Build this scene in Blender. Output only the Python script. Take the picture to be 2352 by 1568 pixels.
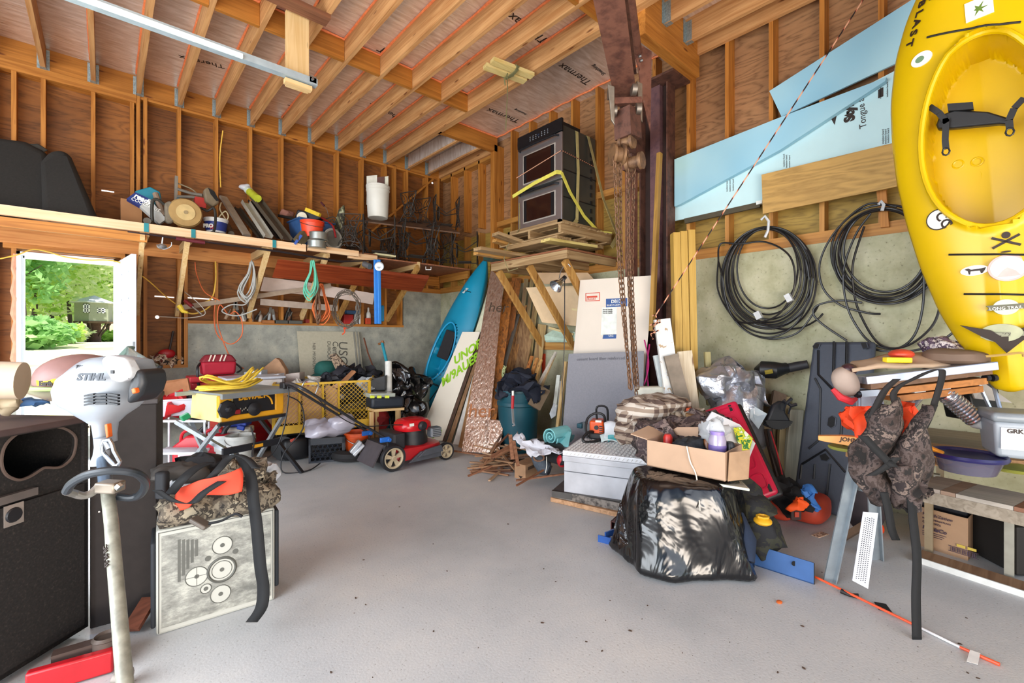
import bpy,bmesh,math,random
from mathutils import Vector,Matrix,noise
for o in list(bpy.data.objects):bpy.data.objects.remove(o)
SC=bpy.context.scene
COL=SC.collection
V=Vector
EYE=1.37
F=1048.0
HZ=778.0
YAW=math.radians(41.8)
DV=V((math.sin(YAW),math.cos(YAW),0))
RV=V((math.cos(YAW),-math.sin(YAW),0))
# ---------------- camera ----------------
cd=bpy.data.cameras.new('camera');cam=bpy.data.objects.new('camera',cd);COL.objects.link(cam)
cam.location=(0,0,EYE)
cam.rotation_euler=(math.radians(90),0,-YAW)
cd.sensor_width=36;cd.lens=36*F/2352;cd.shift_y=-(784-HZ)/2352
cd.clip_start=0.05;cd.clip_end=400
SC.camera=cam
# ---------------- sky, sun, daylight ----------------
w=bpy.data.worlds.new('sky');SC.world=w;w.use_nodes=True
nt=w.node_tree;bg=nt.nodes['Background']
sky=nt.nodes.new('ShaderNodeTexSky');sky.sky_type='NISHITA'
sky.sun_elevation=math.radians(48);sky.sun_rotation=math.radians(15);sky.sun_disc=False
sky.air_density=1.0;sky.dust_density=2.0
nt.links.new(sky.outputs['Color'],bg.inputs['Color']);bg.inputs['Strength'].default_value=0.24
def lamp(name,kind,energy,color,loc,target=None,**kw):
    l=bpy.data.lights.new(name,kind);l.energy=energy;l.color=color
    for k,v in kw.items():setattr(l,k,v)
    o=bpy.data.objects.new(name,l);COL.objects.link(o);o.location=loc
    if target is not None:
        o.rotation_euler=(V(target)-V(loc)).to_track_quat('-Z','Y').to_euler()
    return o
lamp('sun','SUN',10.0,(1.0,0.95,0.86),(-5,-14,24),(0,0,0),angle=math.radians(0.6))
lamp('daylight_left_door','AREA',560,(0.90,0.95,1.0),(-3.1,2.3,1.75),(2.5,4.2,1.3),shape='RECTANGLE',size=5.2,size_y=3.0)
lamp('daylight_rear_door','AREA',105,(0.93,0.96,1.0),(1.0,-3.3,1.75),(2.4,4.0,1.4),shape='RECTANGLE',size=4.4,size_y=3.0)
lamp('yard_sky','AREA',1500,(0.92,0.96,1.0),(-.5,9.8,3.9),(.6,3.0,.4),shape='RECTANGLE',size=4.5,size_y=1.8)
lamp('apron_bounce','AREA',560,(1.0,0.87,0.74),(-.6,-2.6,0.25),(2.2,3.2,4.5),shape='RECTANGLE',size=4.0,size_y=2.2)
vs=SC.view_settings
vs.view_transform='Standard';vs.look='None';vs.gamma=1;vs.exposure=-0.26;vs.use_curve_mapping=False
SC.display_settings.display_device='sRGB'
try:
    SC.cycles.max_bounces=8;SC.cycles.diffuse_bounces=4;SC.cycles.transparent_max_bounces=12
    SC.cycles.sample_clamp_indirect=6;SC.cycles.use_denoising=True;SC.cycles.caustics_reflective=False;SC.cycles.caustics_refractive=False
except Exception:pass
# ---------------- measuring helpers: a sight line met with a plane of the place ----------------
def ray(u,v):
    return DV+RV*((u-1176)/F)+V((0,0,(HZ-v)/F))
def _P(r,t):return V((r.x*t,r.y*t,EYE+r.z*t))
def P(u,v,t):
    r=ray(u,v)
    if r.x>0 and r.x*t>4.58 and t<12:t=4.58/r.x
    if u>300 and r.y*t>7.12 and t<12:t=7.12/r.y
    return _P(r,t)
def planar(q,k,u,v):
    o=[q[i]for i in range(len(q))if i!=k][:3];n=(o[1]-o[0]).cross(o[2]-o[0]);r=ray(u,v);e=V((0,0,EYE))
    q[k]=e+r*((o[0]-e).dot(n)/r.dot(n));return q
def PZ(u,v,z=0.0):
    r=ray(u,v);return _P(r,(z-EYE)/r.z)
def PY(u,v,y=7.2):
    r=ray(u,v);return _P(r,y/r.y)
def PX(u,v,x=4.66):
    r=ray(u,v);return _P(r,x/r.x)
# ---------------- colour and materials ----------------
def hx(s):
    if not isinstance(s,str):return tuple(s)[:3]
    s=s.lstrip('#');c=[int(s[i:i+2],16)/255 for i in(0,2,4)]
    return tuple(x/12.92 if x<=.04045 else((x+.055)/1.055)**2.4 for x in c)
MATS={}
def newmat(key):
    m=bpy.data.materials.new(key);m.use_nodes=True
    nt=m.node_tree;return m,nt,nt.nodes['Principled BSDF']
def N(nt,typ,**kw):
    n=nt.nodes.new(typ)
    for k,v in kw.items():
        if k in n.inputs:n.inputs[k].default_value=v
        else:setattr(n,k,v)
    return n
def coords(nt,scale=(1,1,1),src='Object',rot=(0,0,0)):
    tc=N(nt,'ShaderNodeTexCoord');mp=N(nt,'ShaderNodeMapping')
    mp.inputs['Scale'].default_value=scale;mp.inputs['Rotation'].default_value=rot
    nt.links.new(tc.outputs[src],mp.inputs['Vector']);return mp.outputs['Vector']
def ramp(nt,fac,stops):
    r=N(nt,'ShaderNodeValToRGB');cr=r.color_ramp
    while len(cr.elements)<len(stops):cr.elements.new(0.5)
    for e,(p,c)in zip(cr.elements,stops):e.position=p;e.color=(*hx(c),1)
    nt.links.new(fac,r.inputs['Fac']);return r.outputs['Color']
def bump(nt,bs,fac,strength=.3,dist=.01):
    b=N(nt,'ShaderNodeBump');b.inputs['Strength'].default_value=strength;b.inputs['Distance'].default_value=dist
    nt.links.new(fac,b.inputs['Height']);nt.links.new(b.outputs['Normal'],bs.inputs['Normal'])
def tint(c,k):
    c=hx(c);return tuple(max(0,min(1,x*k))for x in c)
def mk(col,rough=.6,metal=0,var=.12,scale=14,bmp=.08,spec=.5,bd=.004):
    key=('mk',col,rough,metal,var,scale,bmp,spec)
    if key in MATS:return MATS[key]
    m,nt,bs=newmat('paint_%s'%(col if isinstance(col,str)else 'x'))
    n=N(nt,'ShaderNodeTexNoise');n.inputs['Scale'].default_value=scale;n.inputs['Detail'].default_value=6
    nt.links.new(coords(nt),n.inputs['Vector'])
    nt.links.new(ramp(nt,n.outputs['Fac'],[(.3,tint(col,1-var)),(.7,tint(col,1+var))]),bs.inputs['Base Color'])
    bs.inputs['Roughness'].default_value=rough;bs.inputs['Metallic'].default_value=metal
    bs.inputs['Specular IOR Level'].default_value=spec
    if bmp:bump(nt,bs,n.outputs['Fac'],bmp,bd)
    MATS[key]=m;return m
def wood(a='#c98a45',b='#a8662a',axis='z',k=1.0,rough=.6,knots=True):
    key=('wood',a,b,axis,k)
    if key in MATS:return MATS[key]
    m,nt,bs=newmat('lumber')
    long,cross=1.2*k,26*k
    sc={'x':(long,cross,cross),'y':(cross,long,cross),'z':(cross,cross,long)}[axis]
    n=N(nt,'ShaderNodeTexNoise');n.inputs['Scale'].default_value=1;n.inputs['Detail'].default_value=5;n.inputs['Distortion'].default_value=1.2
    nt.links.new(coords(nt,sc),n.inputs['Vector'])
    n2=N(nt,'ShaderNodeTexNoise');n2.inputs['Scale'].default_value=1.7;n2.inputs['Detail'].default_value=3
    nt.links.new(coords(nt),n2.inputs['Vector'])
    c1=ramp(nt,n.outputs['Fac'],[(.32,b),(.62,a)])
    mix=N(nt,'ShaderNodeMixRGB');mix.blend_type='MULTIPLY';mix.inputs['Fac'].default_value=.6
    nt.links.new(c1,mix.inputs['Color1'])
    nt.links.new(ramp(nt,n2.outputs['Fac'],[(.3,(.72,.70,.68)),(.7,(1,1,1))]),mix.inputs['Color2'])
    out=mix.outputs['Color']
    if knots:
        vo=N(nt,'ShaderNodeTexVoronoi');vo.inputs['Scale'].default_value=1
        ks={'x':(2.2,9,9),'y':(9,2.2,9),'z':(9,9,2.2)}[axis]
        nt.links.new(coords(nt,ks),vo.inputs['Vector'])
        mx=N(nt,'ShaderNodeMixRGB');mx.blend_type='MULTIPLY';mx.inputs['Fac'].default_value=.9
        nt.links.new(out,mx.inputs['Color1'])
        nt.links.new(ramp(nt,vo.outputs['Distance'],[(.06,(.28,.14,.07)),(.13,(1,1,1))]),mx.inputs['Color2'])
        out=mx.outputs['Color']
    nt.links.new(out,bs.inputs['Base Color'])
    bs.inputs['Roughness'].default_value=rough
    bump(nt,bs,n.outputs['Fac'],.12,.003)
    MATS[key]=m;return m
def plymat(a='#a9682f',b='#6b3a16',scale=(1,1,1),key='',stain=.5):
    kk=('ply',a,b,scale,key)
    if kk in MATS:return MATS[kk]
    m,nt,bs=newmat('plywood')
    co=coords(nt,scale)
    n0=N(nt,'ShaderNodeTexNoise');n0.inputs['Scale'].default_value=1.5;n0.inputs['Detail'].default_value=3;n0.inputs['Distortion'].default_value=.35
    nt.links.new(co,n0.inputs['Vector'])
    mu=N(nt,'ShaderNodeMath',operation='MULTIPLY');mu.inputs[1].default_value=62
    nt.links.new(n0.outputs['Fac'],mu.inputs[0])
    si=N(nt,'ShaderNodeMath',operation='SINE');nt.links.new(mu.outputs[0],si.inputs[0])
    ma=N(nt,'ShaderNodeMapRange');ma.inputs['From Min'].default_value=-1
    nt.links.new(si.outputs[0],ma.inputs['Value'])
    n1=N(nt,'ShaderNodeTexNoise');n1.inputs['Scale'].default_value=30;n1.inputs['Detail'].default_value=4
    nt.links.new(co,n1.inputs['Vector'])
    mm=N(nt,'ShaderNodeMixRGB');mm.inputs['Fac'].default_value=.55
    nt.links.new(ma.outputs['Result'],mm.inputs['Color1']);nt.links.new(n1.outputs['Fac'],mm.inputs['Color2'])
    c1=ramp(nt,mm.outputs['Color'],[(.05,b),(.38,tint(a,.86)),(.6,a),(.95,tint(a,1.15))])
    n2=N(nt,'ShaderNodeTexNoise');n2.inputs['Scale'].default_value=1.1;n2.inputs['Detail'].default_value=5
    nt.links.new(coords(nt),n2.inputs['Vector'])
    mx=N(nt,'ShaderNodeMixRGB');mx.blend_type='MULTIPLY';mx.inputs['Fac'].default_value=stain
    nt.links.new(c1,mx.inputs['Color1'])
    nt.links.new(ramp(nt,n2.outputs['Fac'],[(.3,(.25,.2,.18)),(.5,(.9,.88,.85)),(.8,(1,1,1))]),mx.inputs['Color2'])
    nt.links.new(mx.outputs['Color'],bs.inputs['Base Color'])
    bs.inputs['Roughness'].default_value=.65;bump(nt,bs,mm.outputs['Color'],.15,.004)
    MATS[kk]=m;return m
def patches(cols,scale=9,rough=.85,stretch=(1,1,1),fine=.35,bmp=.3,key=''):
    kk=('patch',tuple(cols),scale,stretch,key)
    if kk in MATS:return MATS[kk]
    m,nt,bs=newmat('patterned_cloth')
    n=N(nt,'ShaderNodeTexNoise');n.inputs['Scale'].default_value=scale;n.inputs['Detail'].default_value=7;n.inputs['Roughness'].default_value=.62;n.inputs['Distortion'].default_value=.35
    nt.links.new(coords(nt,stretch),n.inputs['Vector'])
    k=len(cols);st=[(.36+.28*i/k,c)for i,c in enumerate(cols)]
    r=N(nt,'ShaderNodeValToRGB');cr=r.color_ramp;cr.interpolation='CONSTANT'
    while len(cr.elements)<len(st):cr.elements.new(.5)
    for e,(p,c)in zip(cr.elements,st):e.position=p;e.color=(*hx(c),1)
    nt.links.new(n.outputs['Fac'],r.inputs['Fac']);nt.links.new(r.outputs['Color'],bs.inputs['Base Color'])
    bs.inputs['Roughness'].default_value=rough;bump(nt,bs,n.outputs['Fac'],bmp,.006)
    MATS[kk]=m;return m
def clear(col='#dfe6ea',alpha=.35,rough=.15,var=0):
    kk=('clear',col,alpha,rough)
    if kk in MATS:return MATS[kk]
    m,nt,bs=newmat('clear_plastic')
    bs.inputs['Base Color'].default_value=(*hx(col),1);bs.inputs['Roughness'].default_value=rough
    bs.inputs['Alpha'].default_value=alpha;bs.inputs['Specular IOR Level'].default_value=.8
    n=N(nt,'ShaderNodeTexNoise');n.inputs['Scale'].default_value=18
    nt.links.new(coords(nt),n.inputs['Vector']);bump(nt,bs,n.outputs['Fac'],.25,.01)
    MATS[kk]=m;return m
def glossbag(col='#07080a',rough=.18,scale=7,bmp=.9):
    kk=('bag',col,rough,scale)
    if kk in MATS:return MATS[kk]
    m,nt,bs=newmat('plastic_film')
    bs.inputs['Base Color'].default_value=(*hx(col),1);bs.inputs['Roughness'].default_value=rough
    bs.inputs['Specular IOR Level'].default_value=.7
    n=N(nt,'ShaderNodeTexNoise');n.inputs['Scale'].default_value=scale;n.inputs['Detail'].default_value=3;n.inputs['Distortion'].default_value=1.5
    nt.links.new(coords(nt,(1,1,.6)),n.inputs['Vector']);bump(nt,bs,n.outputs['Fac'],bmp,.06)
    MATS[kk]=m;return m
def metal(col='#9aa0a4',rough=.35,scale=20,var=.15):return mk(col,rough,.9,var,scale,.05)
def rust(a='#4a2f2a',b='#7a4a34',c='#8f857c',scale=9):
    kk=('rust',a,b,c)
    if kk in MATS:return MATS[kk]
    m,nt,bs=newmat('rusty_steel')
    n=N(nt,'ShaderNodeTexNoise');n.inputs['Scale'].default_value=scale;n.inputs['Detail'].default_value=8;n.inputs['Roughness'].default_value=.65
    nt.links.new(coords(nt),n.inputs['Vector'])
    nt.links.new(ramp(nt,n.outputs['Fac'],[(.35,a),(.55,b),(.68,b),(.74,c)]),bs.inputs['Base Color'])
    bs.inputs['Roughness'].default_value=.6;bs.inputs['Metallic'].default_value=.25;bump(nt,bs,n.outputs['Fac'],.3,.003)
    MATS[kk]=m;return m
def concrete(a,b,c,key,scale=3.0,speck=True,rough=.85):
    m,nt,bs=newmat('concrete_'+key)
    co=coords(nt)
    n=N(nt,'ShaderNodeTexNoise');n.inputs['Scale'].default_value=scale;n.inputs['Detail'].default_value=8;n.inputs['Roughness'].default_value=.6
    nt.links.new(co,n.inputs['Vector'])
    c1=ramp(nt,n.outputs['Fac'],[(.3,a),(.5,b),(.72,c)])
    n2=N(nt,'ShaderNodeTexNoise');n2.inputs['Scale'].default_value=45 if speck else 90;n2.inputs['Detail'].default_value=4
    nt.links.new(co,n2.inputs['Vector'])
    mx=N(nt,'ShaderNodeMixRGB');mx.blend_type='MULTIPLY';mx.inputs['Fac'].default_value=.8
    nt.links.new(c1,mx.inputs['Color1'])
    nt.links.new(ramp(nt,n2.outputs['Fac'],[(.27,(.35,.33,.3)),(.36,(.92,.92,.92)),(.7,(1,1,1))]),mx.inputs['Color2'])
    nt.links.new(mx.outputs['Color'],bs.inputs['Base Color']);bs.inputs['Roughness'].default_value=rough
    bump(nt,bs,n2.outputs['Fac'],.2,.004)
    return m
# ---------------- mesh helpers ----------------
I4=Matrix.Identity(4)
def TR(loc,rz=0,rx=0,ry=0):
    return Matrix.Translation(V(loc))@Matrix.Rotation(rz,4,'Z')@Matrix.Rotation(ry,4,'Y')@Matrix.Rotation(rx,4,'X')
def FR(o,ex,ey):
    ex=V(ex).normalized();ez=ex.cross(V(ey)).normalized();ey=ez.cross(ex)
    m=Matrix((ex,ey,ez)).transposed().to_4x4();m.translation=V(o);return m
class MB:
    def __init__(s,M=I4):s.v=[];s.f=[];s.M=M
    def add(s,vs,fs,M=None):
        o=len(s.v);T=s.M@M if M is not None else s.M
        s.v+=[T@V(p)for p in vs];s.f+=[tuple(i+o for i in f)for f in fs];return s
    def bx(s,x0,x1,y0,y1,z0,z1,M=None):
        vs=[(x,y,z)for z in(z0,z1)for y in(y0,y1)for x in(x0,x1)]
        return s.add(vs,[(0,2,3,1),(4,5,7,6),(0,1,5,4),(2,6,7,3),(0,4,6,2),(1,3,7,5)],M)
    def bar(s,a,b,w,h,up=(0,0,1)):
        a,b=V(a),V(b);d=b-a;L=d.length;d.normalize();up=V(up)
        if abs(d.dot(up.normalized()))>.98:up=V((0,1,0))
        sx=d.cross(up).normalized();uz=sx.cross(d)
        vs=[]
        for e in(a,b):
            for i,j in((-1,-1),(1,-1),(1,1),(-1,1)):vs.append(e+sx*(i*w/2)+uz*(j*h/2))
        return s.add(vs,[(3,2,1,0),(4,5,6,7),(0,1,5,4),(1,2,6,5),(2,3,7,6),(3,0,4,7)])
    def tube(s,pts,r,n=8,closed=False):
        pts=[V(p)for p in pts];k=len(pts)
        rs=r if isinstance(r,(list,tuple))else[r]*k
        vs=[];nrm=None
        for i,p in enumerate(pts):
            if closed:t=pts[(i+1)%k]-pts[i-1]
            else:t=pts[min(i+1,k-1)]-pts[max(i-1,0)]
            if t.length<1e-9:t=V((0,0,1))
            t.normalize()
            if nrm is None:
                nrm=t.cross(V((0,0,1)))
                if nrm.length<.1:nrm=t.cross(V((0,1,0)))
            nrm=nrm-t*nrm.dot(t)
            if nrm.length<1e-6:nrm=t.orthogonal()
            nrm.normalize();bn=t.cross(nrm)
            for j in range(n):
                a=2*math.pi*j/n;vs.append(p+(nrm*math.cos(a)+bn*math.sin(a))*rs[i])
        fs=[]
        for i in range(k if closed else k-1):
            for j in range(n):
                a,b=i*n+j,i*n+(j+1)%n;i2=(i+1)%k
                fs.append((a,b,i2*n+(j+1)%n,i2*n+j))
        if not closed:fs+=[tuple(range(n))[::-1],tuple((k-1)*n+j for j in range(n))]
        return s.add(vs,fs)
    def lathe(s,prof,n=24,M=None,cap=True):
        vs=[];fs=[]
        for r,z in prof:
            for j in range(n):
                a=2*math.pi*j/n;vs.append((r*math.cos(a),r*math.sin(a),z))
        for i in range(len(prof)-1):
            for j in range(n):fs.append((i*n+j,i*n+(j+1)%n,(i+1)*n+(j+1)%n,(i+1)*n+j))
        if cap:
            if prof[0][0]>1e-5:fs.append(tuple(range(n))[::-1])
            if prof[-1][0]>1e-5:fs.append(tuple((len(prof)-1)*n+j for j in range(n)))
        return s.add(vs,fs,M)
    def loft(s,rings,cap=True,M=None,closed=True):
        n=len(rings[0]);vs=[p for r in rings for p in r];fs=[]
        for i in range(len(rings)-1):
            for j in range(n if closed else n-1):
                fs.append((i*n+j,i*n+(j+1)%n,(i+1)*n+(j+1)%n,(i+1)*n+j))
        if cap:fs+=[tuple(range(n))[::-1],tuple((len(rings)-1)*n+j for j in range(n))]
        return s.add(vs,fs,M)
    def prism(s,poly,z0,z1,M=None):
        n=len(poly);vs=[(p[0],p[1],z0)for p in poly]+[(p[0],p[1],z1)for p in poly]
        fs=[tuple(range(n))[::-1],tuple(range(n,2*n))]+[(i,(i+1)%n,n+(i+1)%n,n+i)for i in range(n)]
        return s.add(vs,fs,M)
    def slab(s,pts,th,nrm=None):
        pts=[V(p)for p in pts]
        if nrm is None:nrm=(pts[1]-pts[0]).cross(pts[2]-pts[0]).normalized()
        else:nrm=V(nrm)
        n=len(pts);vs=pts+[p+nrm*th for p in pts]
        fs=[tuple(range(n))[::-1],tuple(range(n,2*n))]+[(i,(i+1)%n,n+(i+1)%n,n+i)for i in range(n)]
        return s.add(vs,fs)
    def grid(s,fn,nu,nv,M=None):
        vs=[fn(i/(nu-1),j/(nv-1))for j in range(nv)for i in range(nu)]
        fs=[(j*nu+i,j*nu+i+1,(j+1)*nu+i+1,(j+1)*nu+i)for j in range(nv-1)for i in range(nu-1)]
        return s.add(vs,fs,M)
    def ball(s,c,r,n=16,M=None,sq=1.0):
        r=r if isinstance(r,(list,tuple))else(r,r,r)
        def e(x,p):return math.copysign(abs(x)**p,x)
        rings=[]
        for i in range(1,n//2):
            ph=math.pi*i/(n//2)-math.pi/2
            rings.append([(c[0]+r[0]*e(math.cos(ph),sq)*e(math.cos(2*math.pi*j/n),sq),
                           c[1]+r[1]*e(math.cos(ph),sq)*e(math.sin(2*math.pi*j/n),sq),
                           c[2]+r[2]*e(math.sin(ph),sq))for j in range(n)])
        k=len(rings)*n;vs=[p for q in rings for p in q]+[(c[0],c[1],c[2]-r[2]),(c[0],c[1],c[2]+r[2])];fs=[]
        for i in range(len(rings)-1):
            for j in range(n):fs.append((i*n+j,i*n+(j+1)%n,(i+1)*n+(j+1)%n,(i+1)*n+j))
        for j in range(n):
            fs.append(((j+1)%n,j,k));b=(len(rings)-1)*n;fs.append((b+j,b+(j+1)%n,k+1))
        return s.add(vs,fs,M)
    def disturb(s,amp,scale,seed=0,ridge=False,floor=None):
        for i,p in enumerate(s.v):
            q=V(p)*scale+V((seed*3.7,seed*1.3,seed*7.1))
            n=V((noise.noise(q),noise.noise(q+V((31,7,5))),noise.noise(q+V((5,19,23)))))
            if ridge:
                q2=q*2.3;n=V([(1-4.4*abs(x))*.6 for x in n])+V([(1-4.4*abs(noise.noise(q2+V((k*9,k,0)))))*.3 for k in(1,2,3)])
            p=p+n*amp
            if floor is not None and p.z<floor:p.z=floor+.002
            s.v[i]=p
        return s
    def build(s,name,mat,parent=None,bev=0,sub=0,solid=0,smooth=35,org=None,seg=2):
        me=bpy.data.meshes.new(name)
        vs=s.v
        if parent is not None:o0=ORG[parent.name]
        elif org is not None:o0=V(org)
        else:
            xs=[p.x for p in vs];ys=[p.y for p in vs];zs=[p.z for p in vs]
            o0=V(((min(xs)+max(xs))/2,(min(ys)+max(ys))/2,min(zs)))
        me.from_pydata([tuple(p-o0)for p in vs],[],s.f)
        if s.f:
            bm=bmesh.new();bm.from_mesh(me);bmesh.ops.recalc_face_normals(bm,faces=bm.faces);bm.to_mesh(me);bm.free()
        if mat is not None:me.materials.append(mat)
        if smooth:
            me.polygons.foreach_set('use_smooth',[True]*len(me.polygons))
            me.set_sharp_from_angle(angle=math.radians(smooth))
        ob=bpy.data.objects.new(name,me);COL.objects.link(ob)
        if parent is None:ob.location=o0;ORG[ob.name]=o0
        else:ob.parent=parent;ORG[ob.name]=o0
        if solid:
            md=ob.modifiers.new('thickness','SOLIDIFY');md.thickness=solid;md.offset=0
        if bev:
            md=ob.modifiers.new('bevel','BEVEL');md.width=bev;md.segments=seg;md.limit_method='ANGLE';md.angle_limit=math.radians(40)
        if sub:
            md=ob.modifiers.new('sub','SUBSURF');md.levels=sub;md.render_levels=sub
        return ob
ORG={}
def tag(o,label=None,cat=None,group=None,kind=None):
    if label:o['label']=label
    if cat:o['category']=cat
    if group:o['group']=group
    if kind:o['kind']=kind
    return o
def thing(name,label,cat,loc,group=None):
    o=bpy.data.objects.new(name,None);COL.objects.link(o);o.empty_display_size=.1
    o.location=V(loc);ORG[o.name]=V(loc)
    return tag(o,label,cat,group)
def one(mb,name,mat,label,cat,group=None,kind=None,**kw):
    return tag(mb.build(name,mat,None,**kw),label,cat,group,kind)
def copy_tree(o,parent=None):
    c=o.copy();COL.objects.link(c);ORG[c.name]=ORG[o.name]
    if parent is not None:c.parent=parent
    for ch in o.children:copy_tree(ch,c)
    return c
FONTCACHE={}
def text(s,size,M,mat,parent,name='lettering',depth=.0015,align='LEFT',bold=0,sx=1.0,shear=0):
    cu=bpy.data.curves.new('lettering','FONT');cu.body=s;cu.size=size;cu.extrude=depth;cu.align_x=align;cu.offset=bold;cu.shear=shear
    cu.resolution_u=3
    tmp=bpy.data.objects.new('tmp',cu);COL.objects.link(tmp)
    dg=bpy.context.evaluated_depsgraph_get();dg.update()
    me=bpy.data.meshes.new_from_object(tmp.evaluated_get(dg));bpy.data.objects.remove(tmp);bpy.data.curves.remove(cu)
    mb=MB(M);mb.add([(p.co.x*sx,p.co.y,p.co.z)for p in me.vertices],[tuple(f.vertices)for f in me.polygons]);bpy.data.meshes.remove(me)
    return mb.build(name,mat,parent,smooth=0)
def arc(c,r,a0,a1,n,ex=(1,0,0),ey=(0,1,0),ry=None):
    ex,ey=V(ex),V(ey);ry=ry or r
    return[V(c)+ex*r*math.cos(a0+(a1-a0)*i/n)+ey*ry*math.sin(a0+(a1-a0)*i/n)for i in range(n+1)]
def spline(pts,k=6,closed=False):
    pts=[V(p)for p in pts];n=len(pts);out=[]
    rng=range(n if closed else n-1)
    for i in rng:
        p0=pts[i-1]if(i>0 or closed)else pts[0];p1=pts[i];p2=pts[(i+1)%n]
        p3=pts[(i+2)%n]if(closed or i+2<n)else p2
        for j in range(k):
            t=j/k;out.append(.5*((2*p1)+(p2-p0)*t+(2*p0-5*p1+4*p2-p3)*t*t+(3*p1-p0-3*p2+p3)*t**3))
    if not closed:out.append(pts[-1])
    return out
R=random.Random(7)
# ================= THE ROOM =================
ZJ=4.34;ZC=4.575;ZR=2.205
S=lambda mb,n,m,par=None,**kw:tag(mb.build(n,m,par,**kw),kind='structure' if par is None else None)
LUM={a:wood('#c98538','#a4631f',a)for a in 'xyz'}
LUMR={a:wood('#d9a46c','#b97e48',a)for a in 'xyz'}
NEWP={a:wood('#f0cf98','#e0b676',a)for a in 'xyz'}
PLYW=plymat('#98602c','#52300f',(.55,1.0,3.4),'w',.75)
PLYO=plymat('#a98a3f','#6f5522',(1.0,.6,3.4),'o',.35)
PLYR=plymat('#a97c54','#5f3c22',(1.0,.6,3.2),'r',.3)
floor_m=concrete('#b6babc','#c6c8c9','#d3d2cf','floor',1.3,False,.5)
MB_=MB
fl=S(MB().bx(-3.3,4.9,-3.5,7.6,-.15,0),'floor',floor_m,smooth=0,org=(0,0,0))
cA=concrete('#85867c','#a3a398','#bebbaa','left',4.5);cB=concrete('#9b9978','#b3b192','#c6c3a8','right',4.0)
wl=S(MB().bx(-3.3,-.70,7.34,7.36,1.0,4.6).bx(-.70,.11,7.34,7.36,2.33,4.6).bx(.11,.81,7.34,7.36,1.0,4.6).bx(.81,3.90,7.34,7.36,1.5,4.6).bx(3.90,4.9,7.34,7.36,2.1,4.6),'wall_left',PLYW,smooth=0,org=(0,7.2,0))
S(MB().bx(-3.3,-.70,7.2,7.45,0,1.0).bx(-.70,.11,7.2,7.45,0,.25).bx(.11,.81,7.2,7.45,0,1.0).bx(.81,3.90,7.2,7.45,0,1.57).bx(3.90,4.9,7.2,7.45,0,ZR),'foundation',cA,wl,smooth=0)
def studA(x,z0,z1,wd=.038,m=LUM['z']):MB().bx(x,x+wd,7.2,7.34,z0,z1).build('stud',m,wl,smooth=0)
k=-8
while True:
    x=.293+.4064*k
    if x>4.7:break
    if x<-.75 or.11<x<.79:z0=1.04
    elif x<.11:z0=2.6
    elif x<3.88:z0=1.61
    else:z0=ZR+.08
    studA(x,z0,ZJ);k+=1
for x,z0,z1 in((.235,1.04,ZJ),(.36,1.04,ZJ),(.77,1.04,2.4),(-.74,1.04,4.3),(3.84,1.61,2.2),(3.72,2.2,ZJ),(-.88,1.04,4.3),(4.6,2.3,ZJ),(.15,1.04,2.4)):
    studA(x,z0,z1)
for nm,b in(('plate',(.11,.81,7.2,7.34,1.0,1.04)),('plate',(-3.3,-.74,7.2,7.34,1.0,1.04)),('plate',(.81,3.9,7.2,7.34,1.57,1.61)),('plate',(3.88,4.66,7.2,7.34,ZR,ZR+.08)),
              ('top_plate',(-3.3,.293,7.19,7.34,ZJ-.1,ZJ)),('top_plate',(.3,4.66,7.215,7.34,ZJ-.03,ZJ)),('header',(-.8,.19,7.19,7.34,2.34,2.62)),('rim_board',(-3.3,4.66,7.2,7.24,ZJ,ZC+.02))):
    MB().bx(*b).build(nm,LUM['x']if nm!='rim_board' else wood('#c07c30','#a0621f','x'),wl,smooth=0)
MB().bar((3.05,7.26,2.9),(4.5,7.26,4.3),.03,.14,up=(0,1,0)).build('brace',LUM['x'],wl,smooth=0)
glow,gnt,gb=newmat('daylight_glow');gb.inputs['Emission Color'].default_value=(1,1,.95,1);gb.inputs['Emission Strength'].default_value=1.6  # emissive strips and spots on uncut sheathing imitate daylight coming through gaps
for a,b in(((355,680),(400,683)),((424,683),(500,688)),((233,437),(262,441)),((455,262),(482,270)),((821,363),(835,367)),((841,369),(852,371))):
    p,q=PY(a[0],a[1],7.335),PY(b[0],b[1],7.335);MB().bar(p,q,.004,.014).build('daylight_glow',glow,wl,smooth=0)
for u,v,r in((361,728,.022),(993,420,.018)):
    p=PY(u,v,7.335);MB().ball(p,(r,.002,r),10).build('daylight_glow_spot',glow,wl)  # glowing flattened balls stand in for daylight, no hole is cut
wr=S(MB().bx(4.80,4.82,-3.5,7.4,2.1,4.6),'wall_right',PLYR,smooth=0,org=(4.7,0,0))
MB().bx(4.785,4.80,-3.5,7.3,2.2,3.14).build('sheathing',PLYO,wr,smooth=0)
S(MB().bx(4.66,4.95,-3.5,7.45,0,ZR),'foundation',cB,wr,smooth=0)
k=-14
while True:
    y=2.364+.4064*k
    if y>7.2:break
    MB().bx(4.66,4.80,y,y+.038,ZR+.1,3.14).build('stud',wood('#c48d45','#a76f30','z'),wr,smooth=0)
    MB().bx(4.66,4.80,y,y+.038,3.22,ZC if y<5.6 else ZJ).build('stud',LUM['z'],wr,smooth=0);k+=1
MB().bx(4.60,4.80,5.56,5.66,ZR+.1,ZJ+.1).build('post',LUM['z'],wr,smooth=0)
for nm,b in(('sill_plate',(4.655,4.80,-3.5,7.2,ZR,ZR+.1)),('middle_plate',(4.65,4.80,-3.5,5.56,3.14,3.22)),('ledger',(4.62,4.66,6.3,7.2,2.40,2.57)),('top_plate',(4.66,4.80,5.6,7.2,ZJ-.05,ZJ))):
    MB().bx(*b).build(nm,wood('#c48a40','#a46c2c','y'),wr,smooth=0)
foil,nt,bs=newmat('foil_facing')
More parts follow.
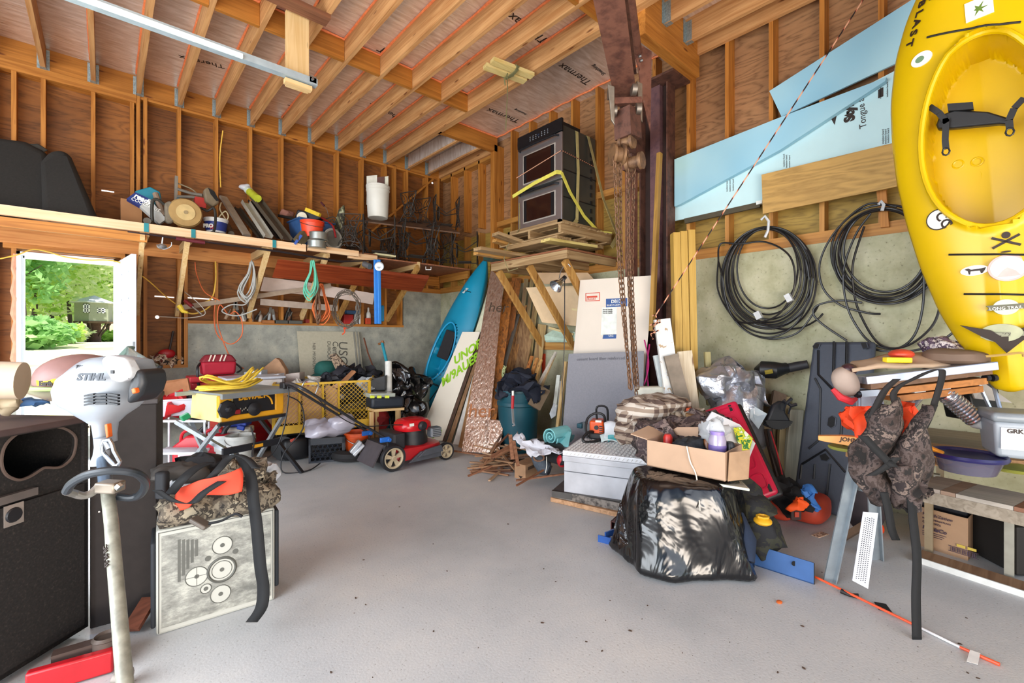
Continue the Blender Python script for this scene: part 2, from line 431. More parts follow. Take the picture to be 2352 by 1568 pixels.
bs.inputs['Metallic'].default_value=.5;bs.inputs['Roughness'].default_value=.3
n=N(nt,'ShaderNodeTexNoise');n.inputs['Scale'].default_value=5;n.inputs['Detail'].default_value=6;n.inputs['Distortion'].default_value=.5
nt.links.new(coords(nt,(1,5,1)),n.inputs['Vector'])
nt.links.new(ramp(nt,n.outputs['Fac'],[(.3,'#d9c4b2'),(.7,'#fff3ea')]),bs.inputs['Base Color'])
bump(nt,bs,n.outputs['Fac'],.5,.02)
ce=S(MB().bx(-3.3,4.85,-3.5,7.4,ZC,ZC+.05),'ceiling',foil,smooth=0,org=(0,0,ZC))
MB().bx(-3.4,4.95,-3.6,7.5,ZC+.06,ZC+.1).build('roof_deck',PLYW,ce,smooth=0)
foam=mk('#ff8a55',.7,0,.2,30,.5)
galv=mk('#9fb0b4',.45,.6,.25,60,.2)
jx=[.293+.4064*k for k in range(-8,9)]
for x in jx:
    MB().bx(x,x+.042,-3.4,7.2,ZJ,ZC).build('rafter',LUMR['y'],ce,smooth=0)
MB().bx(jx[-1]+.045,jx[-1]+.087,-3.4,7.2,ZJ,ZC).build('rafter',LUMR['y'],ce,smooth=0)
for x in(3.95,4.357,4.618):
    MB().bx(x,x+.04,5.64,7.2,ZJ,ZC).build('rafter',LUMR['y'],ce,smooth=0)
    MB().bx(x,x+.04,-3.4,2.26,ZJ,ZC).build('rafter',LUMR['y'],ce,smooth=0)
for x in(3.95,4.357):
    MB().bx(x-.012,x-.001,5.7,7.1,ZJ+.02,ZC-.01).build('foil_strip',foil,ce,smooth=0)
MB().bx(3.6,4.66,5.56,5.64,ZJ,ZC).build('header',wood('#c07c30','#a0621f','x'),ce,smooth=0)
MB().bx(3.63,4.66,2.26,2.36,4.12,ZC).build('header',LUM['x'],ce,smooth=0)
for yb in(4.83,2.62,.6):
    for a,b in zip(jx,jx[1:]):MB().bx(a+.045,b-.003,yb,yb+.04,ZJ,ZC-.01).build('blocking',wood('#c07c30','#a0621f','x'),ce,smooth=0)
for x in jx+[3.95,4.357]:
    MB().bx(x-.004,x-.001,7.13,7.2,ZJ+.01,ZC-.03).bx(x-.03,x-.001,7.195,7.199,ZJ,ZC-.01).bx(x+.043,x+.07,7.195,7.199,ZJ,ZC-.01).bx(x-.004,x+.046,7.13,7.2,ZJ-.003,ZJ-.001).build('hanger',galv,ce,smooth=0)
for x in(3.95,4.357):
    MB().bx(x-.004,x-.001,2.19,2.26,ZJ+.01,ZC-.03).bx(x-.04,x-.001,2.255,2.259,ZJ,ZC-.01).bx(x-.004,x+.046,2.19,2.26,ZJ-.003,ZJ-.001).build('hanger',galv,ce,smooth=0)
MB().bx(3.585,3.62,4.87,4.875,ZJ,ZC-.02).build('hanger',galv,ce,smooth=0)
for x in jx:
    pts=[(x-.006+.008*noise.noise(V((x*9,y/8,0))),y,ZC-.008+.006*noise.noise(V((x,y*2.1,3))))for y in[(-3.2+.12*i)for i in range(87)]]
    MB().tube(pts,[.010+.009*abs(noise.noise(V((q[1]*6,x,1))))for q in pts],6).build('foam_bead',foam,ce)
for a,b in zip(jx[4:],jx[5:]):
    pts=[(a+.05+(b-a-.06)*i/8,4.815,ZC-.015)for i in range(9)]
    MB().tube(pts,[.008+.006*R.random()for _ in pts],6).build('foam_bead',foam,ce)
MB().tube([(3.64+.1*i,5.55,ZC-.01)for i in range(11)],.012,6).build('foam_bead',foam,ce)
MB().tube([(4.655,2.5+.12*i,ZC-.01+.008*math.sin(i*2.3))for i in range(27)],.012,6).build('foam_bead',foam,ce)
ink=mk('#2a1c14',.6,0,0,10,0)
def ceil_text(s,p,q,size):
    a=PZ(p[0],p[1],ZC-.002);b=PZ(q[0],q[1],ZC-.002)
    ex=(b-a).normalized();ez=V((0,0,-1));ey=ez.cross(ex)
    m=Matrix((ex,ey,ez)).transposed().to_4x4();m.translation=a
    t=text(s,size,m,ink,ce,depth=.001)
ceil_text('Thermax',(1361,188),(1285,140),.155);ceil_text('Sheathing',(1392,170),(1356,142),.07)
ceil_text('Thermax',(1196,276),(1118,246),.155);ceil_text('Sheathing',(1212,262),(1180,248),.06)
ceil_text('Thermax',(1262,92),(1230,68),.155);ceil_text('Thermax',(925,272),(900,258),.15)
ceil_text('T',(893,115),(880,108),.16);ceil_text('T',(680,240),(665,235),.14);ceil_text('Thermax',(515,150),(480,142),.12)
trk=thing('door_track','long galvanised overhead door track running under the rafters','door track',(-1,4.37,3.75))
MB().prism([(-.035,0),(.035,0),(.035,.06),(.03,.06),(.03,.005),(-.03,.005),(-.03,.06),(-.035,.06)],-3.2,1.47,FR((0,4.37,3.705),(0,1,0),(0,0,1))).build('channel',mk('#b4c6cf',.35,.3,.1,12,.05),trk,smooth=0)
MB().bx(-1.5,.86,4.31,4.335,3.70,3.735).build('rail',mk('#e9f4f2',.5),trk,smooth=0)
MB().bx(1.40,1.46,4.335,4.34,3.72,3.78).tube([(1.42,4.33,3.74),(1.42,4.31,3.74)],.012,8).build('bolt',metal(),trk)
hg=thing('track_hanger','pale pine plank hanging from the rafters at the end of the metal track','plank',(1.34,4.42,3.7))
MB().bx(1.225,1.42,4.42,4.46,3.66,ZJ).build('hanging_plank',NEWP['z'],hg,smooth=0)
MB().bx(1.2,1.43,4.36,4.42,3.655,3.695).build('foot_block',NEWP['x'],hg,smooth=0)
MB().bx(.75,1.55,4.22,4.36,ZJ-.042,ZJ).build('cross_board',wood('#8a5a40','#6f452f','x'),hg,smooth=0)
tb=thing('rafter_blocks','pair of short pine offcuts tied under the rafters with rope','wood blocks',(3.3,3.76,4.2))
for dy,dz in((-.06,0),(.06,-.005)):
    MB().bar((3.06,3.80+dy,4.315+dz),(3.56,3.70+dy,4.30+dz),.085,.04).build('offcut',wood('#eed795','#dcbf74','x'),tb,smooth=0)
c=V((3.33,3.75,4.3));rp=[c+V((.02*math.sin(i*1.7),.13*math.cos(i*.9),.045*math.sin(i*.9)))for i in range(42)]
MB().tube(rp,.006,6).tube([c+V((0,.05,0)),c+V((.0,.05,-.2)),c+V((.0,.08,-.62))],.005,6).tube([c+V((-.04,.0,-.03)),c+V((-.07,.02,-.1)),c+V((-.05,.03,-.15))],.008,6).build('rope',mk('#6d6a45',.9),tb)
# ================= DOORWAY AND OUTSIDE =================
white=mk('#e6ebf0',.5,0,.03,8,0)
tr=S(MB().bx(-.70,-.672,7.17,7.36,.25,2.31).bx(.085,.11,7.17,7.36,.25,2.31).bx(-.70,.11,7.17,7.36,2.28,2.31).bx(-.672,-.65,7.28,7.36,.25,2.28).bx(-.66,.09,7.28,7.36,2.255,2.28),'trim_1',white,smooth=0)
fp=[(-.715+.01*math.sin(i*2.1),7.19,1.0+.08*i)for i in range(17)]
MB().tube(fp,[.018+.01*R.random()for _ in fp],6).build('foam_bead',mk('#f3a584',.8),tr)
a=V((.10,7.16,0));b=V((.215,6.27,0));dr=(b-a).normalized()
Md=FR((a.x,a.y,.28),dr,(0,0,1));L=(b-a).length
dm=MB(Md)
dm.bx(0,L,0,1.99,-.042,0)
d1=S(dm,'door_1',mk('#dfe5f2',.45,0,.02,6,0),smooth=0,bev=.003)
def panel(x0,x1,y0,y1):
    for z,s_ in((0,1),(-.042,-1)):
        MB(Md).bx(x0,x1,y0,y0+.02,min(z,z+.008*s_),max(z,z+.008*s_)).bx(x0,x1,y1-.02,y1,min(z,z+.008*s_),max(z,z+.008*s_)).bx(x0,x0+.02,y0,y1,min(z,z+.008*s_),max(z,z+.008*s_)).bx(x1-.02,x1,y0,y1,min(z,z+.008*s_),max(z,z+.008*s_)).bx(x0+.05,x1-.05,y0+.05,y1-.05,min(z,z+.006*s_),max(z,z+.006*s_)).build('door_panel',white,d1,smooth=0,bev=.003)
for x0 in(.12,L/2+.04):
    x1=x0+L/2-.17
    panel(x0,x1,1.52,1.82);panel(x0,x1,.78,1.4);panel(x0,x1,.12,.68)
MB(Md).bx(L-.002,L+.002,.9,1.06,-.03,-.012).build('latch_plate',metal(),d1,smooth=0)
lawn,nt,bs=newmat('lawn')
n=N(nt,'ShaderNodeTexNoise');n.inputs['Scale'].default_value=.35;n.inputs['Detail'].default_value=6
nt.links.new(coords(nt),n.inputs['Vector'])
nt.links.new(ramp(nt,n.outputs['Fac'],[(.4,'#b9bf86'),(.5,'#d6d3ae'),(.62,'#e4dcc0')]),bs.inputs['Base Color']);bs.inputs['Roughness'].default_value=.95
def gz(x,y):
    d=max(0,y-7.5);return-.05+.045*min(d,26)-.0+.014*(x+3)*min(1,d/14)*1.0+.05*noise.noise(V((x*.2,y*.2,0)))
g=MB().grid(lambda a,b:(-26+52*a,7.46+60*b*b,gz(-26+52*a,7.46+60*b*b)),40,40)
S(g,'ground_outside',lawn,org=(0,7.5,0))
leafm=[]
for c1,c2 in(('#94c24a','#d8f088'),('#78b060','#b8e498'),('#c8e488','#f6fad8')):
    m,nt,bs=newmat('foliage')
    n=N(nt,'ShaderNodeTexNoise');n.inputs['Scale'].default_value=1.5;n.inputs['Detail'].default_value=6
    nt.links.new(coords(nt),n.inputs['Vector'])
    nt.links.new(ramp(nt,n.outputs['Fac'],[(.35,c1),(.65,c2)]),bs.inputs['Base Color'])
    bs.inputs['Roughness'].default_value=.6
    tl=N(nt,'ShaderNodeBsdfTranslucent');nt.links.new(ramp(nt,n.outputs['Fac'],[(.35,c1),(.65,c2)]),tl.inputs['Color'])
    ms=N(nt,'ShaderNodeMixShader');ms.inputs[0].default_value=.5
    nt.links.new(bs.outputs[0],ms.inputs[1]);nt.links.new(tl.outputs[0],ms.inputs[2]);nt.links.new(ms.outputs[0],nt.nodes['Material Output'].inputs[0]);leafm.append(m)
barkm=mk('#4a4038',.9,0,.3,20,.4)
def leaves(rg,c,r,cnt,size,M=None):
    mb=MB()
    for _ in range(cnt):
        d=V((rg.gauss(0,1),rg.gauss(0,1),rg.gauss(0,1))).normalized()*(rg.random()**.4)
        p=V(c)+V((d.x*r[0],d.y*r[1],d.z*r[2]))
        a=V((rg.gauss(0,1),rg.gauss(0,1),rg.gauss(0,.6))).normalized();b=a.orthogonal().normalized()
        b=(Matrix.Rotation(rg.random()*6.28,3,a)@b);s=size*(.6+.8*rg.random())
        mb.add([p-a*s,p+b*s*.5,p+a*s,p-b*s*.5],[(0,1,2,3)])
    return mb
def tree(u,dist,h,wd,mi,label,bush=False,crown0=.2,seed=0):
    rg=random.Random(seed);s=(u-1176)/F;q=P(u,HZ,dist);x,y=q.x,q.y;z=gz(x,y)-.1
    t=thing('shrub' if bush else 'tree',label,'shrub' if bush else 'tree',(x,y,z),'trees and shrubs behind the lawn')
    if not bush:
        MB().tube([(x,y,z),(x+.1*wd*rg.uniform(-1,1),y,z+h*.5),(x,y,z+h)],[.14,.1,.03],7).build('trunk',barkm,t)
        for i in range(5):
            a=rg.random()*6.28;zz=z+h*(.35+.12*i)
            MB().tube([(x,y,zz),(x+wd*.3*math.cos(a),y+wd*.3*math.sin(a),zz+.5)],[.05,.015],5).build('branch',barkm,t)
    mb=MB()
    for i in range(5 if bush else 9):
        cz=z+h*(.5 if bush else(crown0+(1-crown0)*(i+.5)/9));rr=wd*(.5 if bush else(.5-.3*abs(i/8-.35)))
        b=leaves(rg,(x+rg.uniform(-.25,.25)*wd,y+rg.uniform(-.25,.25)*wd,cz),(rr,rr,h*(.45 if bush else.13)),260,.16+.0035*dist)
        o=len(mb.v);mb.v+=b.v;mb.f+=[tuple(i_+o for i_ in f)for f in b.f]
    mb.build('foliage',leafm[mi],t,smooth=0)
tree(60,25,11,4,1,'tall slim tree at the left edge of the doorway view',seed=1,crown0=.3)
tree(75,27,14,3.4,0,'tall thin dark-trunked tree in the left of the doorway view',seed=2)
tree(122,30,15,5,0,'tall tree with a straight dark trunk left of centre in the doorway',seed=3)
tree(165,33,12,6,2,'pale leafy tree in the middle of the doorway view',seed=4)
tree(205,38,14,6,0,'bright green tree rising behind the left side of the treehouse',seed=5)
tree(245,40,13,6,2,'broad yellow-green tree rising behind the right side of the treehouse',seed=6)
tree(290,42,14,7,0,'leafy tree behind the open white door',seed=7)
tree(20,28,12,5,2,'leafy tree beyond the left door jamb',seed=8)
tree(140,45,15,8,1,'darker tree deepest in the woods behind the lawn',seed=9)
tree(95,44,13,8,2,'light green tree deep in the woods at left',seed=10)
tree(52,20,1.6,2.6,1,'low dark green shrub at the lower left of the doorway view',True,seed=11)
tree(105,24,1.3,2.4,0,'bright green shrub at the lawn edge left of centre',True,seed=12)
tree(145,28,1.3,2.6,2,'pale shrub at the lawn edge below the middle trees',True,seed=13)
tree(176,36,.9,1.8,2,'silvery green shrub left of the treehouse trunk',True,seed=14)
tree(272,36,.9,2.2,0,'low shrub right of the treehouse trunk',True,seed=15)
q=P(216,HZ,30);tx,ty=q.x,q.y;tz=PZ(216,785,0).z;tz=EYE-7/F*30-.02
th=thing('treehouse','small grey-green octagonal treehouse on a thick trunk beyond the lawn','treehouse',(tx,ty,tz))
zb=EYE+(HZ-738)/F*30;zt=EYE+(HZ-696)/F*30;rr=34*30/F
MB(TR((tx,ty,0))).lathe([(.42,tz-.6),(.34,tz+.4),(.36,zb)],12).build('trunk',mk('#5a4338',.9,0,.3,20,.4),th)
oct_=lambda r,z,n=6,a0=.5:[(tx+r*math.cos(a0+2*math.pi*i/n),ty+r*math.sin(a0+2*math.pi*i/n),z)for i in range(n)]
A0=-math.pi/2-.25
MB().loft([oct_(rr,zb,6,A0),oct_(rr,zt,6,A0)]).build('cabin',mk('#9ea48e',.8,0,.06),th,smooth=0)
MB().loft([oct_(rr+.22,zt-.02,6,A0),oct_(rr+.22,zt+.04,6,A0),oct_(.05,zt+.5,6,A0)]).build('roof',mk('#d9dce2',.7),th,smooth=0)
MB().loft([oct_(rr+.05,zb-.12,6,A0),oct_(rr+.05,zb,6,A0)]).bx(tx,tx+rr+.7,ty-.4,ty+.4,zb-.1,zb-.02).build('deck',mk('#6a5544',.9),th,smooth=0)
for i in range(6):
    a=A0+i*math.pi/3;MB().bar((tx+.3*math.cos(a),ty+.3*math.sin(a),zb-1.0),(tx+rr*.9*math.cos(a),ty+rr*.9*math.sin(a),zb-.08),.08,.08).build('brace',mk('#55473a',.9),th,smooth=0)
def thwin(u0,u1,v0,v1,name='window'):
    a=P(u0,v0,30-1.02);b=P(u1,v1,30-1.02)
    fr=MB();x0,x1,z0,z1,y=a.x,b.x,b.z,a.z,(a.y+b.y)/2
    for r_ in((x0,x0+.06,z0,z1),(x1-.06,x1,z0,z1),(x0,x1,z0,z0+.06),(x0,x1,z1-.06,z1),((x0+x1)/2-.02,(x0+x1)/2+.02,z0,z1),(x0,x1,(z0+z1)/2-.02,(z0+z1)/2+.02)):
        fr.bx(r_[0],r_[1],y-.05,y+.05,r_[2],r_[3])
    f=fr.build(name,mk('#f4f6f6',.5),th,smooth=0)
    MB().bx(x0,x1,y+.02,y+.04,z0,z1).build('pane',mk('#55606a',.2),f,smooth=0)
thwin(191,206,698,718);thwin(223,242,707,719)
# ================= STEEL COLUMN, JIB, HOIST =================
RU=rust('#5e3b33','#875a4a','#a89a90');RU2=rust('#46302a','#6b483c','#7e6a5e',12)
col=thing('steel_column','tall rusty brown steel I-beam column standing against the right wall','column',(4.45,2.65,0))
MB().bx(4.44,4.60,2.50,2.515,0,4.10).bx(4.40,4.56,2.80,2.815,0,4.10).build('flange',RU2,col,smooth=0)
MB().bx(4.50,4.512,2.515,2.80,0,4.10).build('web',mk('#35221c',.8),col,smooth=0)
MB().bx(4.43,4.5,2.585,2.70,0,4.09).build('channel',rust('#5a4048','#6e4f52','#7d6868',14),col,smooth=0)
MB().bx(4.30,4.66,2.36,2.9,4.095,4.12).build('cap_plate',RU2,col,smooth=0)
jib=thing('jib_crane','rusty steel jib crane arm swinging out from the column below the rafters','crane',(4.3,2.86,.3))
MB().bx(4.235,4.375,2.82,2.835,.5,3.55).bx(4.30,4.312,2.835,2.93,.5,3.55).build('mast',RU,jib,smooth=0)
hp=P(1437,225,4.0);dj=V((-.9185,-.52,.0)).normalized()
je=hp+dj*3.1
sj=dj.cross(V((0,0,1))).normalized()
MB().bar(hp,je,.185,.015).build('arm_flange',RU,jib,smooth=0)
MB().bar(hp+V((0,0,.10)),je+V((0,0,.10)),.012,.2).build('arm_web',RU2,jib,smooth=0)
MB().bar(hp+V((0,0,.2)),je+V((0,0,.2)),.185,.015).build('arm_flange',RU2,jib,smooth=0)
MB().bar(hp-dj*.05+V((0,0,.07)),V((4.3,2.86,3.42)),.12,.16).bx(4.2,4.4,2.78,2.9,3.2,3.6).build('hinge_bracket',RU2,jib,smooth=0)
tp=P(1462,120,4.1);MB().tube([P(1466,120,4.25),je+V((0,0,.62))],.035,10).build('tie_rod',RU,jib)
MB().slab([P(1458,95,4.3),P(1497,118,4.3),P(1494,300,4.3),P(1476,230,4.3)],.02).slab([P(1455,118,4.25),P(1478,110,4.25),P(1470,160,4.25)],.02).build('gusset',RU,jib,smooth=0)
for k_ in(0,1):
    MB().tube([P(1467+k_*3,130+10*k_,4.2),P(1472+k_*3,128+10*k_,4.2)],.014,6).build('bolt',metal('#8f8f8f'),jib)
hoist=thing('chain_hoist','rusty chain hoist on a trolley with long chain loops hanging from the jib','hoist',P(1440,350,3.85))
tc=P(1432,245,3.85)
def plate(u0,v0,u1,v1,t,th=.02,name='trolley_plate',m=None):
    MB().slab([P(u0,v0,t),P(u1,v0+6,t),P(u1,v1+12,t),P(u0+8,v1,t)],th).build(name,m or metal('#a39a8c',.5),hoist,smooth=0,bev=.006)
plate(1396,192,1412,275,3.75);plate(1462,185,1476,270,3.95)
for u,v,r in((1402,215,.05),(1410,255,.045),(1456,205,.05),(1466,250,.045)):
    c=P(u,v,3.8);ax=(P(u+30,v,3.8)-c).normalized()
    MB().tube([c-ax*.02,c+ax*.02],r,14).build('wheel',metal('#8f867c',.5),hoist)
MB().bar(P(1405,235,3.8),P(1470,232,3.9),.06,.05).build('axle',RU,hoist,smooth=0)
MB().bar(P(1440,255,3.85),P(1443,320,3.85),.16,.16).build('hook_block',RU2,hoist,smooth=0)
for u,v,r,th in((1440,326,.065,.06),(1418,355,.09,.05),(1458,372,.07,.07)):
    c=P(u,v,3.85);ax=(RV*.8-DV*.6).normalized()if u!=1418 else(RV*1.0+DV*.15).normalized()
    b=MB();b.tube([c-ax*th,c-ax*th*.6,c-ax*th*.59,c+ax*th*.59,c+ax*th*.6,c+ax*th],[r,r,r*.7,r*.7,r,r],22)
    b.build('sprocket',rust('#5a4030','#8a6848','#a08060'),hoist)
rc=rust('#4a3526','#7d5a40','#9a7a5c',30)
def chain(pts,name='chain',pitch=.046,wr=.005,par=hoist):
    pts=spline(pts,12);mb=MB();acc=0;prev=pts[0];i=0;flip=0
    ds=[0]
    for a,b in zip(pts,pts[1:]):ds.append(ds[-1]+(b-a).length)
    L=ds[-1];n=int(L/pitch)
    def at(d):
        for j in range(1,len(ds)):
            if ds[j]>=d:return pts[j-1].lerp(pts[j],(d-ds[j-1])/max(1e-9,ds[j]-ds[j-1]))
        return pts[-1]
    for k in range(n):
        c=at((k+.5)*pitch);t=(at((k+1)*pitch)-at(k*pitch)).normalized()
        s_=t.cross(V((.3,1,.1))).normalized();q=t.cross(s_)
        if k%2:s_=q
        hl,hw=pitch*.68,pitch*.30
        ring=[c+t*(hl*math.cos(a))+s_*(hw*math.sin(a))for a in[2*math.pi*j/10 for j in range(10)]]
        mb.tube(ring,wr,5,closed=True)
    return mb.build(name,rc,par)
for a,b,c_,t in(((1411,360),(1424,640),(1451,905),3.8),((1424,375),(1428,600),(1447,900),3.84),((1441,345),(1446,620),(1462,912),3.86),((1457,372),(1452,640),(1466,905),3.9),((1449,380),(1441,560),(1458,890),3.95)):
    chain([P(a[0],a[1],t),P(b[0],b[1],t),P(c_[0],c_[1],t-.12)])
# ================= BLUE FOAM, PLANK, PIPE COILS =================
def wslab(pts,x,th,name,m,label,cat,**kw):
    return one(MB().slab([PX(u,v,x)for u,v in pts],th,(1,0,0)),name,m,label,cat,smooth=0,**kw)
fb=mk('#9cc9dc',.7,0,.04,3,.02)
fbm,fnt,fbs=newmat('blue_foam')
gn=N(fnt,'ShaderNodeTexNoise');gn.inputs['Scale'].default_value=.9
fnt.links.new(coords(fnt),gn.inputs['Vector']);fnt.links.new(ramp(fnt,gn.outputs['Fac'],[(.35,'#86bcd6'),(.6,'#a9d3e0'),(.75,'#b5dcd8')]),fbs.inputs['Base Color']);fbs.inputs['Roughness'].default_value=.65
wslab([(1767,209),(2112,-12),(2112,120),(1795,268)],4.630,.02,'foam_sheet',fbm,'plain light blue foam sheet highest on the right wall beside the yellow kayak','foam board')
shB=wslab([(1549,366),(1795,268),(2036,177),(2033,186),(1790,345),(1560,470),(1549,474)],4.545,.05,'foam_sheet',fbm,'blue foam sheet with a thick lower edge slanting across the printed sheet','foam board')
shC=wslab([(1549,440),(1790,300),(2060,160),(2060,335),(1749,468),(1549,507)],4.605,.02,'foam_sheet',mk('#bfe0e6',.7,0,.05,3,.02),'pale blue foam sheet printed with black lettering behind the plywood strip','foam board')
def wtext(s,p,q,size,x,par,m=ink,sx=1.0,bold=0,name='lettering'):
    a=PX(p[0],p[1],x);b=PX(q[0],q[1],x);ex=(b-a).normalized();ez=V((-1,0,0));ey=ez.cross(ex)
    mm=Matrix((ex,ey,ez)).transposed().to_4x4();mm.translation=a
    return text(s,size,mm,m,par,name,depth=.001,sx=sx,bold=bold)
wtext('Styro',(1962,275),(1957,200),.095,4.602,shC,bold=.006)
wtext('Tongue and',(1990,292),(1982,200),.066,4.602,shC)
wtext('Tongue',(1767,360),(1763,330),.07,4.602,shC)
for i,(u,v)in enumerate(((1808,385),(1815,386),(1802,383),(2030,330),(2036,330),(2042,328),(2024,226),(2040,222),(1671,440),(1678,440),(1685,438))):
    wtext('insulation board',(u,v),(u,v-30),.018,4.602,shC)
MB().slab([PX(1903,262,4.604),PX(1925,252,4.604),PX(1917,287,4.604)],-.003,(1,0,0)).build('logo',ink,shC,smooth=0)
MB().slab([PX(2017,207,4.604),PX(2029,200,4.604),PX(2029,221,4.604),PX(2017,226,4.604)],-.003,(1,0,0)).build('logo',ink,shC,smooth=0)
wslab([(1749,401),(2056,327),(2060,428),(1752,491)],4.52,.02,'plywood_strip',plymat('#bd9653','#98743a',(1,.5,4),'strip',.25),'knotty yellow plywood strip fixed across the studs below the foam','plywood')
wslab([(1571,502),(1745,463),(1745,475),(1573,513)],4.60,.03,'batten',mk('#4b4434',.8),'dark weathered batten under the lower edge of the foam','batten')
wslab([(1736,462),(1750,459),(1750,466),(1737,470)],4.58,.03,'foam_scrap',mk('#e6ece8',.7),'small white foam scrap at the left end of the plywood strip','foam scrap')
pm=mk('#1b1a1c',.4,0,.1,30,.02)
def pipe(mb,pts,x=4.60,r=.0085):
    q=[PX(u,v,x+R.uniform(-.02,.02))for u,v in pts];mb.tube(spline(q,8),r,7)
def ell(cx,cy,rx,ry,a0=0,a1=360,n=14,tilt=0):
    o=[]
    for i in range(n+1):
        a=math.radians(a0+(a1-a0)*i/n);x,y=rx*math.cos(a),ry*math.sin(a);c,s=math.cos(tilt),math.sin(tilt)
        o.append((cx+x*c-y*s,cy+x*s+y*c))
    return o
c1=thing('pipe_coil','coil of black plastic pipe on the wall nearer the yellow lumber','pipe coil',PX(1762,780,4.6),'coils of black pipe on the right wall')
cols=[MB()for _ in range(9)]
spec=[(1762,620,78,98),(1765,625,84,104),(1764,628,90,108),(1766,630,96,112),(1768,632,101,115),(1764,634,105,117),(1766,640,110,122),(1760,645,100,126),(1763,612,70,92)]
for mb,(cx,cy,rx,ry)in zip(cols,spec):
    pipe(mb,ell(cx,cy+4,rx,ry,0,362,16,R.uniform(-.05,.05)),4.60-R.random()*.05);mb.build('loop',pm,c1)
mb=MB();pipe(mb,[(1650,600),(1655,560),(1700,560),(1760,556),(1815,590),(1824,660),(1790,720),(1740,740),(1690,735),(1668,690),(1660,640),(1650,600)],4.53);mb.build('loop',pm,c1)
mb=MB();pipe(mb,[(1650,600),(1648,660),(1670,710),(1715,760),(1770,778),(1830,765),(1868,720),(1880,700)],4.58);mb.build('loop',pm,c1)
mb=MB();pipe(mb,[(1745,738),(1790,755),(1840,752),(1875,735),(1890,720)],4.58);mb.build('loop',pm,c1)
MB().tube([PX(u,v,4.5)for u,v in((1748,505),(1757,496),(1766,508),(1764,530),(1757,545))],.012,6).build('tie',mk('#c8ccd0',.4),c1)
for u,v in((1812,684),(1742,724)):
    MB().bar(PX(u-6,v+3,4.5),PX(u+6,v-3,4.5),.05,.07).build('tape',mk('#c3c6c8',.4),c1,smooth=0)
c2=thing('pipe_coil','coil of black plastic pipe partly hidden behind the yellow kayak','pipe coil',PX(2030,780,4.6),'coils of black pipe on the right wall')
for i,(cx,cy,rx,ry)in enumerate([(2030,580,100,98),(2032,583,106,102),(2030,586,112,106),(2034,588,117,110),(2033,574,95,96),(2036,590,122,108),(2035,580,126,110)]):
    mb=MB();pipe(mb,ell(cx,cy,rx,ry,0,362,18,R.uniform(-.06,.06)),4.6-R.random()*.05);mb.build('loop',pm,c2)
for pts in([(2060,475),(1990,470),(1920,530),(1884,600),(1890,660),(1930,700),(1990,718),(2022,721)],[(2000,490),(1965,540),(1938,620),(1945,700),(1975,760),(2010,792),(2060,800),(2100,770),(2120,700),(2122,600)],
            [(1985,520),(1960,600),(1960,660),(1975,720),(2020,790),(2080,795),(2140,750),(2160,690),(2150,640)],[(1980,695),(1930,690),(1880,700),(1868,720),(1890,745),(1945,782)],[(2200,755),(2150,790),(2090,806),(2030,806),(1985,795)]):
    mb=MB();pipe(mb,pts,4.56);mb.build('loop',pm,c2)
MB().tube([PX(u,v,4.5)for u,v in((2018,470),(2024,462),(2030,470),(2026,484))],.012,6).build('tie',mk('#c8ccd0',.4),c2)
wslab([(2012,430),(2034,425),(2042,520),(2022,522)],4.62,.035,'wood_block',LUM['z'],'short stud block above the second pipe coil','wood block')
# ================= YELLOW KAYAK =================
KX=3.78
tip=PX(2322,900,KX);up_=PX(2236,0,KX);ky=(up_-tip).normalized();kx=V((0,1,0));kx=(kx-ky*kx.dot(ky)).normalized();kz=kx.cross(ky)
kay=thing('kayak','yellow sit-in kayak with stickers standing upright at the right edge','kayak',tip)
ed=[(2290,898),(2262,868),(2205,790),(2160,720),(2117,620),(2085,520),(2062,420),(2052,330),(2049,250),(2060,150),(2085,60),(2112,0)]
prof=[(0,.0)]
for u,v in ed:
    q=PX(u,v,KX+.06)-tip;prof.append((max(.01,q.dot(ky)),max(.02,q.dot(kx))))
prof.sort();LK=3.05
for a,wv in((.74,.27),(.82,.2),(.9,.11),(.97,.04),(1.0,.0)):
    if a*LK>prof[-1][0]+.05:prof.append((a*LK,wv))
def kw(a):
    for(a0,w0),(a1,w1)in zip(prof,prof[1:]):
        if a<=a1:return w0+(w1-w0)*(a-a0)/max(1e-6,a1-a0)
    return 0
def kwl(a):return sum(kw(min(LK,max(0,a+d)))for d in(-.06,-.03,0,.03,.06))/5 if.06<a<LK-.06 else kw(a)
def kl(u,v):q=PX(u,v,KX)-tip;return q.dot(ky),q.dot(kx)
ca,cx_=kl(2262,312);CW,CH=.262,.55
def ck(a,x):
    da=(a-ca)/CH;w_=CW*(1-.12*da);return 1-((x-0)/w_)**2-da**2 if abs(da)<1.3 else-1
def kdeck(a,x):
    w_=max(.005,kwl(a));s_=max(-1,min(1,x/w_));cr=.13*min(1,w_/.25)
    h=cr*(1-abs(s_)**2.4)**.75
    if a<1.0:h+=.05*max(0,1-abs(x)/.06)*min(1,a*3)*max(0,1-a)
    i=ck(a,x)
    if i>-.12:h+=.03*max(0,1-abs(i+.0)/.12)
    if i>0:h-=min(1,i/.12)*(.24+.06*(1-abs(s_)))
    return h
def kpt(a,x,off=.0):return tip+ky*a+kx*x-kz*(kdeck(a,x)+off)
na,ns=170,84;rings=[]
for i in range(na+1):
    a=LK*(i/na);w_=max(.012,kwl(a));ring=[]
    for j in range(ns+1):
        x=w_*(-1+2*j/ns);ring.append(kpt(a,x))
    for j in range(1,16):
        s_=1-2*j/16;hd=.2*min(1,w_/.2)*(1-abs(s_)**3)**.6
        ring.append(tip+ky*a+kx*(w_*s_)+kz*hd)
    rings.append(ring)
yel=mk('#cfab00',.36,0,.06,2.5,.02,.5)
kb=MB().loft(rings);kb.build('hull',yel,kay,smooth=60)
rim=[]
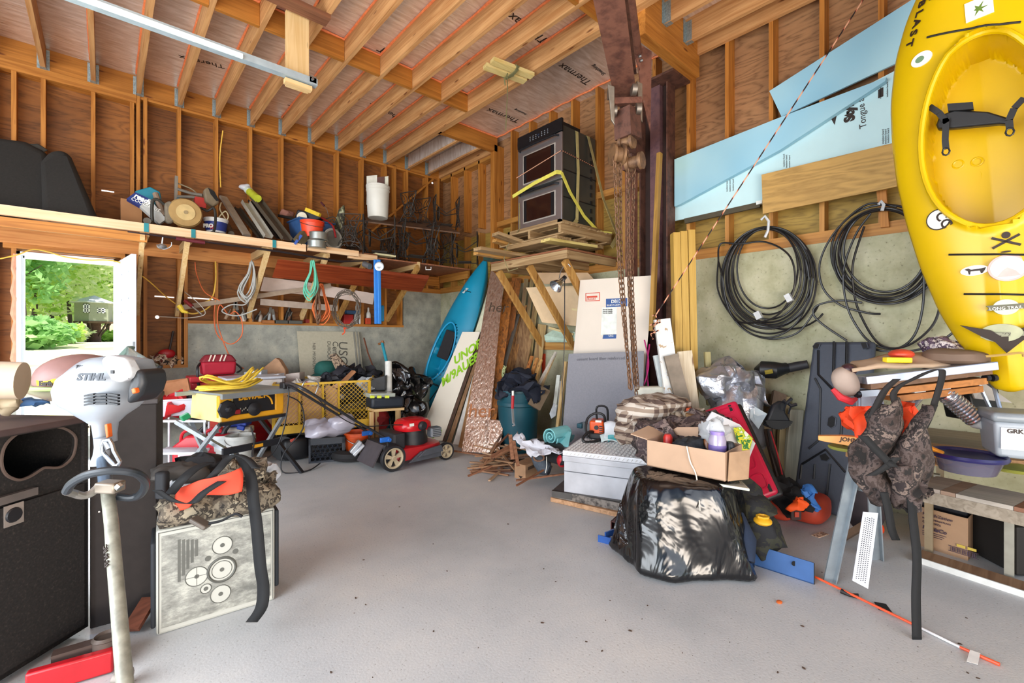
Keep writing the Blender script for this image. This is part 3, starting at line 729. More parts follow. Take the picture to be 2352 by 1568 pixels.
for i in range(48):
    an=2*math.pi*i/48;a=ca+CH*.99*math.sin(an);x=CW*(1-.12*math.sin(an))*math.cos(an)
    rim.append(kpt(a,x*1.03,.0)-kz*.006)
MB().tube(rim,.016,8,closed=True).build('cockpit_rim',yel,kay)
blk=mk('#17181a',.45,0,.1,30,.05)
def kcord(p,q,off=.006,n=14,r=.006,sag=0):
    a0,x0=kl(*p);a1,x1=kl(*q)
    return[kpt(a0+(a1-a0)*i/n+sag*math.sin(math.pi*i/n),x0+(x1-x0)*i/n,off)for i in range(n+1)]
for p,q in(((2140,18),(2352,-4)),((2135,104),(2345,74)),((2184,590),(2400,592)),((2218,678),(2400,681))):
    MB().tube(kcord(p,q),.006,6).build('bungee',blk,kay)
def kin(u,v,dep):a,x=kl(u,v);return tip+ky*a+kx*x-kz*(.13-dep)
sb=[kin(u,v,.08)for u,v in((2152,292),(2160,270),(2195,258),(2270,262),(2322,278),(2326,292),(2295,290),(2190,300),(2156,302))]
MB().slab(sb,.05,kz).build('seat_back',blk,kay,bev=.01)
MB().slab([kin(u,v,.07)for u,v in((2178,246),(2236,242),(2238,258),(2180,262))],.03,kz).build('seat_bracket',blk,kay,smooth=0)
for pts in(((2138,253),(2160,268),(2178,290)),((2176,280),(2174,330),(2176,350)),((2352,235),(2330,258),(2318,285),(2320,305))):
    for p,q in zip(pts,pts[1:]):MB().bar(kin(p[0],p[1],.06),kin(q[0],q[1],.06),.03,.006,up=kz).build('strap',blk,kay,smooth=0)
for u,v in((2176,356),(2320,312)):
    c=kin(u,v,.055);MB().tube([c+kx*(.016*math.cos(t_*.8))+ky*(.022*math.sin(t_*.8))for t_ in range(8)],.005,6,closed=True).build('ring',blk,kay)
for u,v,r in((2223,392,.05),(2195,362,.024),(2240,355,.024)):
    c=kin(u,v,.30 if r>.03 else.29);MB().tube([c+kx*(r*math.cos(t_*.393))+ky*(r*math.sin(t_*.393))for t_ in range(16)],.006,6,closed=True).build('moulded_ring',yel,kay)
def kfr(u,v,off=.004,rot=0):
    a,x=kl(u,v);c=kpt(a,x,off);e=.03
    ex=(kpt(a,x-e,off)-kpt(a,x+e,off)).normalized();ey=(kpt(a+e,x,off)-kpt(a-e,x,off)).normalized();ez=ex.cross(ey).normalized();ey=ez.cross(ex)
    m=Matrix((ex,ey,ez)).transposed().to_4x4();m.translation=c;return m@Matrix.Rotation(rot,4,'Z')
def kdisk(u,v,rx,ry,m,off=.004,n=28,poly=None,name='sticker',rot=0):
    M=kfr(u,v,off,rot);pl=poly or[(rx*math.cos(2*math.pi*i/n),ry*math.sin(2*math.pi*i/n))for i in range(n)]
    return MB(M).prism(pl,-.006,.0015).build(name,m,kay,smooth=0)
wht=mk('#efefe6',.4,0,.02,5,0);gry=mk('#5b5a4a',.5)
def ktext(s,u,v,size,rot,m=ink,off=.0075,align='CENTER',sx=1.0,bold=0,shear=0):
    text(s,size,kfr(u,v,off,rot),m,kay,'sticker_lettering',.0008,align,bold,sx,shear)
kdisk(2252,44,0,0,wht,poly=[(-.055,-.055),(.055,-.055),(.055,.055),(-.055,.055)])
kdisk(2252,46,0,0,mk('#5d7a2a',.5),.0065,poly=[(r_*math.cos(math.pi*i/6),r_*math.sin(math.pi*i/6))for i,r_ in enumerate([.035,.01,.04,.012,.03,.014,.02,.012,.038,.01,.032,.012])])
kdisk(2122,151,.052,.042,wht);kdisk(2118,152,.022,.018,mk('#6b8a6b',.5),.0065)
kdisk(2160,511,.058,.062,ink);kdisk(2160,511,.052,.055,wht,.0062);ktext('CC',2162,517,.07,-1.2,bold=.002)
kdisk(2312,548,.017,.018,ink)
for rt in(.5,-.5):kdisk(2312,562,0,0,ink,poly=[(-.06,-.006),(.06,-.006),(.06,.006),(-.06,.006)],rot=rt)
kdisk(2312,585,.02,.005,ink)
kdisk(2242,626,.058,.028,wht)
kdisk(2242,627,0,0,ink,.0065,poly=[(-x*1.35,y*1.15)for x,y in[(-.03,-.002),(-.022,-.016),(-.018,-.016),(-.016,-.002),(.012,-.001),(.014,-.015),(.018,-.015),(.02,.002),(.03,.012),(.018,.016),(.01,.008),(-.02,.008),(-.034,.01)]])
kdisk(2316,621,.078,.072,mk('#e7a5a0',.5));kdisk(2316,621,.068,.062,wht,.006);kdisk(2316,628,0,0,mk('#e7a5a0',.5),.0072,poly=[(-.045,-.03),(.05,-.03),(.03,.0),(.0,.02),(-.02,.005)])
kdisk(2312,708,.05,.042,mk('#b9c4b0',.5));kdisk(2312,708,0,0,gry,.006,poly=[(-.075,-.014),(.075,-.014),(.065,0),(.075,.014),(-.075,.014),(-.065,0)]);ktext('LONG TRAIL',2312,713,.022,0,wht)
kdisk(2300,765,.085,.05,mk('#b8bb9a',.5),.003)
kdisk(2310,770,0,0,ink,.005,poly=[(-.17,.07),(-.05,.03),(-.02,-.0),(.02,-.0),(.05,.03),(.17,.07),(.085,-.01),(.0,-.10),(-.04,-.035),(-.09,-.0)])
kdisk(2308,768,0,0,mk('#8f8f7a',.5),.0064,poly=[(-.09,-.012),(.09,-.012),(.09,.012),(-.09,.012)]);ktext('VIKTORY',2308,772,.026,0)
for i,ch in enumerate('BLAST'):
    u,v=((2108,25),(2102,47),(2096,68),(2089,90),(2080,113))[i]
    ktext(ch,u+6,v,.062,-1.82,off=.006,sx=1.15,bold=.002)
rope=MB();p,q=P(2002,-30,3.4),P(1505,725,3.95);n_=150;pts=[p.lerp(q,i/n_)for i in range(n_+1)]
rm,rnt,rbs=newmat('flecked_rope');wv=N(rnt,'ShaderNodeTexWave');wv.inputs['Scale'].default_value=9;rnt.links.new(coords(rnt),wv.inputs['Vector'])
rnt.links.new(ramp(rnt,wv.outputs['Fac'],[(.35,'#1d1414'),(.5,'#a83a22'),(.8,'#d8a080')]),rbs.inputs['Base Color'])
kn=[q+V((.04*math.sin(i*2.1),.03*math.cos(i*1.3),-.012*i+.03*math.sin(i*1.1)))for i in range(16)]
one(rope.tube(pts,.0055,6).tube(kn,.006,6),'rope',rm,'red and black flecked rope stretched taut from the column to the ceiling','rope')
# ================= OVENS ON THE WALL PLATFORM =================
OW={a:wood('#cfa05a','#aa7434',a)for a in 'xyz'};GW={a:wood('#b79a70','#8a6a44',a)for a in 'xyz'}
pf=thing('wall_platform','lumber platform on diagonal struts high on the right wall','platform',(4.3,3.95,2.25))
MB().bx(3.75,3.79,3.3,4.6,2.25,2.34).build('front_rail',GW['y'],pf,smooth=0)
MB().bx(3.792,4.655,3.301,3.34,2.252,2.338).build('side_rail',GW['x'],pf,smooth=0)
MB().bx(3.792,4.655,4.56,4.599,2.252,2.338).build('side_rail',GW['x'],pf,smooth=0)
for y in(3.72,4.14):MB().bx(3.79,4.66,y,y+.04,2.25,2.34).build('joist',GW['x'],pf,smooth=0)
MB().bx(3.74,4.655,3.29,4.61,2.341,2.36).build('deck',mk('#8a5638',.8),pf,smooth=0)
for y in(4.5,3.93,3.37):
    MB().bar((3.79,y,2.24),(4.60,y,1.27),.04,.09).build('strut',OW['z'],pf,smooth=0)
MB().bx(4.62,4.66,3.2,4.56,1.22,1.39).build('ledger',OW['y'],pf,smooth=0)
brd=lambda a,b,w,h,m,label,cat='board',name='board',**kw:one(MB().bar(a,b,w,h),name,m,label,cat,smooth=0,**kw)
brd((3.17,4.14,2.395),(4.3,4.14,2.395),.14,.038,GW['x'],'lower long two-by-six jutting out left over the platform','board')
brd((3.30,4.34,2.39),(4.3,4.34,2.39),.09,.038,OW['x'],'narrow stud lying behind the lower jutting board on the platform','board')
brd((3.42,4.12,2.60),(4.42,4.0,2.44),.14,.038,GW['x'],'upper two-by-six with a green tinted end jutting out under the pallet','board')
brd((3.58,4.33,2.58),(4.42,4.24,2.46),.10,.038,OW['x'],'yellowish stud slanting beside the upper jutting board','board')
brd((3.62,3.50,2.455),(4.35,3.42,2.46),.16,.03,wood('#e2cf86','#c3a95e','x'),'yellow plank lying flat under the right side of the pallet','board')
one(MB().bx(3.60,3.80,4.40,4.58,2.36,2.43),'flat_case',mk('#203a33',.6),'dark green flat case on the left end of the platform','case',bev=.01)
pal=thing('pallet','wooden pallet carrying the double oven on the wall platform','pallet',(4.15,3.9,2.5))
for y in(3.36,3.84,4.36):MB().bx(3.72,4.64,y,y+.04,2.54,2.635).build('stringer',GW['x'],pal,smooth=0)
for i in range(6):MB().bx(3.72+i*.16,3.83+i*.16,3.34,4.42,2.635,2.652).build('deck_slat',GW['y'],pal,smooth=0)
for x in(3.74,4.12,4.52):MB().bx(x,x+.1,3.34,4.42,2.525,2.54).build('bottom_slat',GW['y'],pal,smooth=0)
for i in range(3):MB().bx(3.76+.3*i,4.0+.3*i,3.45,4.3,2.48,2.525).build('spacer',GW['y'],pal,smooth=0)
fr_=thing('oven_crate_base','low frame of boards directly under the double oven','frame',(4.3,3.9,2.66))
MB().bx(3.86,4.64,3.50,3.54,2.652,2.735).build('side_board',GW['x'],fr_,smooth=0)
MB().bx(3.86,3.90,3.50,4.40,2.652,2.735).build('front_board',GW['y'],fr_,smooth=0)
MB().bx(3.86,4.64,4.36,4.40,2.652,2.735).build('side_board',GW['x'],fr_,smooth=0)
ov=thing('double_oven','stainless steel double wall oven with black control panel on the pallet','oven',(4.3,3.95,2.74))
x0,x1,y0,y1,z0,z1=3.97,4.62,3.57,4.33,2.737,3.95
ss=mk('#b5b6bc',.28,.85,.08,4,.02);bk=mk('#15171b',.35);side=mk('#5d615d',.35,.7,.12,3,.03)
MB().bx(x0+.03,x1,y0+.02,y1-.02,z0,z1-.07).build('casing',side,ov,smooth=0)
MB().bx(x0+.03,x1-.3,y0+.02,y1-.02,z1-.07,z1-.03).build('top_vent',bk,ov,smooth=0)
for z in(z0+.3,z0+.62):MB().bx(x0+.05,x1,y0+.012,y0+.02,z,z+.01).build('seam',bk,ov,smooth=0)
for i in range(9):MB().bx(x1-.1,x1-.07,y0+.010,y0+.02,z0+.1+i*.1,z0+.15+i*.1).build('slot',bk,ov,smooth=0)
MB().bx(x0-.005,x0+.03,y0,y1,z1-.15,z1).build('control_panel',bk,ov,smooth=0,bev=.004)
M=FR((x0-.006,(y0+y1)/2,z1-.1),(0,-1,0),(0,0,1))
for i in range(7):
    for j in range(3):MB(M).bx(-.15+i*.05,-.135+i*.05,-.015+j*.022,-.007+j*.022,0,.001).build('button',mk('#9aa4ae',.5),ov,smooth=0)if abs(i-3)>0 or j==0 else None
MB(M).bx(-.02,.02,.005,.03,0,.001).build('display',mk('#243040',.2),ov,smooth=0)
for zb,zt in((z0+.02,z0+.49),(z0+.51,z1-.16)):
    d=MB().bx(x0,x0+.03,y0+.005,y1-.005,zb,zt).build('door',ss,ov,smooth=0,bev=.006)
    MB().bx(x0-.003,x0+.001,y0+.10,y1-.10,zb+.07,zt-.1).build('window_trim',mk('#d7d6cf',.3,.6),d,smooth=0,bev=.004)
    MB().bx(x0-.006,x0-.002,y0+.12,y1-.12,zb+.085,zt-.115).build('window',mk('#2a1713',.08,0,.2,3,0),d,smooth=0)
    MB().bx(x0-.0065,x0-.005,y0+.12,y0+.17,zb+.085,zt-.115).build('window_border',bk,d,smooth=0)
    MB().bx(x0-.0065,x0-.005,y1-.17,y1-.12,zb+.085,zt-.115).build('window_border',bk,d,smooth=0)
    MB().tube([V((x0,y0+.05,zt-.035)),V((x0-.045,y0+.07,zt-.035)),V((x0-.055,(y0+y1)/2,zt-.035)),V((x0-.045,y1-.07,zt-.035)),V((x0,y1-.05,zt-.035))],.013,8).build('handle',mk('#2b2d33',.3,.5),d)
def band(pts,wd,m,name,label,cat,th=.003,up=(0,0,1)):
    mb=MB()
    for a,b in zip(pts,pts[1:]):mb.bar(a,b,th,wd,up)
    return one(mb,name,m,label,cat,smooth=0)
ye=mk('#d9d05a',.6)
band([(x0-.07,y1+.02,3.19),(x0-.075,3.95,3.26),(x0-.07,y0+.02,3.30),(x0-.01,y0-.005,3.30),(4.1,y0-.012,3.10),(4.35,y0-.02,2.86),(4.60,y0-.05,2.70),(4.66,y0-.2,2.66)],.045,ye,'ratchet_strap','bright yellow ratchet strap wrapped around the double oven','strap')
band([(4.25,y0+.3,z1-.065),(4.25,y0+.01,z1-.08),(4.27,y0+.005,3.4),(4.24,y0-.0,2.8),(4.0,y0-.1,2.62),(3.75,y0-.1,2.6)],.05,mk('#b9ab72',.7),'webbing_strap','pale webbing strap hanging down the side of the double oven','strap',up=(1,0,0))
band([(4.44,y0+.2,z1-.065),(4.46,y0+.005,z1-.08),(4.6,y0-.12,3.1),(4.64,y0-.3,2.62),(4.45,y0-.35,2.45)],.05,mk('#a99b68',.7),'webbing_strap','pale webbing strap slanting from the oven top down to the right','strap',up=(1,0,0))
one(MB().tube([(x0-.012,y1+.01,3.44),(x0-.012,y0+.01,3.555),(x0+.02,y0-.0,3.56),(4.62,y0+.0,3.52)],.005,6),'cord',rm,'thin flecked cord tied across the upper oven door','cord')
one(MB().tube([(x0-.02,y1-.05,3.1),(x0-.1,y1-.15,2.75),(x0-.28,y1-.1,2.5),(x0-.3,4.25,2.35),(3.70,4.2,2.2),(3.72,4.05,2.22)],.006,6),'cord',mk('#8c8058',.9),'tan cord hanging from the oven down to the platform edge','cord')
cl=thing('clamp_lamp','chrome clamp lamp with a bell reflector hanging under the platform','lamp',P(1283,652,5.0))
c=P(1287,647,5.0);ax=(P(1272,662,4.95)-c).normalized()
MB(FR(c,ax.orthogonal(),ax.cross(ax.orthogonal()))).lathe([(.022,-.06),(.026,0),(.05,.03),(.07,.075),(.078,.09),(.07,.085),(.03,.03)],22,cap=False).build('reflector',mk('#c7ccd2',.18,.95,.05),cl)
MB().tube([c-ax*.03,c-ax*.09],.024,10).build('socket',bk,cl)
MB().tube([c-ax*.08,P(1297,700,4.98),P(1296,800,4.98),P(1291,900,4.98),P(1293,980,4.98)],.005,6).build('cord',bk,cl)
MB().tube(spline([P(1284,640,5.0),P(1290,618,5.05),P(1303,606,5.05),P(1310,612,5.05)],4),.005,6).build('clamp',metal('#9aa0a8'),cl)
def qslab(pts,th,name,m,label,cat,nrm=None,**kw):
    return one(MB().slab([P(*p)for p in pts],th,nrm),name,m,label,cat,smooth=0,**kw)
tan=mk('#dcbf98',.75,0,.05)
qslab([(1208,660,6.1),(1330,655,5.9),(1335,750,5.85),(1245,740,6.1)],.012,'particle_board',tan,'tan panel standing behind the diagonal struts','panel')
qslab([(1232,626,5.9),(1350,626,5.65),(1370,647,5.6),(1250,652,5.8)],.012,'particle_board',mk('#d3b08a',.75,0,.05),'tan panel tucked up under the platform deck','panel')
qslab([(1250,770,6.25),(1270,758,6.25),(1320,762,6.1),(1322,782,6.1),(1252,782,6.25)],.03,'foam_block',mk('#b9d0bf',.8),'pale green foam block on the ledger between the struts','foam block')
for i,(a,b,w_,lb)in enumerate(((((1232,690,6.15)),(1320,680,6.0),.05,'pale stick lying highest behind the struts'),((1240,700,6.15),(1330,712,6.0),.06,'short stick end poking out behind the middle strut'),((1262,752,6.2),(1318,768,6.05),.05,'pale rod lying just above the foam block'))):
    brd(P(*a),P(*b),w_,.03,wood('#e3cf9a','#c9ac6c','y'),lb,'stick','stick')
# ================= LEANING SHEETS =================
wb=thing('foam_board','large off-white board with printed labels leaning under the platform','board',P(1400,1000,4.7))
wpl=planar([P(1333,643,5.15),P(1502,632,4.62),None,P(1296,1040,5.08)],2,1466,1010)
MB().slab(wpl,.02,DV).build('panel',mk('#ddd2c4',.8,0,.03,4,.02),wb,smooth=0)
ex=(wpl[1]-wpl[0]).normalized();eyv=(wpl[0]-wpl[3]).normalized();nn=ex.cross(eyv).normalized()
if nn.dot(DV)>0:nn=-nn
def on(poly,u,v,off):
    r=ray(u,v);o=V((0,0,EYE));n_=(poly[1]-poly[0]).cross(poly[3]-poly[0]).normalized();t=(poly[0]-o).dot(n_)/r.dot(n_);return o+r*t-n_*off*(1 if n_.dot(r)>0 else-1)
def ontext(poly,s,u,v,u2,v2,size,m,par,off=.003,name='lettering',align='LEFT',bold=0,sx=1,shear=0):
    a,b=on(poly,u,v,off),on(poly,u2,v2,off);ex=(b-a).normalized();n_=(poly[1]-poly[0]).cross(poly[3]-poly[0]).normalized()
    if n_.dot(V((0,0,EYE))-a)<0:n_=-n_
    ey=n_.cross(ex);mm=Matrix((ex,ey,n_)).transposed().to_4x4();mm.translation=a
    return text(s,size,mm,m,par,name,.001,align,bold,sx,shear)
def onquad(poly,pts,m,par,off=.002,name='label',th=.002):
    q=[on(poly,u,v,off)for u,v in pts];n_=(poly[1]-poly[0]).cross(poly[3]-poly[0]).normalized()
    return MB().slab(q,th,n_).build(name,m,par,smooth=0)
redi=mk('#c8442c',.6);blu=mk('#27508f',.5);pap=mk('#dfe3dc',.6)
for q in(((1345,673),(1378,671),(1378,672.5),(1345,674.5)),((1345,690.5),(1378,689),(1378,691),(1345,692)),((1345,673),(1346.5,673),(1346.5,692),(1345,692)),((1376.5,672),(1378,672),(1378,691),(1376.5,691)),((1348,680),(1372,679),(1372,683),(1348,684))):
    onquad(wpl,q,redi,wb)
ontext(wpl,'FRAGILE',1348,689,1374,688,.03,redi,wb)
onquad(wpl,[(1392,686),(1441,684),(1441,703),(1392,706)],blu,wb)
ontext(wpl,'DB13',1404,696,1420,695,.05,wht,wb,.0045,bold=.001);ontext(wpl,'BLUE IN ZONE USE',1394,703,1430,701,.026,wht,wb,.0045)
onquad(wpl,[(1383,706),(1417,705),(1416,768),(1380,770)],pap,wb)
onquad(wpl,[(1386,768),(1416,767),(1415,777),(1384,778)],blu,wb);ontext(wpl,'USG',1398,773,1410,773,.03,wht,wb,.0045)
for v in(712,716,720):ontext(wpl,'boards handle',1385,v,1400,v,.02,ink,wb,.0045)
gpl=planar([P(1306,812,5.0),P(1478,806,4.47),None,P(1286,1063,4.93)],2,1474,1075)
gb=thing('cement_board','grey cement board leaning in front of the off-white board','board',P(1380,1060,4.7))
MB().slab(gpl,.015,-DV).build('panel',mk('#86868d',.85,0,.06,60,.1),gb,smooth=0)
ontext([p-DV*.015 for p in gpl],'cement board fiber reinforced',1325,828,1400,826,.045,mk('#64646c',.8),gb)
for i,(u0,u1,v0,t)in enumerate(((1480,1486,812,4.62),(1487,1491,815,4.7))):
    qslab([(u0,v0,t),(u1,v0,t),(u1-6,1060,t-.1),(u0-6,1060,t-.1)],.02,'trim_strip',mk(('#6c7a80','#8fa4aa')[i],.6),('narrow grey strip standing at the right edge of the cement board','pale blue-grey strip beside the narrow grey strip')[i],'strip',DV)
one(MB().tube(spline([P(1492,790,4.5),P(1486,850,4.48),P(1489,900,4.46),P(1470,905,4.44),P(1484,870,4.45),P(1490,830,4.48),P(1480,780,4.5)],5),.007,6),'pink_cord',mk('#c2307a',.8),'magenta cord hanging at the right edge of the cement board','cord')
# ================= SHELF ON THE LEFT WALL =================
SZ=2.58
sh=thing('shelf','long lumber shelf on diagonal struts along the left wall','shelf',(1,6.7,2.39))
MB().bx(-2.2,2.92,6.16,7.2,SZ-.02,SZ).build('deck',wood('#8a5530','#6c3e1e','x'),sh,smooth=0)
MB().bx(2.9,4.62,6.22,7.2,SZ-.05,SZ-.03).build('deck',plymat('#a5694a','#74432c',(2,1,1),'sh',.3),sh,smooth=0)
FP=wood('#f3cfa6','#e8b98a','x')
MB().bx(-2.2,1.93,6.12,6.16,SZ-.09,SZ).build('front_rail',FP,sh,smooth=0)
MB().bx(1.95,2.62,6.10,6.14,SZ-.075,SZ+.002).build('front_rail',FP,sh,smooth=0)
MB().bx(2.5,2.92,6.16,6.2,SZ-.1,SZ-.02).build('front_rail',FP,sh,smooth=0)
MB().bx(-2.2,.34,6.17,6.21,SZ-.19,SZ-.10).build('inner_rail',LUM['x'],sh,smooth=0)
MB().bx(-2.2,3.9,7.16,7.2,2.39,2.56).build('ledger',wood('#df9a55','#c67c3c','x'),sh,smooth=0)
MB().bx(3.9,4.6,7.16,7.2,2.34,2.5).build('ledger',LUM['x'],sh,smooth=0)
for i,x in enumerate((.30,.69,1.50,2.2,2.75,3.58)):
    MB().bar((x,6.16,2.47),(x,7.19,1.69),.04,.09).build('strut',NEWP['z']if i<4 else OW['z'],sh,smooth=0)
    MB().bx(x-.02+.04,x+.06,6.2,7.16,2.46,2.555).build('cross_arm',NEWP['y'],sh,smooth=0)
for u in(336,444,630):
    q=PY(u,515,6.12);MB().bx(q.x-.02,q.x+.02,6.112,6.12,SZ-.09,SZ+.002).build('tape_wrap',mk('#1d7f86',.5),sh,smooth=0)
on_shelf=lambda u,v,z=SZ:PZ(u,v,z)
def blob(c,r,amp,sc,seed,n=24,sq=.8,ridge=False,floor=None,M=None):
    b=MB();b.ball(c,r,n,M,sq);b.disturb(amp,sc,seed,ridge,floor);return b
seatm=mk('#24221f',.95,0,.15,60,.3)
def soft(pts,th,name,m,label,cat,nrm,bev=.05,group=None,par=None,sub=1):
    mb=MB().slab(pts,th,nrm)
    o=mb.build(name,m,par,bev=bev,seg=4)
    return tag(o,label,cat,group)if par is None else o
s1=thing('car_seat','dark fabric car seat back leaning against the studs at the far left of the shelf','car seat',PY(60,475,6.9))
soft([PY(-60,500,6.55),PY(140,503,6.55),PY(112,352,7.0),PY(60,326,7.0),PY(-60,310,7.0)],.16,'cushion',seatm,None,None,(0,-.95,-.3),.06,par=s1)
s2=thing('car_seat','dark fabric car seat back with clipped corner leaning right of the first seat','car seat',PY(160,490,6.8))
soft([PY(100,505,6.38),PY(230,512,6.38),PY(165,362,6.85),PY(150,346,6.85),PY(118,347,6.85),PY(96,372,6.85)],.16,'cushion',seatm,None,None,(0,-.95,-.3),.05,par=s2)
soft([PY(62,330,6.95),PY(88,330,6.95),PY(112,345,6.95),PY(100,350,6.95),PY(70,342,6.95)],.05,'latch_flap',mk('#33302a',.9),None,None,(0,-1,-.3),.01,par=s1)
def pbox(u0,v0,u1,v1,y,th,name,m,label,cat,rot=0,par=None,grp=None,bev=.004):
    a,b=PY(u0,v1,y),PY(u1,v0,y);c=(a+b)/2;w_,h_=abs(b.x-a.x),abs(b.z-a.z)
    M=Matrix.Translation(c)@Matrix.Rotation(math.radians(rot),4,'Y')
    o=MB(M).bx(-w_/2,w_/2,0,th,-h_/2,h_/2).build(name,m,par,smooth=0,bev=bev)
    return tag(o,label,cat,grp)if par is None else o
kraft=mk('#9a6b42',.8,0,.08,6,.05)
pbox(277,462,327,516,6.55,.3,'cardboard_box',kraft,'plain brown cardboard box on the shelf right of the car seats','box')
tl_=mk('#1f7f94',.5,0,.08)
soft([PY(308,462,6.7),PY(310,438,6.7),PY(345,428,6.7),PY(368,440,6.7),PY(372,462,6.7),PY(345,476,6.7)],.2,'tool_case',tl_,'teal tool case behind the blue and white carton on the shelf','case',(0,1,0),.015)
bx=thing('carton','tilted blue and white product carton in front of the teal case','carton',PY(325,475,6.4))
cq=[PY(291,456,6.45),PY(311,441,6.45),PY(345,457,6.40),PY(321,473,6.40)]
MB().slab(cq,.05,(0,1,-.3)).build('lid_face',mk('#1f2f6a',.5),bx,smooth=0)
MB().slab([cq[3],cq[2],PY(382,503,6.35),PY(366,514,6.35)],.05,(0,1,-.3)).build('side_face',mk('#a8a8a4',.6),bx,smooth=0)
ontext([cq[0],cq[3],cq[2],cq[1]],'COOLER KIT',300,458,322,468,.05,wht,bx,.004)
ontext([cq[0],cq[3],cq[2],cq[1]],'ready',307,452,325,461,.075,wht,bx,.004,bold=.003)
grime=mk('#6f6555',.8,0,.2,30,.2);iron=mk('#35332f',.6,.3,.25,30,.2)
cs=thing('circular_saw','dusty worm-drive saw with a round tan blade guard lying on the shelf','saw',PY(425,515,6.35))
c=PY(425,490,6.33);ay=V((0,-1,0))
MB(FR(c,(1,0,0),(0,0,1))).lathe([(.0,-.01),(.155,-.01),(.165,.02),(.15,.05),(.09,.055),(0,.055)],28).build('blade_guard',mk('#a3834f',.7,0,.12,12,.15),cs)
MB(FR(c,(1,0,0),(0,0,1))).lathe([(.05,.056),(.09,.056),(.09,.062),(.05,.062)],24).build('guard_plate',mk('#c4aa74',.5,.2),cs)
MB().tube([c+V((0,-.056,0)),c+V((0,-.07,0))],.02,12).build('arbor',mk('#8f7c58',.5),cs)
MB().slab([PY(438,474,6.34),PY(461,488,6.34),PY(461,512,6.34),PY(436,512,6.34)],.05,(0,-1,0)).build('guard_tail',mk('#9c7d4b',.7),cs,bev=.012)
MB().slab([PY(376,470,6.38),PY(388,464,6.38),PY(400,470,6.38),PY(402,508,6.38),PY(390,518,6.38),PY(378,512,6.38)],.09,(0,-1,0)).build('motor_housing',grime,cs,bev=.02)
MB().tube(spline([PY(378,470,6.33),PY(362,458,6.3),PY(351,462,6.3),PY(349,490,6.3),PY(351,512,6.3)],5),.016,8).build('handle',mk('#2f2d26',.6),cs)
MB().tube([PY(357,444,6.45),PY(366,470,6.42),PY(376,496,6.4)],.03,10).build('barrel',mk('#7f6a58',.7),cs)
dr_=thing('reciprocating_tool','dusty tan power tool with loop handle left of the bucket on the shelf','power tool',PY(480,500,6.5))
MB().slab([PY(468,435,6.5),PY(478,428,6.5),PY(494,438,6.5),PY(505,465,6.5),PY(490,474,6.5),PY(472,462,6.5)],.1,(0,1,0)).build('body',mk('#75664f',.7),dr_,bev=.02)
MB().slab([PY(478,432,6.48),PY(492,440,6.48),PY(503,460,6.48),PY(497,462,6.48),PY(484,446,6.48)],.01,(0,-1,0)).build('opening',mk('#15120f',.9),dr_,smooth=0)
MB().tube(spline([PY(450,482,6.45),PY(462,478,6.42),PY(476,484,6.4),PY(491,478,6.35),PY(495,500,6.3),PY(492,528,6.2),PY(485,534,6.2)],5),.014,8).build('handle',iron,dr_)
pbox(448,455,474,474,6.6,.12,'red_tool',mk('#b02a20',.5),'red tool body behind the dusty power tool on the shelf','tool')
pbox(405,462,450,474,6.65,.12,'blue_tool',mk('#28586e',.5),'dark blue tool lying behind the round saw guard','tool',6)
bs_=thing('shear_arm','long grey toothed arm standing up behind the round saw guard','tool',PY(403,470,6.75))
MB().bar(PY(403,470,6.8),PY(405,405,6.8),.03,.06).build('arm',mk('#7c7468',.6),bs_,smooth=0)
MB().tube(spline([PY(406,420,6.8),PY(440,434,6.8),PY(452,448,6.8),PY(440,462,6.8),PY(408,464,6.8)],6),.008,6).build('wire_loop',mk('#8c7f64',.7),bs_)
for v0,v1 in((434,444),(451,452)):MB().tube([PY(408,v0,6.78),PY(440,v1,6.7),PY(466,v1+4,6.62)],.018,8).build('rod',mk('#6b6459',.6),bs_)
def pail(cu,vb,t,r0,r1,h,m,name,label,cat,lid=None,handle=True,par=None,rot=None):
    c=P(cu,vb,t);th_=thing(name,label,cat,c)
    M=TR(c)
    MB(M).lathe([(r0*.95,0),(r0,.01),(r1*.985,h*.84),(r1*1.03,h*.845),(r1*1.03,h*.87),(r1,h*.875),(r1,h*.93),(r1*1.04,h*.935),(r1*1.04,h),(r1*.98,h),(r1*.97,h*.9),(r0*.92,.02),(0,.02)],32).build('body',m,th_)
    if handle:MB(M).tube([V((r1*1.05*math.cos(a),r1*1.05*math.sin(a),h*.86-abs(math.sin(a))*h*.28))for a in[math.pi+math.pi*i/14 for i in range(15)]],.004,6).build('bail',metal('#8c8c88'),th_)
    return th_
pk=pail(496,536,5.55,.10,.125,.17,mk('#e5e6e4',.45,0,.04),'plastic_tub','white and blue plastic tub standing at the shelf front','tub',handle=False)
c=P(496,536,5.55);MB(TR(c)).lathe([(.1045,.02),(.121,.125)],32,cap=False).build('label_wrap',mk('#24357f',.5),pk)
text('PRO',.06,FR(c+(V((0,0,.045)))-DV*.124-RV*.07,RV,(0,0,1)),wht,pk,bold=.004);text('FIT',.05,FR(c+(V((0,0,.03)))-DV*.122+RV*.01,RV,(0,0,1)),mk('#c92f35',.5),pk,bold=.003)
brd(P(512,452,6.0),P(567,540,5.7),.09,.03,mk('#a79c8c',.5,.2),'leftmost long grey flat bar leaning down to the shelf front','metal bar','metal_bar')
def channel(a,b,w_,h_,m,label,cat='channel',name='channel_bar'):
    return one(MB().bar(a,b,w_,.006).bar(a+V((-w_/2,0,h_/2*.6)),b+V((-w_/2,0,h_/2*.6)),.006,h_).bar(a+V((w_/2,0,h_/2*.6)),b+V((w_/2,0,h_/2*.6)),.006,h_),name,m,label,cat,smooth=0)
channel(P(564,466,6.0),P(617,546,5.75),.09,.05,mk('#b7b3a6',.4,.3),'pale fence rail with a printed scale leaning in the middle of the shelf','rail','fence_rail')
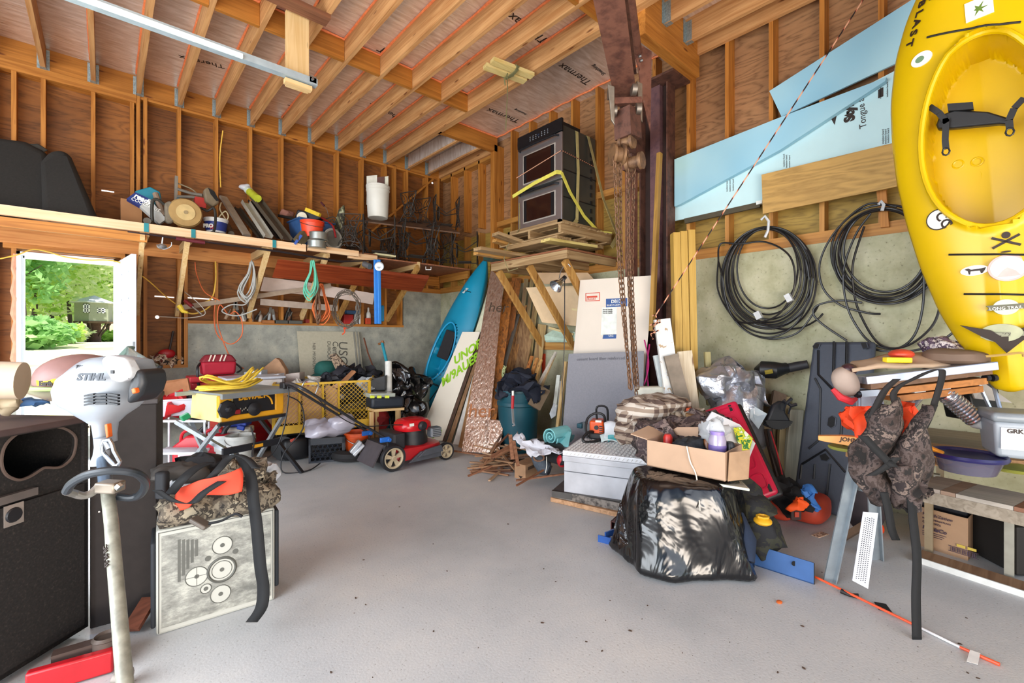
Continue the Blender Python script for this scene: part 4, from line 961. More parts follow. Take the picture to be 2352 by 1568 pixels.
channel(P(586,455,6.1),P(660,552,5.8),.11,.05,mk('#5b5144',.5,.3),'wide dark trough-shaped bar right of the pale fence rail','rail','fence_rail')
channel(P(545,478,6.15),P(600,548,5.9),.06,.03,mk('#4b443a',.6,.2),'narrow dark bar between the two pale rails','rail','metal_bar')
channel(P(574,462,6.2),P(640,548,5.95),.04,.03,mk('#2a2622',.6,.2),'black bar lying against the wide trough bar','rail','metal_bar')
one(MB().tube([P(531,537,5.7),P(524,520,6.1)],.035,14),'pipe_end',mk('#6b6354',.6),'short grey pipe end left of the leaning bars','pipe')
one(MB().tube([PZ(338,507,SZ+.037),PZ(338,507,SZ+.037)+V((.05,.25,0))],.035,14),'pipe_end',mk('#4a4236',.6),'short dark pipe end right of the brown cardboard box','pipe')
one(MB().tube(spline([P(508,465,5.7),P(505,480,5.65),P(515,498,5.6),P(522,510,5.6),P(514,516,5.6),P(500,505,5.6),P(517,485,5.62),P(524,500,5.6),P(508,520,5.6)],5),.007,6),'cord_tangle',mk('#cfc39e',.8),'tangle of cream cord above the white and blue tub','cord')
cg=thing('caulk_gun','caulk tube in a gun with a clear nozzle bag standing on the bars','caulk tube',P(585,460,6.1))
MB().tube([P(570,437,6.15),P(592,456,6.0)],.05,14).build('tube',mk('#c3cc3a',.5),cg);MB().tube([P(569,436,6.15),P(574,440,6.12)],.051,14).build('cap',mk('#d8e4dc',.5),cg)
b=blob(P(562,431,6.15),(.07,.05,.05),.03,9,4);b.build('nozzle_bag',clear('#e6eaf2',.6),cg)
bt=P(715,570,6.2)
tub=thing('storage_tub','blue plastic tub on the shelf right of the long bars','tub',bt)
MB(TR(bt,.1)).loft([[(sx*w_,sy*w_*.8,z)for sx,sy in((-1,-1),(1,-1),(1,1),(-1,1))]for w_,z in((.19,0),(.23,.33),(.25,.33),(.25,.35),(.215,.35),(.175,.02))]).build('body',mk('#2d4f7c',.5),tub,bev=.01)
pail(717,546,6.0,.115,.145,.21,mk('#e0431f',.45,0,.05),'bucket','orange bucket in front of the blue tub on the shelf','bucket')
tn=thing('tin_cans','stack of two round silver tins at the shelf front below the orange bucket','tin',P(730,571,5.85))
for i in range(2):MB(TR(P(728+i*4,571,5.9)+V((0,0,i*.105)))).lathe([(.115,0),(.118,.004),(.112,.01),(.112,.09),(.118,.096),(.115,.1),(0,.1)],28).build('tin',mk('#b3b5ae',.3,.8,.1,6),tn)
one(MB().bar(P(684,557,5.8),P(700,539,5.9),.07,.12),'wood_offcut',mk('#5c5038',.8),'small dark wood block left of the silver tins','block',smooth=0)
one(MB().bar(P(677,560,5.75),P(692,540,5.8),.02,.03),'blue_clamp',mk('#3b5db0',.4),'small bright blue clamp bar beside the dark block','clamp',smooth=0)
js=thing('jigsaw_case','black and yellow power tool with a round white dial above the blue tub','power tool',P(700,505,6.25))
MB().slab([P(676,498,6.25),P(683,480,6.25),P(722,490,6.25),P(738,500,6.25),P(716,508,6.25)],.12,DV).build('body',mk('#1c1b22',.5),js,bev=.015)
MB(FR(P(694,499,6.22),RV,(0,0,1))).lathe([(.07,0),(.07,.012),(0,.012)],22).build('dial',mk('#d9cfb8',.5),js)
MB().bar(P(703,481,6.2),P(735,494,6.15),.04,.05).build('grip',mk('#d8b72a',.5),js,smooth=0)
MB().tube([P(640,495,6.3),P(690,505,6.25)],.02,8).build('barrel',mk('#1e1c1a',.6),js)
one(blob(P(660,490,6.35),(.09,.05,.05),.04,12,9),'rag',mk('#9a6a5c',.9),'crumpled pinkish rag left of the black and yellow tool','rag')
sd=thing('screwdriver','screwdriver with a dark red handle sticking up behind the tub','screwdriver',P(748,490,6.4))
MB().tube([P(737,464,6.4),P(745,473,6.4)],.014,8).build('handle',mk('#4c1d24',.4),sd);MB().tube([P(745,473,6.4),P(751,482,6.4),P(755,498,6.4)],.004,6).build('shaft',metal(),sd)
tkk=thing('tricycle_frame','small red wheeled frame lying between the tub and the iron stands','frame',P(765,555,6.2))
MB(FR(P(765,548,6.1),RV*.6+DV*.8,(0,0,1))).lathe([(.13,-.01),(.14,0),(.13,.01),(.11,.008),(.11,-.008),(.13,-.01)],26).build('wheel',mk('#8b857b',.5),tkk)
MB().tube(spline([P(735,498,6.3),P(752,508,6.2),P(765,520,6.1),P(771,545,6.05)],5),.013,8).build('fork',mk('#8d1f22',.4),tkk)
for i in range(5):MB().tube(spline([P(735+R.uniform(0,30),500+R.uniform(0,20),6.3),P(740+R.uniform(0,35),495+R.uniform(0,30),6.3),P(770+R.uniform(0,15),510+R.uniform(0,40),6.4)],4),.007,6).build('linkage',iron,tkk)
soft([P(768,510,6.4),P(778,480,6.4),P(789,470,6.45),P(790,490,6.45),P(786,560,6.35),P(776,570,6.3)],.05,'camo_bundle',patches(['#2b2b22','#4b4a36','#7c7b5c','#a8aa8c'],16),'folded camouflage bundle standing left of the iron stands','bundle',DV,.01)
cast=mk('#38322d',.6,.35,.25,40,.2)
def treadle():
    t=thing('treadle_stand','x','machine stand',(0,0,0),'cast iron treadle stands stacked on the shelf')
    def side(x):
        mb=MB();A=lambda pts,r=.011:mb.tube(spline([(x,y,z)for y,z in pts],4),r,5)
        for s_ in(1,-1):
            A([(s_*.22,0),(s_*.2,.12),(s_*.09,.28),(s_*.12,.42),(s_*.2,.62),(s_*.2,.68)])
            A([(s_*.2,.02),(s_*.1,.1),(s_*.02,.06),(s_*.1,.2),(s_*.0,.3)],.008)
            A([(s_*.19,.66),(s_*.1,.56),(s_*.14,.46),(s_*.04,.44),(s_*.03,.56),(s_*.1,.64)],.008)
            A([(s_*.03,.3),(s_*.07,.36),(s_*.02,.42),(s_*.0,.36)],.007)
        A([(-.22,.68),(0,.685),(.22,.68)]);A([(-.2,.12),(0,.16),(.2,.12)],.009)
        mb.tube([(x,.07*math.cos(i*.628),.25+.09*math.sin(i*.628))for i in range(10)],.008,5,closed=True)
        mb.tube([(x,.035*math.cos(i*.785),.25+.045*math.sin(i*.785))for i in range(8)],.006,5,closed=True)
        return mb
    for x in(-.26,.26):side(x).build('side_frame',cast,t)
    mb=MB();ctr=(-.17,.05,.34)
    for r_,w_ in((.15,.012),(.12,.008)):mb.tube([(ctr[0],ctr[1]+r_*math.cos(i*.3927),ctr[2]+r_*math.sin(i*.3927))for i in range(16)],w_,6,closed=True)
    for i in range(6):mb.tube([ctr,(ctr[0],ctr[1]+.14*math.cos(i*1.047),ctr[2]+.14*math.sin(i*1.047))],.007,5)
    mb.build('flywheel',cast,t)
    mb=MB();mb.tube([(-.26,-.05,.38),(0,0,.3),(.26,.05,.38)],.012,6).tube([(-.26,.1,.08),(.26,.1,.08)],.01,6).tube([(-.26,-.12,.5),(0,-.02,.34),(.26,-.12,.5)],.01,6)
    mb.build('cross_brace',cast,t)
    mb=MB()
    for i in range(6):mb.tube([(-.13,-.08+i*.035,.09),(.13,-.08+i*.035,.09)],.006,5)
    mb.tube([(-.13,-.08,.09),(.13,-.08,.09),(.13,.1,.09),(-.13,.1,.09)],.009,5,closed=True).build('foot_plate',cast,t)
    return t
tr0=treadle()
spots=[(812,562,6.35,.9,'leftmost iron treadle stand turned edge-on beside the camouflage bundle',0,.7),(872,575,6.6,-.5,'iron treadle stand with its pale flywheel showing below the white bucket',0,.82),(955,590,6.95,-.15,'iron treadle stand with an oval medallion facing out in the middle of the row',0,.85),
         (1010,600,7.25,.3,'iron treadle stand right of the medallion stand on the shelf',0,.8),(1068,608,7.45,-.7,'rightmost iron treadle stand with a dark wheel near the blue kayak tip',0,.78),(905,573,7.3,.5,'iron treadle stand hidden at the back behind the pale flywheel',0,.8),
         (955,522,7.2,.4,'upper left of the two treadle stands stacked on the plank',.0,.72),(1025,530,7.35,-.4,'upper right treadle stand stacked on the plank under the corner',0,.72)]
for i,(u,v,t_,rz,lb,rx,sc)in enumerate(spots):
    o=tr0 if i==0 else copy_tree(tr0)
    q=P(u,v,t_);q.z=SZ-.025 if i<6 else 3.14
    if i==0:q.z=SZ
    q.y=min(q.y,6.92)
    o.location=q;o.rotation_euler=(rx,0,rz);o.scale=(sc,)*3;o['label']=lb
one(MB().slab([P(826,506,6.55),P(1056,534,7.2),P(1010,508,7.6),P(850,494,7.25)],-.02,(0,0,1)),'plank',wood('#7d5e48','#5d4433','x'),'dark plank laid over the iron stands carrying the white bucket','plank',smooth=0)
wp=pail(868,501,6.75,.145,.165,.47,mk('#dcdad0',.45,0,.05,4,.02),'bucket','tall white bucket with a lidded rim standing on the dark plank','bucket',handle=False)
c=P(868,428,6.75)
for(u0,u1,v0,m,nm)in((842,866,402,'#d4d2c4','pale_board'),(882,892,404,'#cdcbb8','pale_board'),(866,884,405,'#5a3a32','brown_board')):
    MB().slab([P(u0,v0+2,6.75),P(u1,v0,6.75),P(u1,470,6.75),P(u0,470,6.75)],.01,DV).build(nm,mk(m,.7),wp,smooth=0)
one(MB().bx(2.9,3.22,6.18,6.32,SZ+.0,SZ+.025),'wood_offcut',mk('#d9cfa2',.7),'small pale board end lying on the shelf front under the iron stands','offcut',smooth=0)
# ================= HANGING UNDER THE SHELF =================
rb=[P(638,595,5.7),P(986,633,7.12),P(983,642,7.13),P(968,670,7.33),P(625,637,5.885)]
redw=wood('#a34a26','#7e2f16','x',1,.4,False)
one(MB().slab(rb,.02,DV),'plank',redw,'long reddish-brown plank hung under the shelf in front of the struts','plank',smooth=0)
pw=mk('#d9c3b6',.8,0,.04)
one(MB().slab([P(606,636,6.2),P(700,647,6.5),P(860,674,6.9),P(856,699,7.0),P(745,680,6.7),P(598,668,6.3)],.01,DV),'drywall_strip',pw,'pinkish white board strip lying on the struts behind the red plank','board',smooth=0)
brd(P(405,708,5.7),P(760,655,6.6),.02,.06,mk('#9d8873',.8),'long grey-brown strip slanting up to the right under the shelf','strip','wood_strip')
brd(P(598,693,6.1),P(775,708,6.7),.02,.085,mk('#a59384',.8),'grey wooden strip lying level under the shelf behind the teal hose','strip','wood_strip')
brd(P(565,680,6.2),P(720,662,6.6),.02,.03,mk('#b9a68f',.8),'thin pale strip crossing behind the grey cords','strip','wood_strip')
def loops(n,top,bot,du,t,r,m,name,label,cat,seed=1,waist=.5,k=9):
    rg=random.Random(seed);th_=thing(name,label,cat,P(bot[0],bot[1],t))
    mb=MB()
    for i in range(n):
        a=rg.uniform(.55,1.0)*du;x0=rg.uniform(-.15,.15)*du;vb=bot[1]-rg.uniform(0,.22)*(bot[1]-top[1]);tt=t+rg.uniform(-.08,.08)
        pts=[(top[0]+rg.uniform(-3,3),top[1]+rg.uniform(-2,3)),(top[0]-a*waist+x0*.5,top[1]+(vb-top[1])*.35),(bot[0]-a+x0,top[1]+(vb-top[1])*.75),(bot[0]+x0,vb),(bot[0]+a+x0,top[1]+(vb-top[1])*.75),(top[0]+a*waist+x0*.5,top[1]+(vb-top[1])*.35)]
        mb.tube(spline([P(u,v,tt)for u,v in pts],5,closed=True),r,6,closed=True)
    mb.build('coil',m,th_);return th_
gc=loops(9,(577,600),(566,697),19,5.9,.008,mk('#a9a8a2',.6),'cord_bundle','bundle of pale grey electric cords hanging from the third strut','cord',3)
MB().tube(spline([P(572,690,5.85),P(560,700,5.8),P(530,700,5.8),P(510,715,5.8),P(545,725,5.8),P(590,710,5.85)],5),.008,6).build('loose_end',mk('#a9a8a2',.6),gc)
loops(7,(718,599),(712,690),16,5.55,.008,mk('#5fb79a',.5),'hose','teal hose looped over the red plank','hose',5)
loops(10,(738,652),(737,746),20,5.9,.007,mk('#d46a34',.7),'rope_bundle','bundle of orange rope hanging below the red plank','rope',6)
loops(5,(730,655),(730,745),7,5.85,.011,rc,'chain_bundle','rusty chain hanging inside the orange rope bundle','chain',7)
wc=thing('wire_coil','round coil of grey wire hanging on the strut right of the orange rope','wire coil',P(796,755,6.1))
for i in range(9):MB().tube([P(796+R.uniform(-3,3)+(24+i)*math.cos(a),710+R.uniform(-2,2)+(36+i*1.0)*math.sin(a),6.1+.02*i)for a in[2*math.pi*j/26 for j in range(26)]],.005,5,closed=True).build('loop',mk('#6d6458',.6),wc)
MB().tube(spline([P(796,755,6.1),P(790,752,6.1),P(792,762,6.1),P(786,768,6.1)],4),.008,6).build('tag_cord',mk('#d1481f',.6),wc)
bf=thing('foam_strips','two bright blue foam strips hanging straight down from the shelf edge','foam strip',P(869,745,6.1))
for u0,u1 in((858,866),(866,874)):MB().bar(P((u0+u1)/2,596,6.1),P((u0+u1)/2+2,744,6.1),.045,.03).build('strip',mk('#2f7fd0',.6,0,.08),bf,bev=.008)
def cord(pts,t,r,m,label,name='extension_cord',cat='cord',k=6):
    return one(MB().tube(spline([P(p[0],p[1],p[2]if len(p)>2 else t)for p in pts],k),r,6),name,m,label,cat)
orc=mk('#d86a3a',.6);yc=mk('#e6b84a',.6)
cord([(448,602),(452,630),(470,670),(505,690)],5.8,.006,orc,'thin orange cord dropping from the ledger left of the grey cords')
cord([(495,690),(492,730),(500,770),(530,790),(555,770),(555,735),(540,715),(525,722),(505,700),(500,740),(515,790),(535,830),(560,846)],5.9,.007,orc,'long orange cord looping down over the grey concrete wall')
cord([(0,594,4.6),(40,585,4.7),(75,573,4.8),(110,578,4.9),(150,590,5.0),(200,597,5.1),(270,601,5.2),(335,640,5.3),(380,680,5.6),(410,702,5.8)],5,.007,yc,'yellow cord running along the door head and down to the right')
cord([(512,300,6.05),(505,360,6.05),(507,430,6.0)],6.0,.008,yc,'thin yellow cord hanging between the studs above the shelf')
cord([(495,600),(495,650),(480,690),(415,705),(440,720),(470,712),(495,690)],5.9,.009,yc,'yellow cord looping with a plug under the shelf')
cord([(424,670),(460,700),(470,722),(430,730),(390,728),(365,727)],5.7,.005,mk('#c9c0b4',.7),'thin pale wire running left to the glowing spot on the wall')
dm_=thing('drop_light','dark red drop light with a yellow plug hanging at the second strut','lamp',P(450,720,5.6))
MB().tube([P(425,690,5.6),P(442,704,5.6)],.022,10).build('grip',mk('#7a1f20',.5),dm_);MB().tube([P(442,704,5.6),P(464,722,5.6)],.012,8).build('shaft',metal('#b9b3a8'),dm_);MB().tube([P(412,702,5.5),P(421,715,5.5),P(432,718,5.5)],[.03,.024,.012],8).build('plug',mk('#e3c33c',.5),dm_)
fr1=thing('fishing_rod','dark fishing rod with a silver reel slung along the shelf edge','fishing rod',P(450,558,4.9))
MB().tube([P(293,532,4.55),P(340,538,4.65),P(400,546,4.85),P(560,566,5.35)],[.006,.008,.012,.006],8).build('rod',mk('#2b1d22',.4),fr1)
MB().tube([P(404,547,4.86),P(470,557,5.05)],.02,10).build('grip',mk('#5e1a26',.5),fr1)
MB().ball(P(372,566,4.75),(.045,.04,.03),12).tube([P(374,545,4.75),P(372,560,4.75)],.008,6).tube(spline([P(360,562,4.7),P(375,572,4.7),P(392,566,4.7),P(394,556,4.7)],4),.005,6).build('reel',mk('#aeb2b5',.25,.8),fr1)
fr2=thing('fishing_rod','long black fishing rod with a reel near the blue foam strips','fishing rod',P(700,580,5.6))
MB().tube([P(480,556,5.1),P(640,577,5.6),P(780,600,6.05),P(880,598,6.4)],[.012,.014,.014,.006],8).build('rod',mk('#1c1216',.4),fr2)
MB().tube([P(836,606,6.2),P(850,612,6.15)],.04,14).build('reel',mk('#8a8f94',.3,.7),fr2)
MB(FR(P(872,612,6.05),RV,(0,0,1))).lathe([(.02,0),(.06,0),(.062,.012),(.06,.025),(.035,.03),(.02,.025)],22).build('spool',mk('#a8acae',.35,.6),fr2)
one(MB().tube([P(978,612,6.9),P(978,619,6.9),P(990,619,6.9),P(990,613,6.9)],.007,6),'hook',mk('#e8e8e4',.4),'small white hook under the shelf edge near the corner','hook')
# ================= CLUTTER ON THE CONCRETE LEDGE =================
LZ=1.61
lab=[('red and white bottle standing near the left end of the wall ledge',559,705,.035,.17,'#c9bdb0','bottle'),('white bottle with a red label beside the third strut foot',577,700,.03,.17,'#c7b4a8','bottle'),('small white bottle leaning right of the third strut foot',598,706,.03,.15,'#b9a594','bottle'),
       ('dark can standing right of the centre stud on the wall ledge',664,708,.04,.26,'#2e2c2c','can'),('white bottle with a black cap left of the blue foam strips',830,722,.04,.25,'#dfe2e4','bottle'),('white caulk tube standing just left of the blue foam strips',846,712,.04,.28,'#e0dcd4','tube'),
       ('tall white tube behind the wire coil on the wall ledge',818,710,.035,.3,'#d6d8da','tube')]
for lb,u,v,r,h,c_,ct in lab:
    q=PY(u,v,7.27);q.z=LZ+.002
    one(MB(TR(q)).lathe([(r*.9,0),(r,.01),(r,h*.62),(r*.5,h*.75),(r*.4,h*.77),(r*.4,h*.95),(r*.3,h),(0,h)],16),ct if ct!='tube' else 'caulk_tube',mk(c_,.45),lb,ct)
def ledge_box(u0,u1,h,col_,name,label,cat,dz=0,d=.1,y=7.22):
    a,b=PY(u0,730,y),PY(u1,730,y);return one(MB().bx(a.x,b.x,y,y+d,LZ+dz+.001,LZ+dz+h),name,mk(col_,.55),label,cat,smooth=0,bev=.006)
ledge_box(702,712,.06,'#8d2a1e','small_box','little dark red box on the ledge under the orange rope','box');ledge_box(790,812,.15,'#b3231f','red_case','red tool case inside the wire coil on the wall ledge','case');ledge_box(797,826,.06,'#3f5f86','blue_tray','blue tray on top of the red case on the wall ledge','tray',.16)
ledge_box(842,852,.10,'#c4441f','small_carton','orange-red carton under the white caulk tube','carton',y=7.13,d=.07);ledge_box(603,631,.045,'#a5652f','wood_block','orange wood block on the ledge edge right of the third strut','block',-.02,.08,7.13);ledge_box(634,662,.05,'#4b4a44','stone_block','dark grey block on the ledge edge beside the wood block','block',-.02,.08,7.13);ledge_box(664,695,.05,'#55544e','stone_block','grey block on the ledge edge left of the orange rope','block',-.02,.08,7.13)
bj=thing('jug','teal plastic jug on the ledge right of the blue foam strips','jug',PY(880,735,7.24))
MB().slab([PY(871,738,7.22),PY(871,706,7.22),PY(880,700,7.22),PY(888,704,7.22),PY(889,738,7.22)],.1,(0,1,0)).build('body',mk('#2a7aa0',.5),bj,bev=.02)
for i in range(11):
    u=515+i*15+R.uniform(-5,5);q=PY(u,728,7.24);q.z=LZ+.03
    ang=R.uniform(-.5,.9);L_=R.uniform(.14,.3)
    lbs=['pale crumpled tool','short tan handled tool','dark pliers','grey caulk gun','blue handled tool','black clamp','dark bottle brush','bright metal clamp','small steel vise grip','black handled snips','rusty spring tool']
    where=['at the left end of the wall ledge','second from the left on the wall ledge','left of the third strut foot','leaning right of the third strut foot','between the third strut and centre stud','leaning left of the centre stud','just left of the dark can','right of the dark can','further right of the dark can','left of the orange rope bundle','behind the orange rope bundle']
    cols_=['#b79c80','#a8825a','#3a3630','#6b6a66','#2f4a6b','#22201e','#46423c','#a5a8a8','#9a9c9c','#26221f','#6a4630']
    t_=thing('hand_tool','%s %s'%(lbs[i],where[i]),'tool',q)
    e=q+V((L_*math.sin(ang)*.6,0,L_*math.cos(ang)));MB().tube([q,q.lerp(e,.5)],.02,8).build('handle',mk(cols_[i],.6),t_)
    MB().bar(q.lerp(e,.5),e,.035,.012).build('head',mk('#77736c',.5,.5),t_,smooth=0)
# ================= BLUE KAYAK AND THE LEANING SHEETS =================
def G(u,v,z=0.0):return PZ(u,v,z)
ktip=P(1117,592,7.05);kbot=P(958,975,6.85)
bky=(ktip-kbot).normalized();bkn=(-RV*.62-DV*.78);bkn=(bkn-bky*bkn.dot(bky)).normalized();bkx=bky.cross(bkn).normalized()
bL=(ktip-kbot).length
bk_=thing('kayak','bright blue kayak standing on end in the far corner','kayak',kbot)
def bw(a):f=a/bL;return max(.012,.34*(math.sin(math.pi*min(1,max(0,f))**.92)**.75))
bca,bch,bcw=bL*.42,.46,.19
def bi(a,x):return 1-(x/bcw)**2-((a-bca)/bch)**2
def bdeck(a,x):
    w_=bw(a);s_=max(-1,min(1,x/w_));h=.11*min(1,w_/.2)*(1-abs(s_)**2.2)**.8;i=bi(a,x)
    if i>-.15:h+=.03*max(0,1-abs(i)/.15)
    if i>0:h-=min(1,i/.15)*.2
    return h
def bpt(a,x,off=0):return kbot+bky*a+bkx*x+bkn*(bdeck(a,x)+off)
rings=[]
for i in range(81):
    a=bL*i/80;w_=bw(a);ring=[bpt(a,w_*(-1+2*j/36))for j in range(37)]
    for j in range(1,12):
        s_=1-2*j/12;ring.append(kbot+bky*a+bkx*(w_*s_)-bkn*(.17*min(1,w_/.15)*(1-abs(s_)**2.5)**.6))
    rings.append(ring)
MB().loft(rings).build('hull',mk('#0f86a8',.4,0,.1,3,.03),bk_,smooth=60)
MB().tube([bpt(bca+bch*math.sin(t_*.21),bcw*1.03*math.cos(t_*.21),.008)for t_ in range(30)],.013,6,closed=True).build('cockpit_rim',mk('#2b9fd0',.35),bk_)
MB().slab([bpt(bca-.1,-.12,.13),bpt(bca-.1,.12,.13),bpt(bca+.34,.1,.17),bpt(bca+.34,-.1,.17)],.03,bkn).build('seat',mk('#201f22',.8),bk_,bev=.01)
for a,l in((.55,.5),(.62,.4)):
    MB().tube([bpt(bL*.2+a*.2,-.2+.4*j/10,.008)for j in range(11)]+[bpt(bL*.1+a*.1,.1-.2*j/6,.008)for j in range(7)],.006,5).build('bungee',blk,bk_)
MB().tube([bpt(bL*.78,-.08+.16*j/6,.008)for j in range(7)],.006,5).build('bungee',blk,bk_)
MB().tube([ktip-bky*.04,ktip+bky*.04],.02,8).build('carry_loop',blk,bk_)
def bfr(u,v):
    r=ray(u,v);o=V((0,0,EYE));c=kbot;t=(c+bkn*.09-o).dot(bkn)/r.dot(bkn);return o+r*t
c=bpt(bL*.22,.13,.012);e=bpt(bL*.36,.15,.012);ex=(e-c).normalized();ez=bkn;ey=ez.cross(ex).normalized();ez=ex.cross(ey)
mm=Matrix((ex,ey,ez)).transposed().to_4x4();mm.translation=bpt(bL*.13,-.02,.05);text('Windolphin',.13,mm,wht,bk_,bold=.003,shear=.3)
mm=mm.copy();mm.translation=bpt(bL*.76,.0,.05);text('aruba 10',.07,mm,wht,bk_,bold=.001)
wf=mk('#e4dccb',.75,0,.03,4,.02)
fpl=planar([P(1062,762,6.55),P(1103,762,6.4),P(1016,1012,6.1),None],3,958,1010)
fp_=thing('foam_board','off-white foam panel with slanting green lettering leaning before the blue kayak','foam panel',fpl[3])
MB().slab(fpl,.04,DV).build('panel',wf,fp_,smooth=0)
grn=mk('#8fc41e',.6)
def fptext(s_,u,v,u2,v2,size):
    fq=[fpl[3],fpl[2],fpl[1],fpl[0]]
    ontext(fq,s_,u,v,u2,v2,size,grn,fp_,bold=.006,shear=.3)
fptext('UNOFOM',1044,838,1096,802,.17);fptext('M/9AUE8',1016,888,1070,848,.17);fptext('MO',994,1006,1008,998,.1)
def leaner(pts,th,name,m,label,cat='board',nrm=None):return one(MB().slab([P(*p)for p in pts],th,nrm or DV),name,m,label,cat,smooth=0)
leaner([(1091,762,6.8),(1120,668,7.0),(1130,676,7.0),(1112,762,6.7)],.03,'foam_board',mk('#efe9c8',.7),'cream foam panel rising behind the off-white panel beside the blue kayak','foam panel')
leaner([(1102,770,6.42),(1108,770,6.4),(1024,1014,6.05),(1016,1013,6.08)],.05,'board',wood('#5c4231','#3c2a1f','z'),'dark brown board on edge right of the green-lettered panel')
leaner([(1109,775,6.4),(1114,775,6.38),(1036,1016,6.0),(1026,1015,6.03)],.05,'board',wood('#9a7550','#7a5838','z'),'tan board on edge between the dark board and the white sheet')
leaner([(1114,770,6.35),(1122,765,6.3),(1058,1022,5.85),(1040,1020,5.92)],.03,'sheet',mk('#dcdad2',.7),'narrow white sheet leaning left of the foil-faced board','sheet')
leaner([(1121,700,6.6),(1128,700,6.55),(1064,1032,5.7),(1052,1028,5.78)],.03,'board',wood('#c19366','#a37548','z'),'thin tan board touching the left edge of the foil-faced board')
foil2,nt,bs=newmat('foil_board')
bs.inputs['Metallic'].default_value=.85;bs.inputs['Roughness'].default_value=.24
n=N(nt,'ShaderNodeTexNoise');n.inputs['Scale'].default_value=9;n.inputs['Detail'].default_value=6;nt.links.new(coords(nt,(5,5,.25)),n.inputs['Vector'])
nt.links.new(ramp(nt,n.outputs['Fac'],[(.3,'#c4a08a'),(.6,'#ead8c8')]),bs.inputs['Base Color']);bump(nt,bs,n.outputs['Fac'],.6,.02)
fq=planar([P(1060,1037,5.52),P(1118,1040,5.42),P(1158,637,6.6),None],3,1127,621)
fo=thing('foil_board','tall foil-faced insulation board with brown lettering leaning on the lumber','insulation board',fq[0])
MB().slab(fq,.05,DV).build('panel',foil2,fo,smooth=0)
q2=[on(fq,u,v,.0)for u,v in((1113,962),(1158,967),(1147,1034),(1118,1040))]
MB().slab(q2,.06,DV).build('offcut',foil2,fo,smooth=0)
ontext(fq,'her',1120,715,1142,716,.22,mk('#4a3a2c',.6),fo);ontext(fq,'her',1074,958,1112,958,.26,mk('#a8683c',.6),fo);ontext(fq,'sheathing',1074,985,1108,985,.07,mk('#b98a6a',.6),fo)
for i,(a,b,w_,c1_,lb)in enumerate((((1170,648,6.75),(1124,985,5.62),.14,'#b8712f','orange-brown stud leaning directly behind the foil-faced board'),((1187,640,6.95),(1136,960,5.95),.14,'#9d5d28','darker stud leaning second behind the foil-faced board'),
        ((1201,700,7.0),(1155,930,6.3),.12,'#c08a4a','third leaning stud counted from the foil-faced board'),((1213,735,6.9),(1180,900,6.4),.22,'#a98355','wide weathered board leaning behind the trash can'),
        ((1236,640,7.0),(1215,830,6.6),.07,'#b9a060','upright lath behind the left diagonal strut'),((1222,640,7.05),(1203,820,6.7),.05,'#9d8850','thin upright lath left of the first lath behind the struts'),((1245,745,6.8),(1225,905,6.4),.12,'#c7a86a','pale board leaning just left of the wall ledger'),((1209,640,7.1),(1190,800,6.8),.06,'#857444','darkest upright lath behind the struts'))):
    one(MB().bar(P(*a),P(*b),w_,.04,up=tuple(-DV)),'stud' if i<3 else 'lath' if w_<.1 else 'board',wood(c1_,'#6f4722','z',1+i*.01),lb,'lumber',smooth=0)
one(MB().bar(P(1191,722,6.6),P(1150,872,6.0),.05,.02),'metal_strip',mk('#8f8d86',.35,.7),'grey metal strip leaning between the studs and the wide board','metal strip',smooth=0)
one(MB().tube(spline([P(1160,840,5.9),P(1156,860,5.88),P(1161,875,5.88),P(1154,890,5.86)],4),.025,8),'camo_strap',patches(['#4b5a2c','#b9c08a','#2c3018'],30),'camouflage strap end hanging left of the trash can','strap')
tcn=G(1190,1032);tcan=thing('trash_can','dark teal plastic trash can full of wood sticks','trash can',tcn)
pc=mk('#0f4a57',.5,0,.1,4,.03)
MB(TR(tcn)).lathe([(.215,0),(.225,.01),(.25,.55),(.262,.56),(.262,.60),(.255,.61),(.268,.72),(.285,.725),(.285,.75),(.26,.75),(.245,.6),(.21,.03),(0,.03)],36).build('body',pc,tcan)
c=tcn+V((0,0,.66))-DV*.2+RV*.16;MB().bar(c-RV*.08,c+RV*.08,.09,.04).bar(c-RV*.08-V((0,0,.04)),c+RV*.08-V((0,0,.04)),.05,.05).build('handle',pc,tcan,smooth=0,bev=.01)
jm=mk('#161c2c',.75,0,.2,12,.6)
jk=MB()
for u,v,t_,r_ in((1180,880,5.6,.17),(1215,893,5.45,.15),(1237,905,5.4,.13),(1205,868,5.7,.14),(1160,892,5.5,.09)):
    b=MB().ball(P(u,v,t_),(r_,r_*.8,r_*.55),20);o_=len(jk.v);jk.v+=b.v;jk.f+=[tuple(i+o_ for i in f)for f in b.f]
jk.disturb(.10,5,3,True);one(jk,'jacket',jm,'dark navy jacket thrown over the trash can','jacket')
rt_=thing('fillet_tool','slim tool with a red and white handle hanging on the trash can front','tool',P(1178,975,5.2))
MB().tube([P(1178,897,5.25),P(1178,912,5.25)],.014,8).build('cap',wht,rt_);MB().tube([P(1178,908,5.25),P(1177,938,5.25)],.018,8).build('handle',mk('#b5222b',.4),rt_);MB().bar(P(1177,936,5.25),P(1179,972,5.25),.03,.01).tube([P(1179,970,5.25),P(1182,976,5.25),P(1177,978,5.25)],.012,6).build('blade',mk('#c9cdd2',.3,.6),rt_)
stk=[('#b5743c',1196,870,1222,818,'reddish stick standing left in the trash can'),('#c48a4c',1210,868,1234,822,'tan stick standing second from the left in the trash can'),('#d3a565',1222,868,1243,826,'light stick standing third from the left in the trash can'),('#e6dfd0',1226,875,1277,808,'long white painted stick slanting right out of the trash can'),('#8a5f3c',1215,872,1229,836,'short brown stick in the middle of the trash can'),('#d8b98c',1238,872,1275,812,'long tan stick slanting beside the white painted one')]
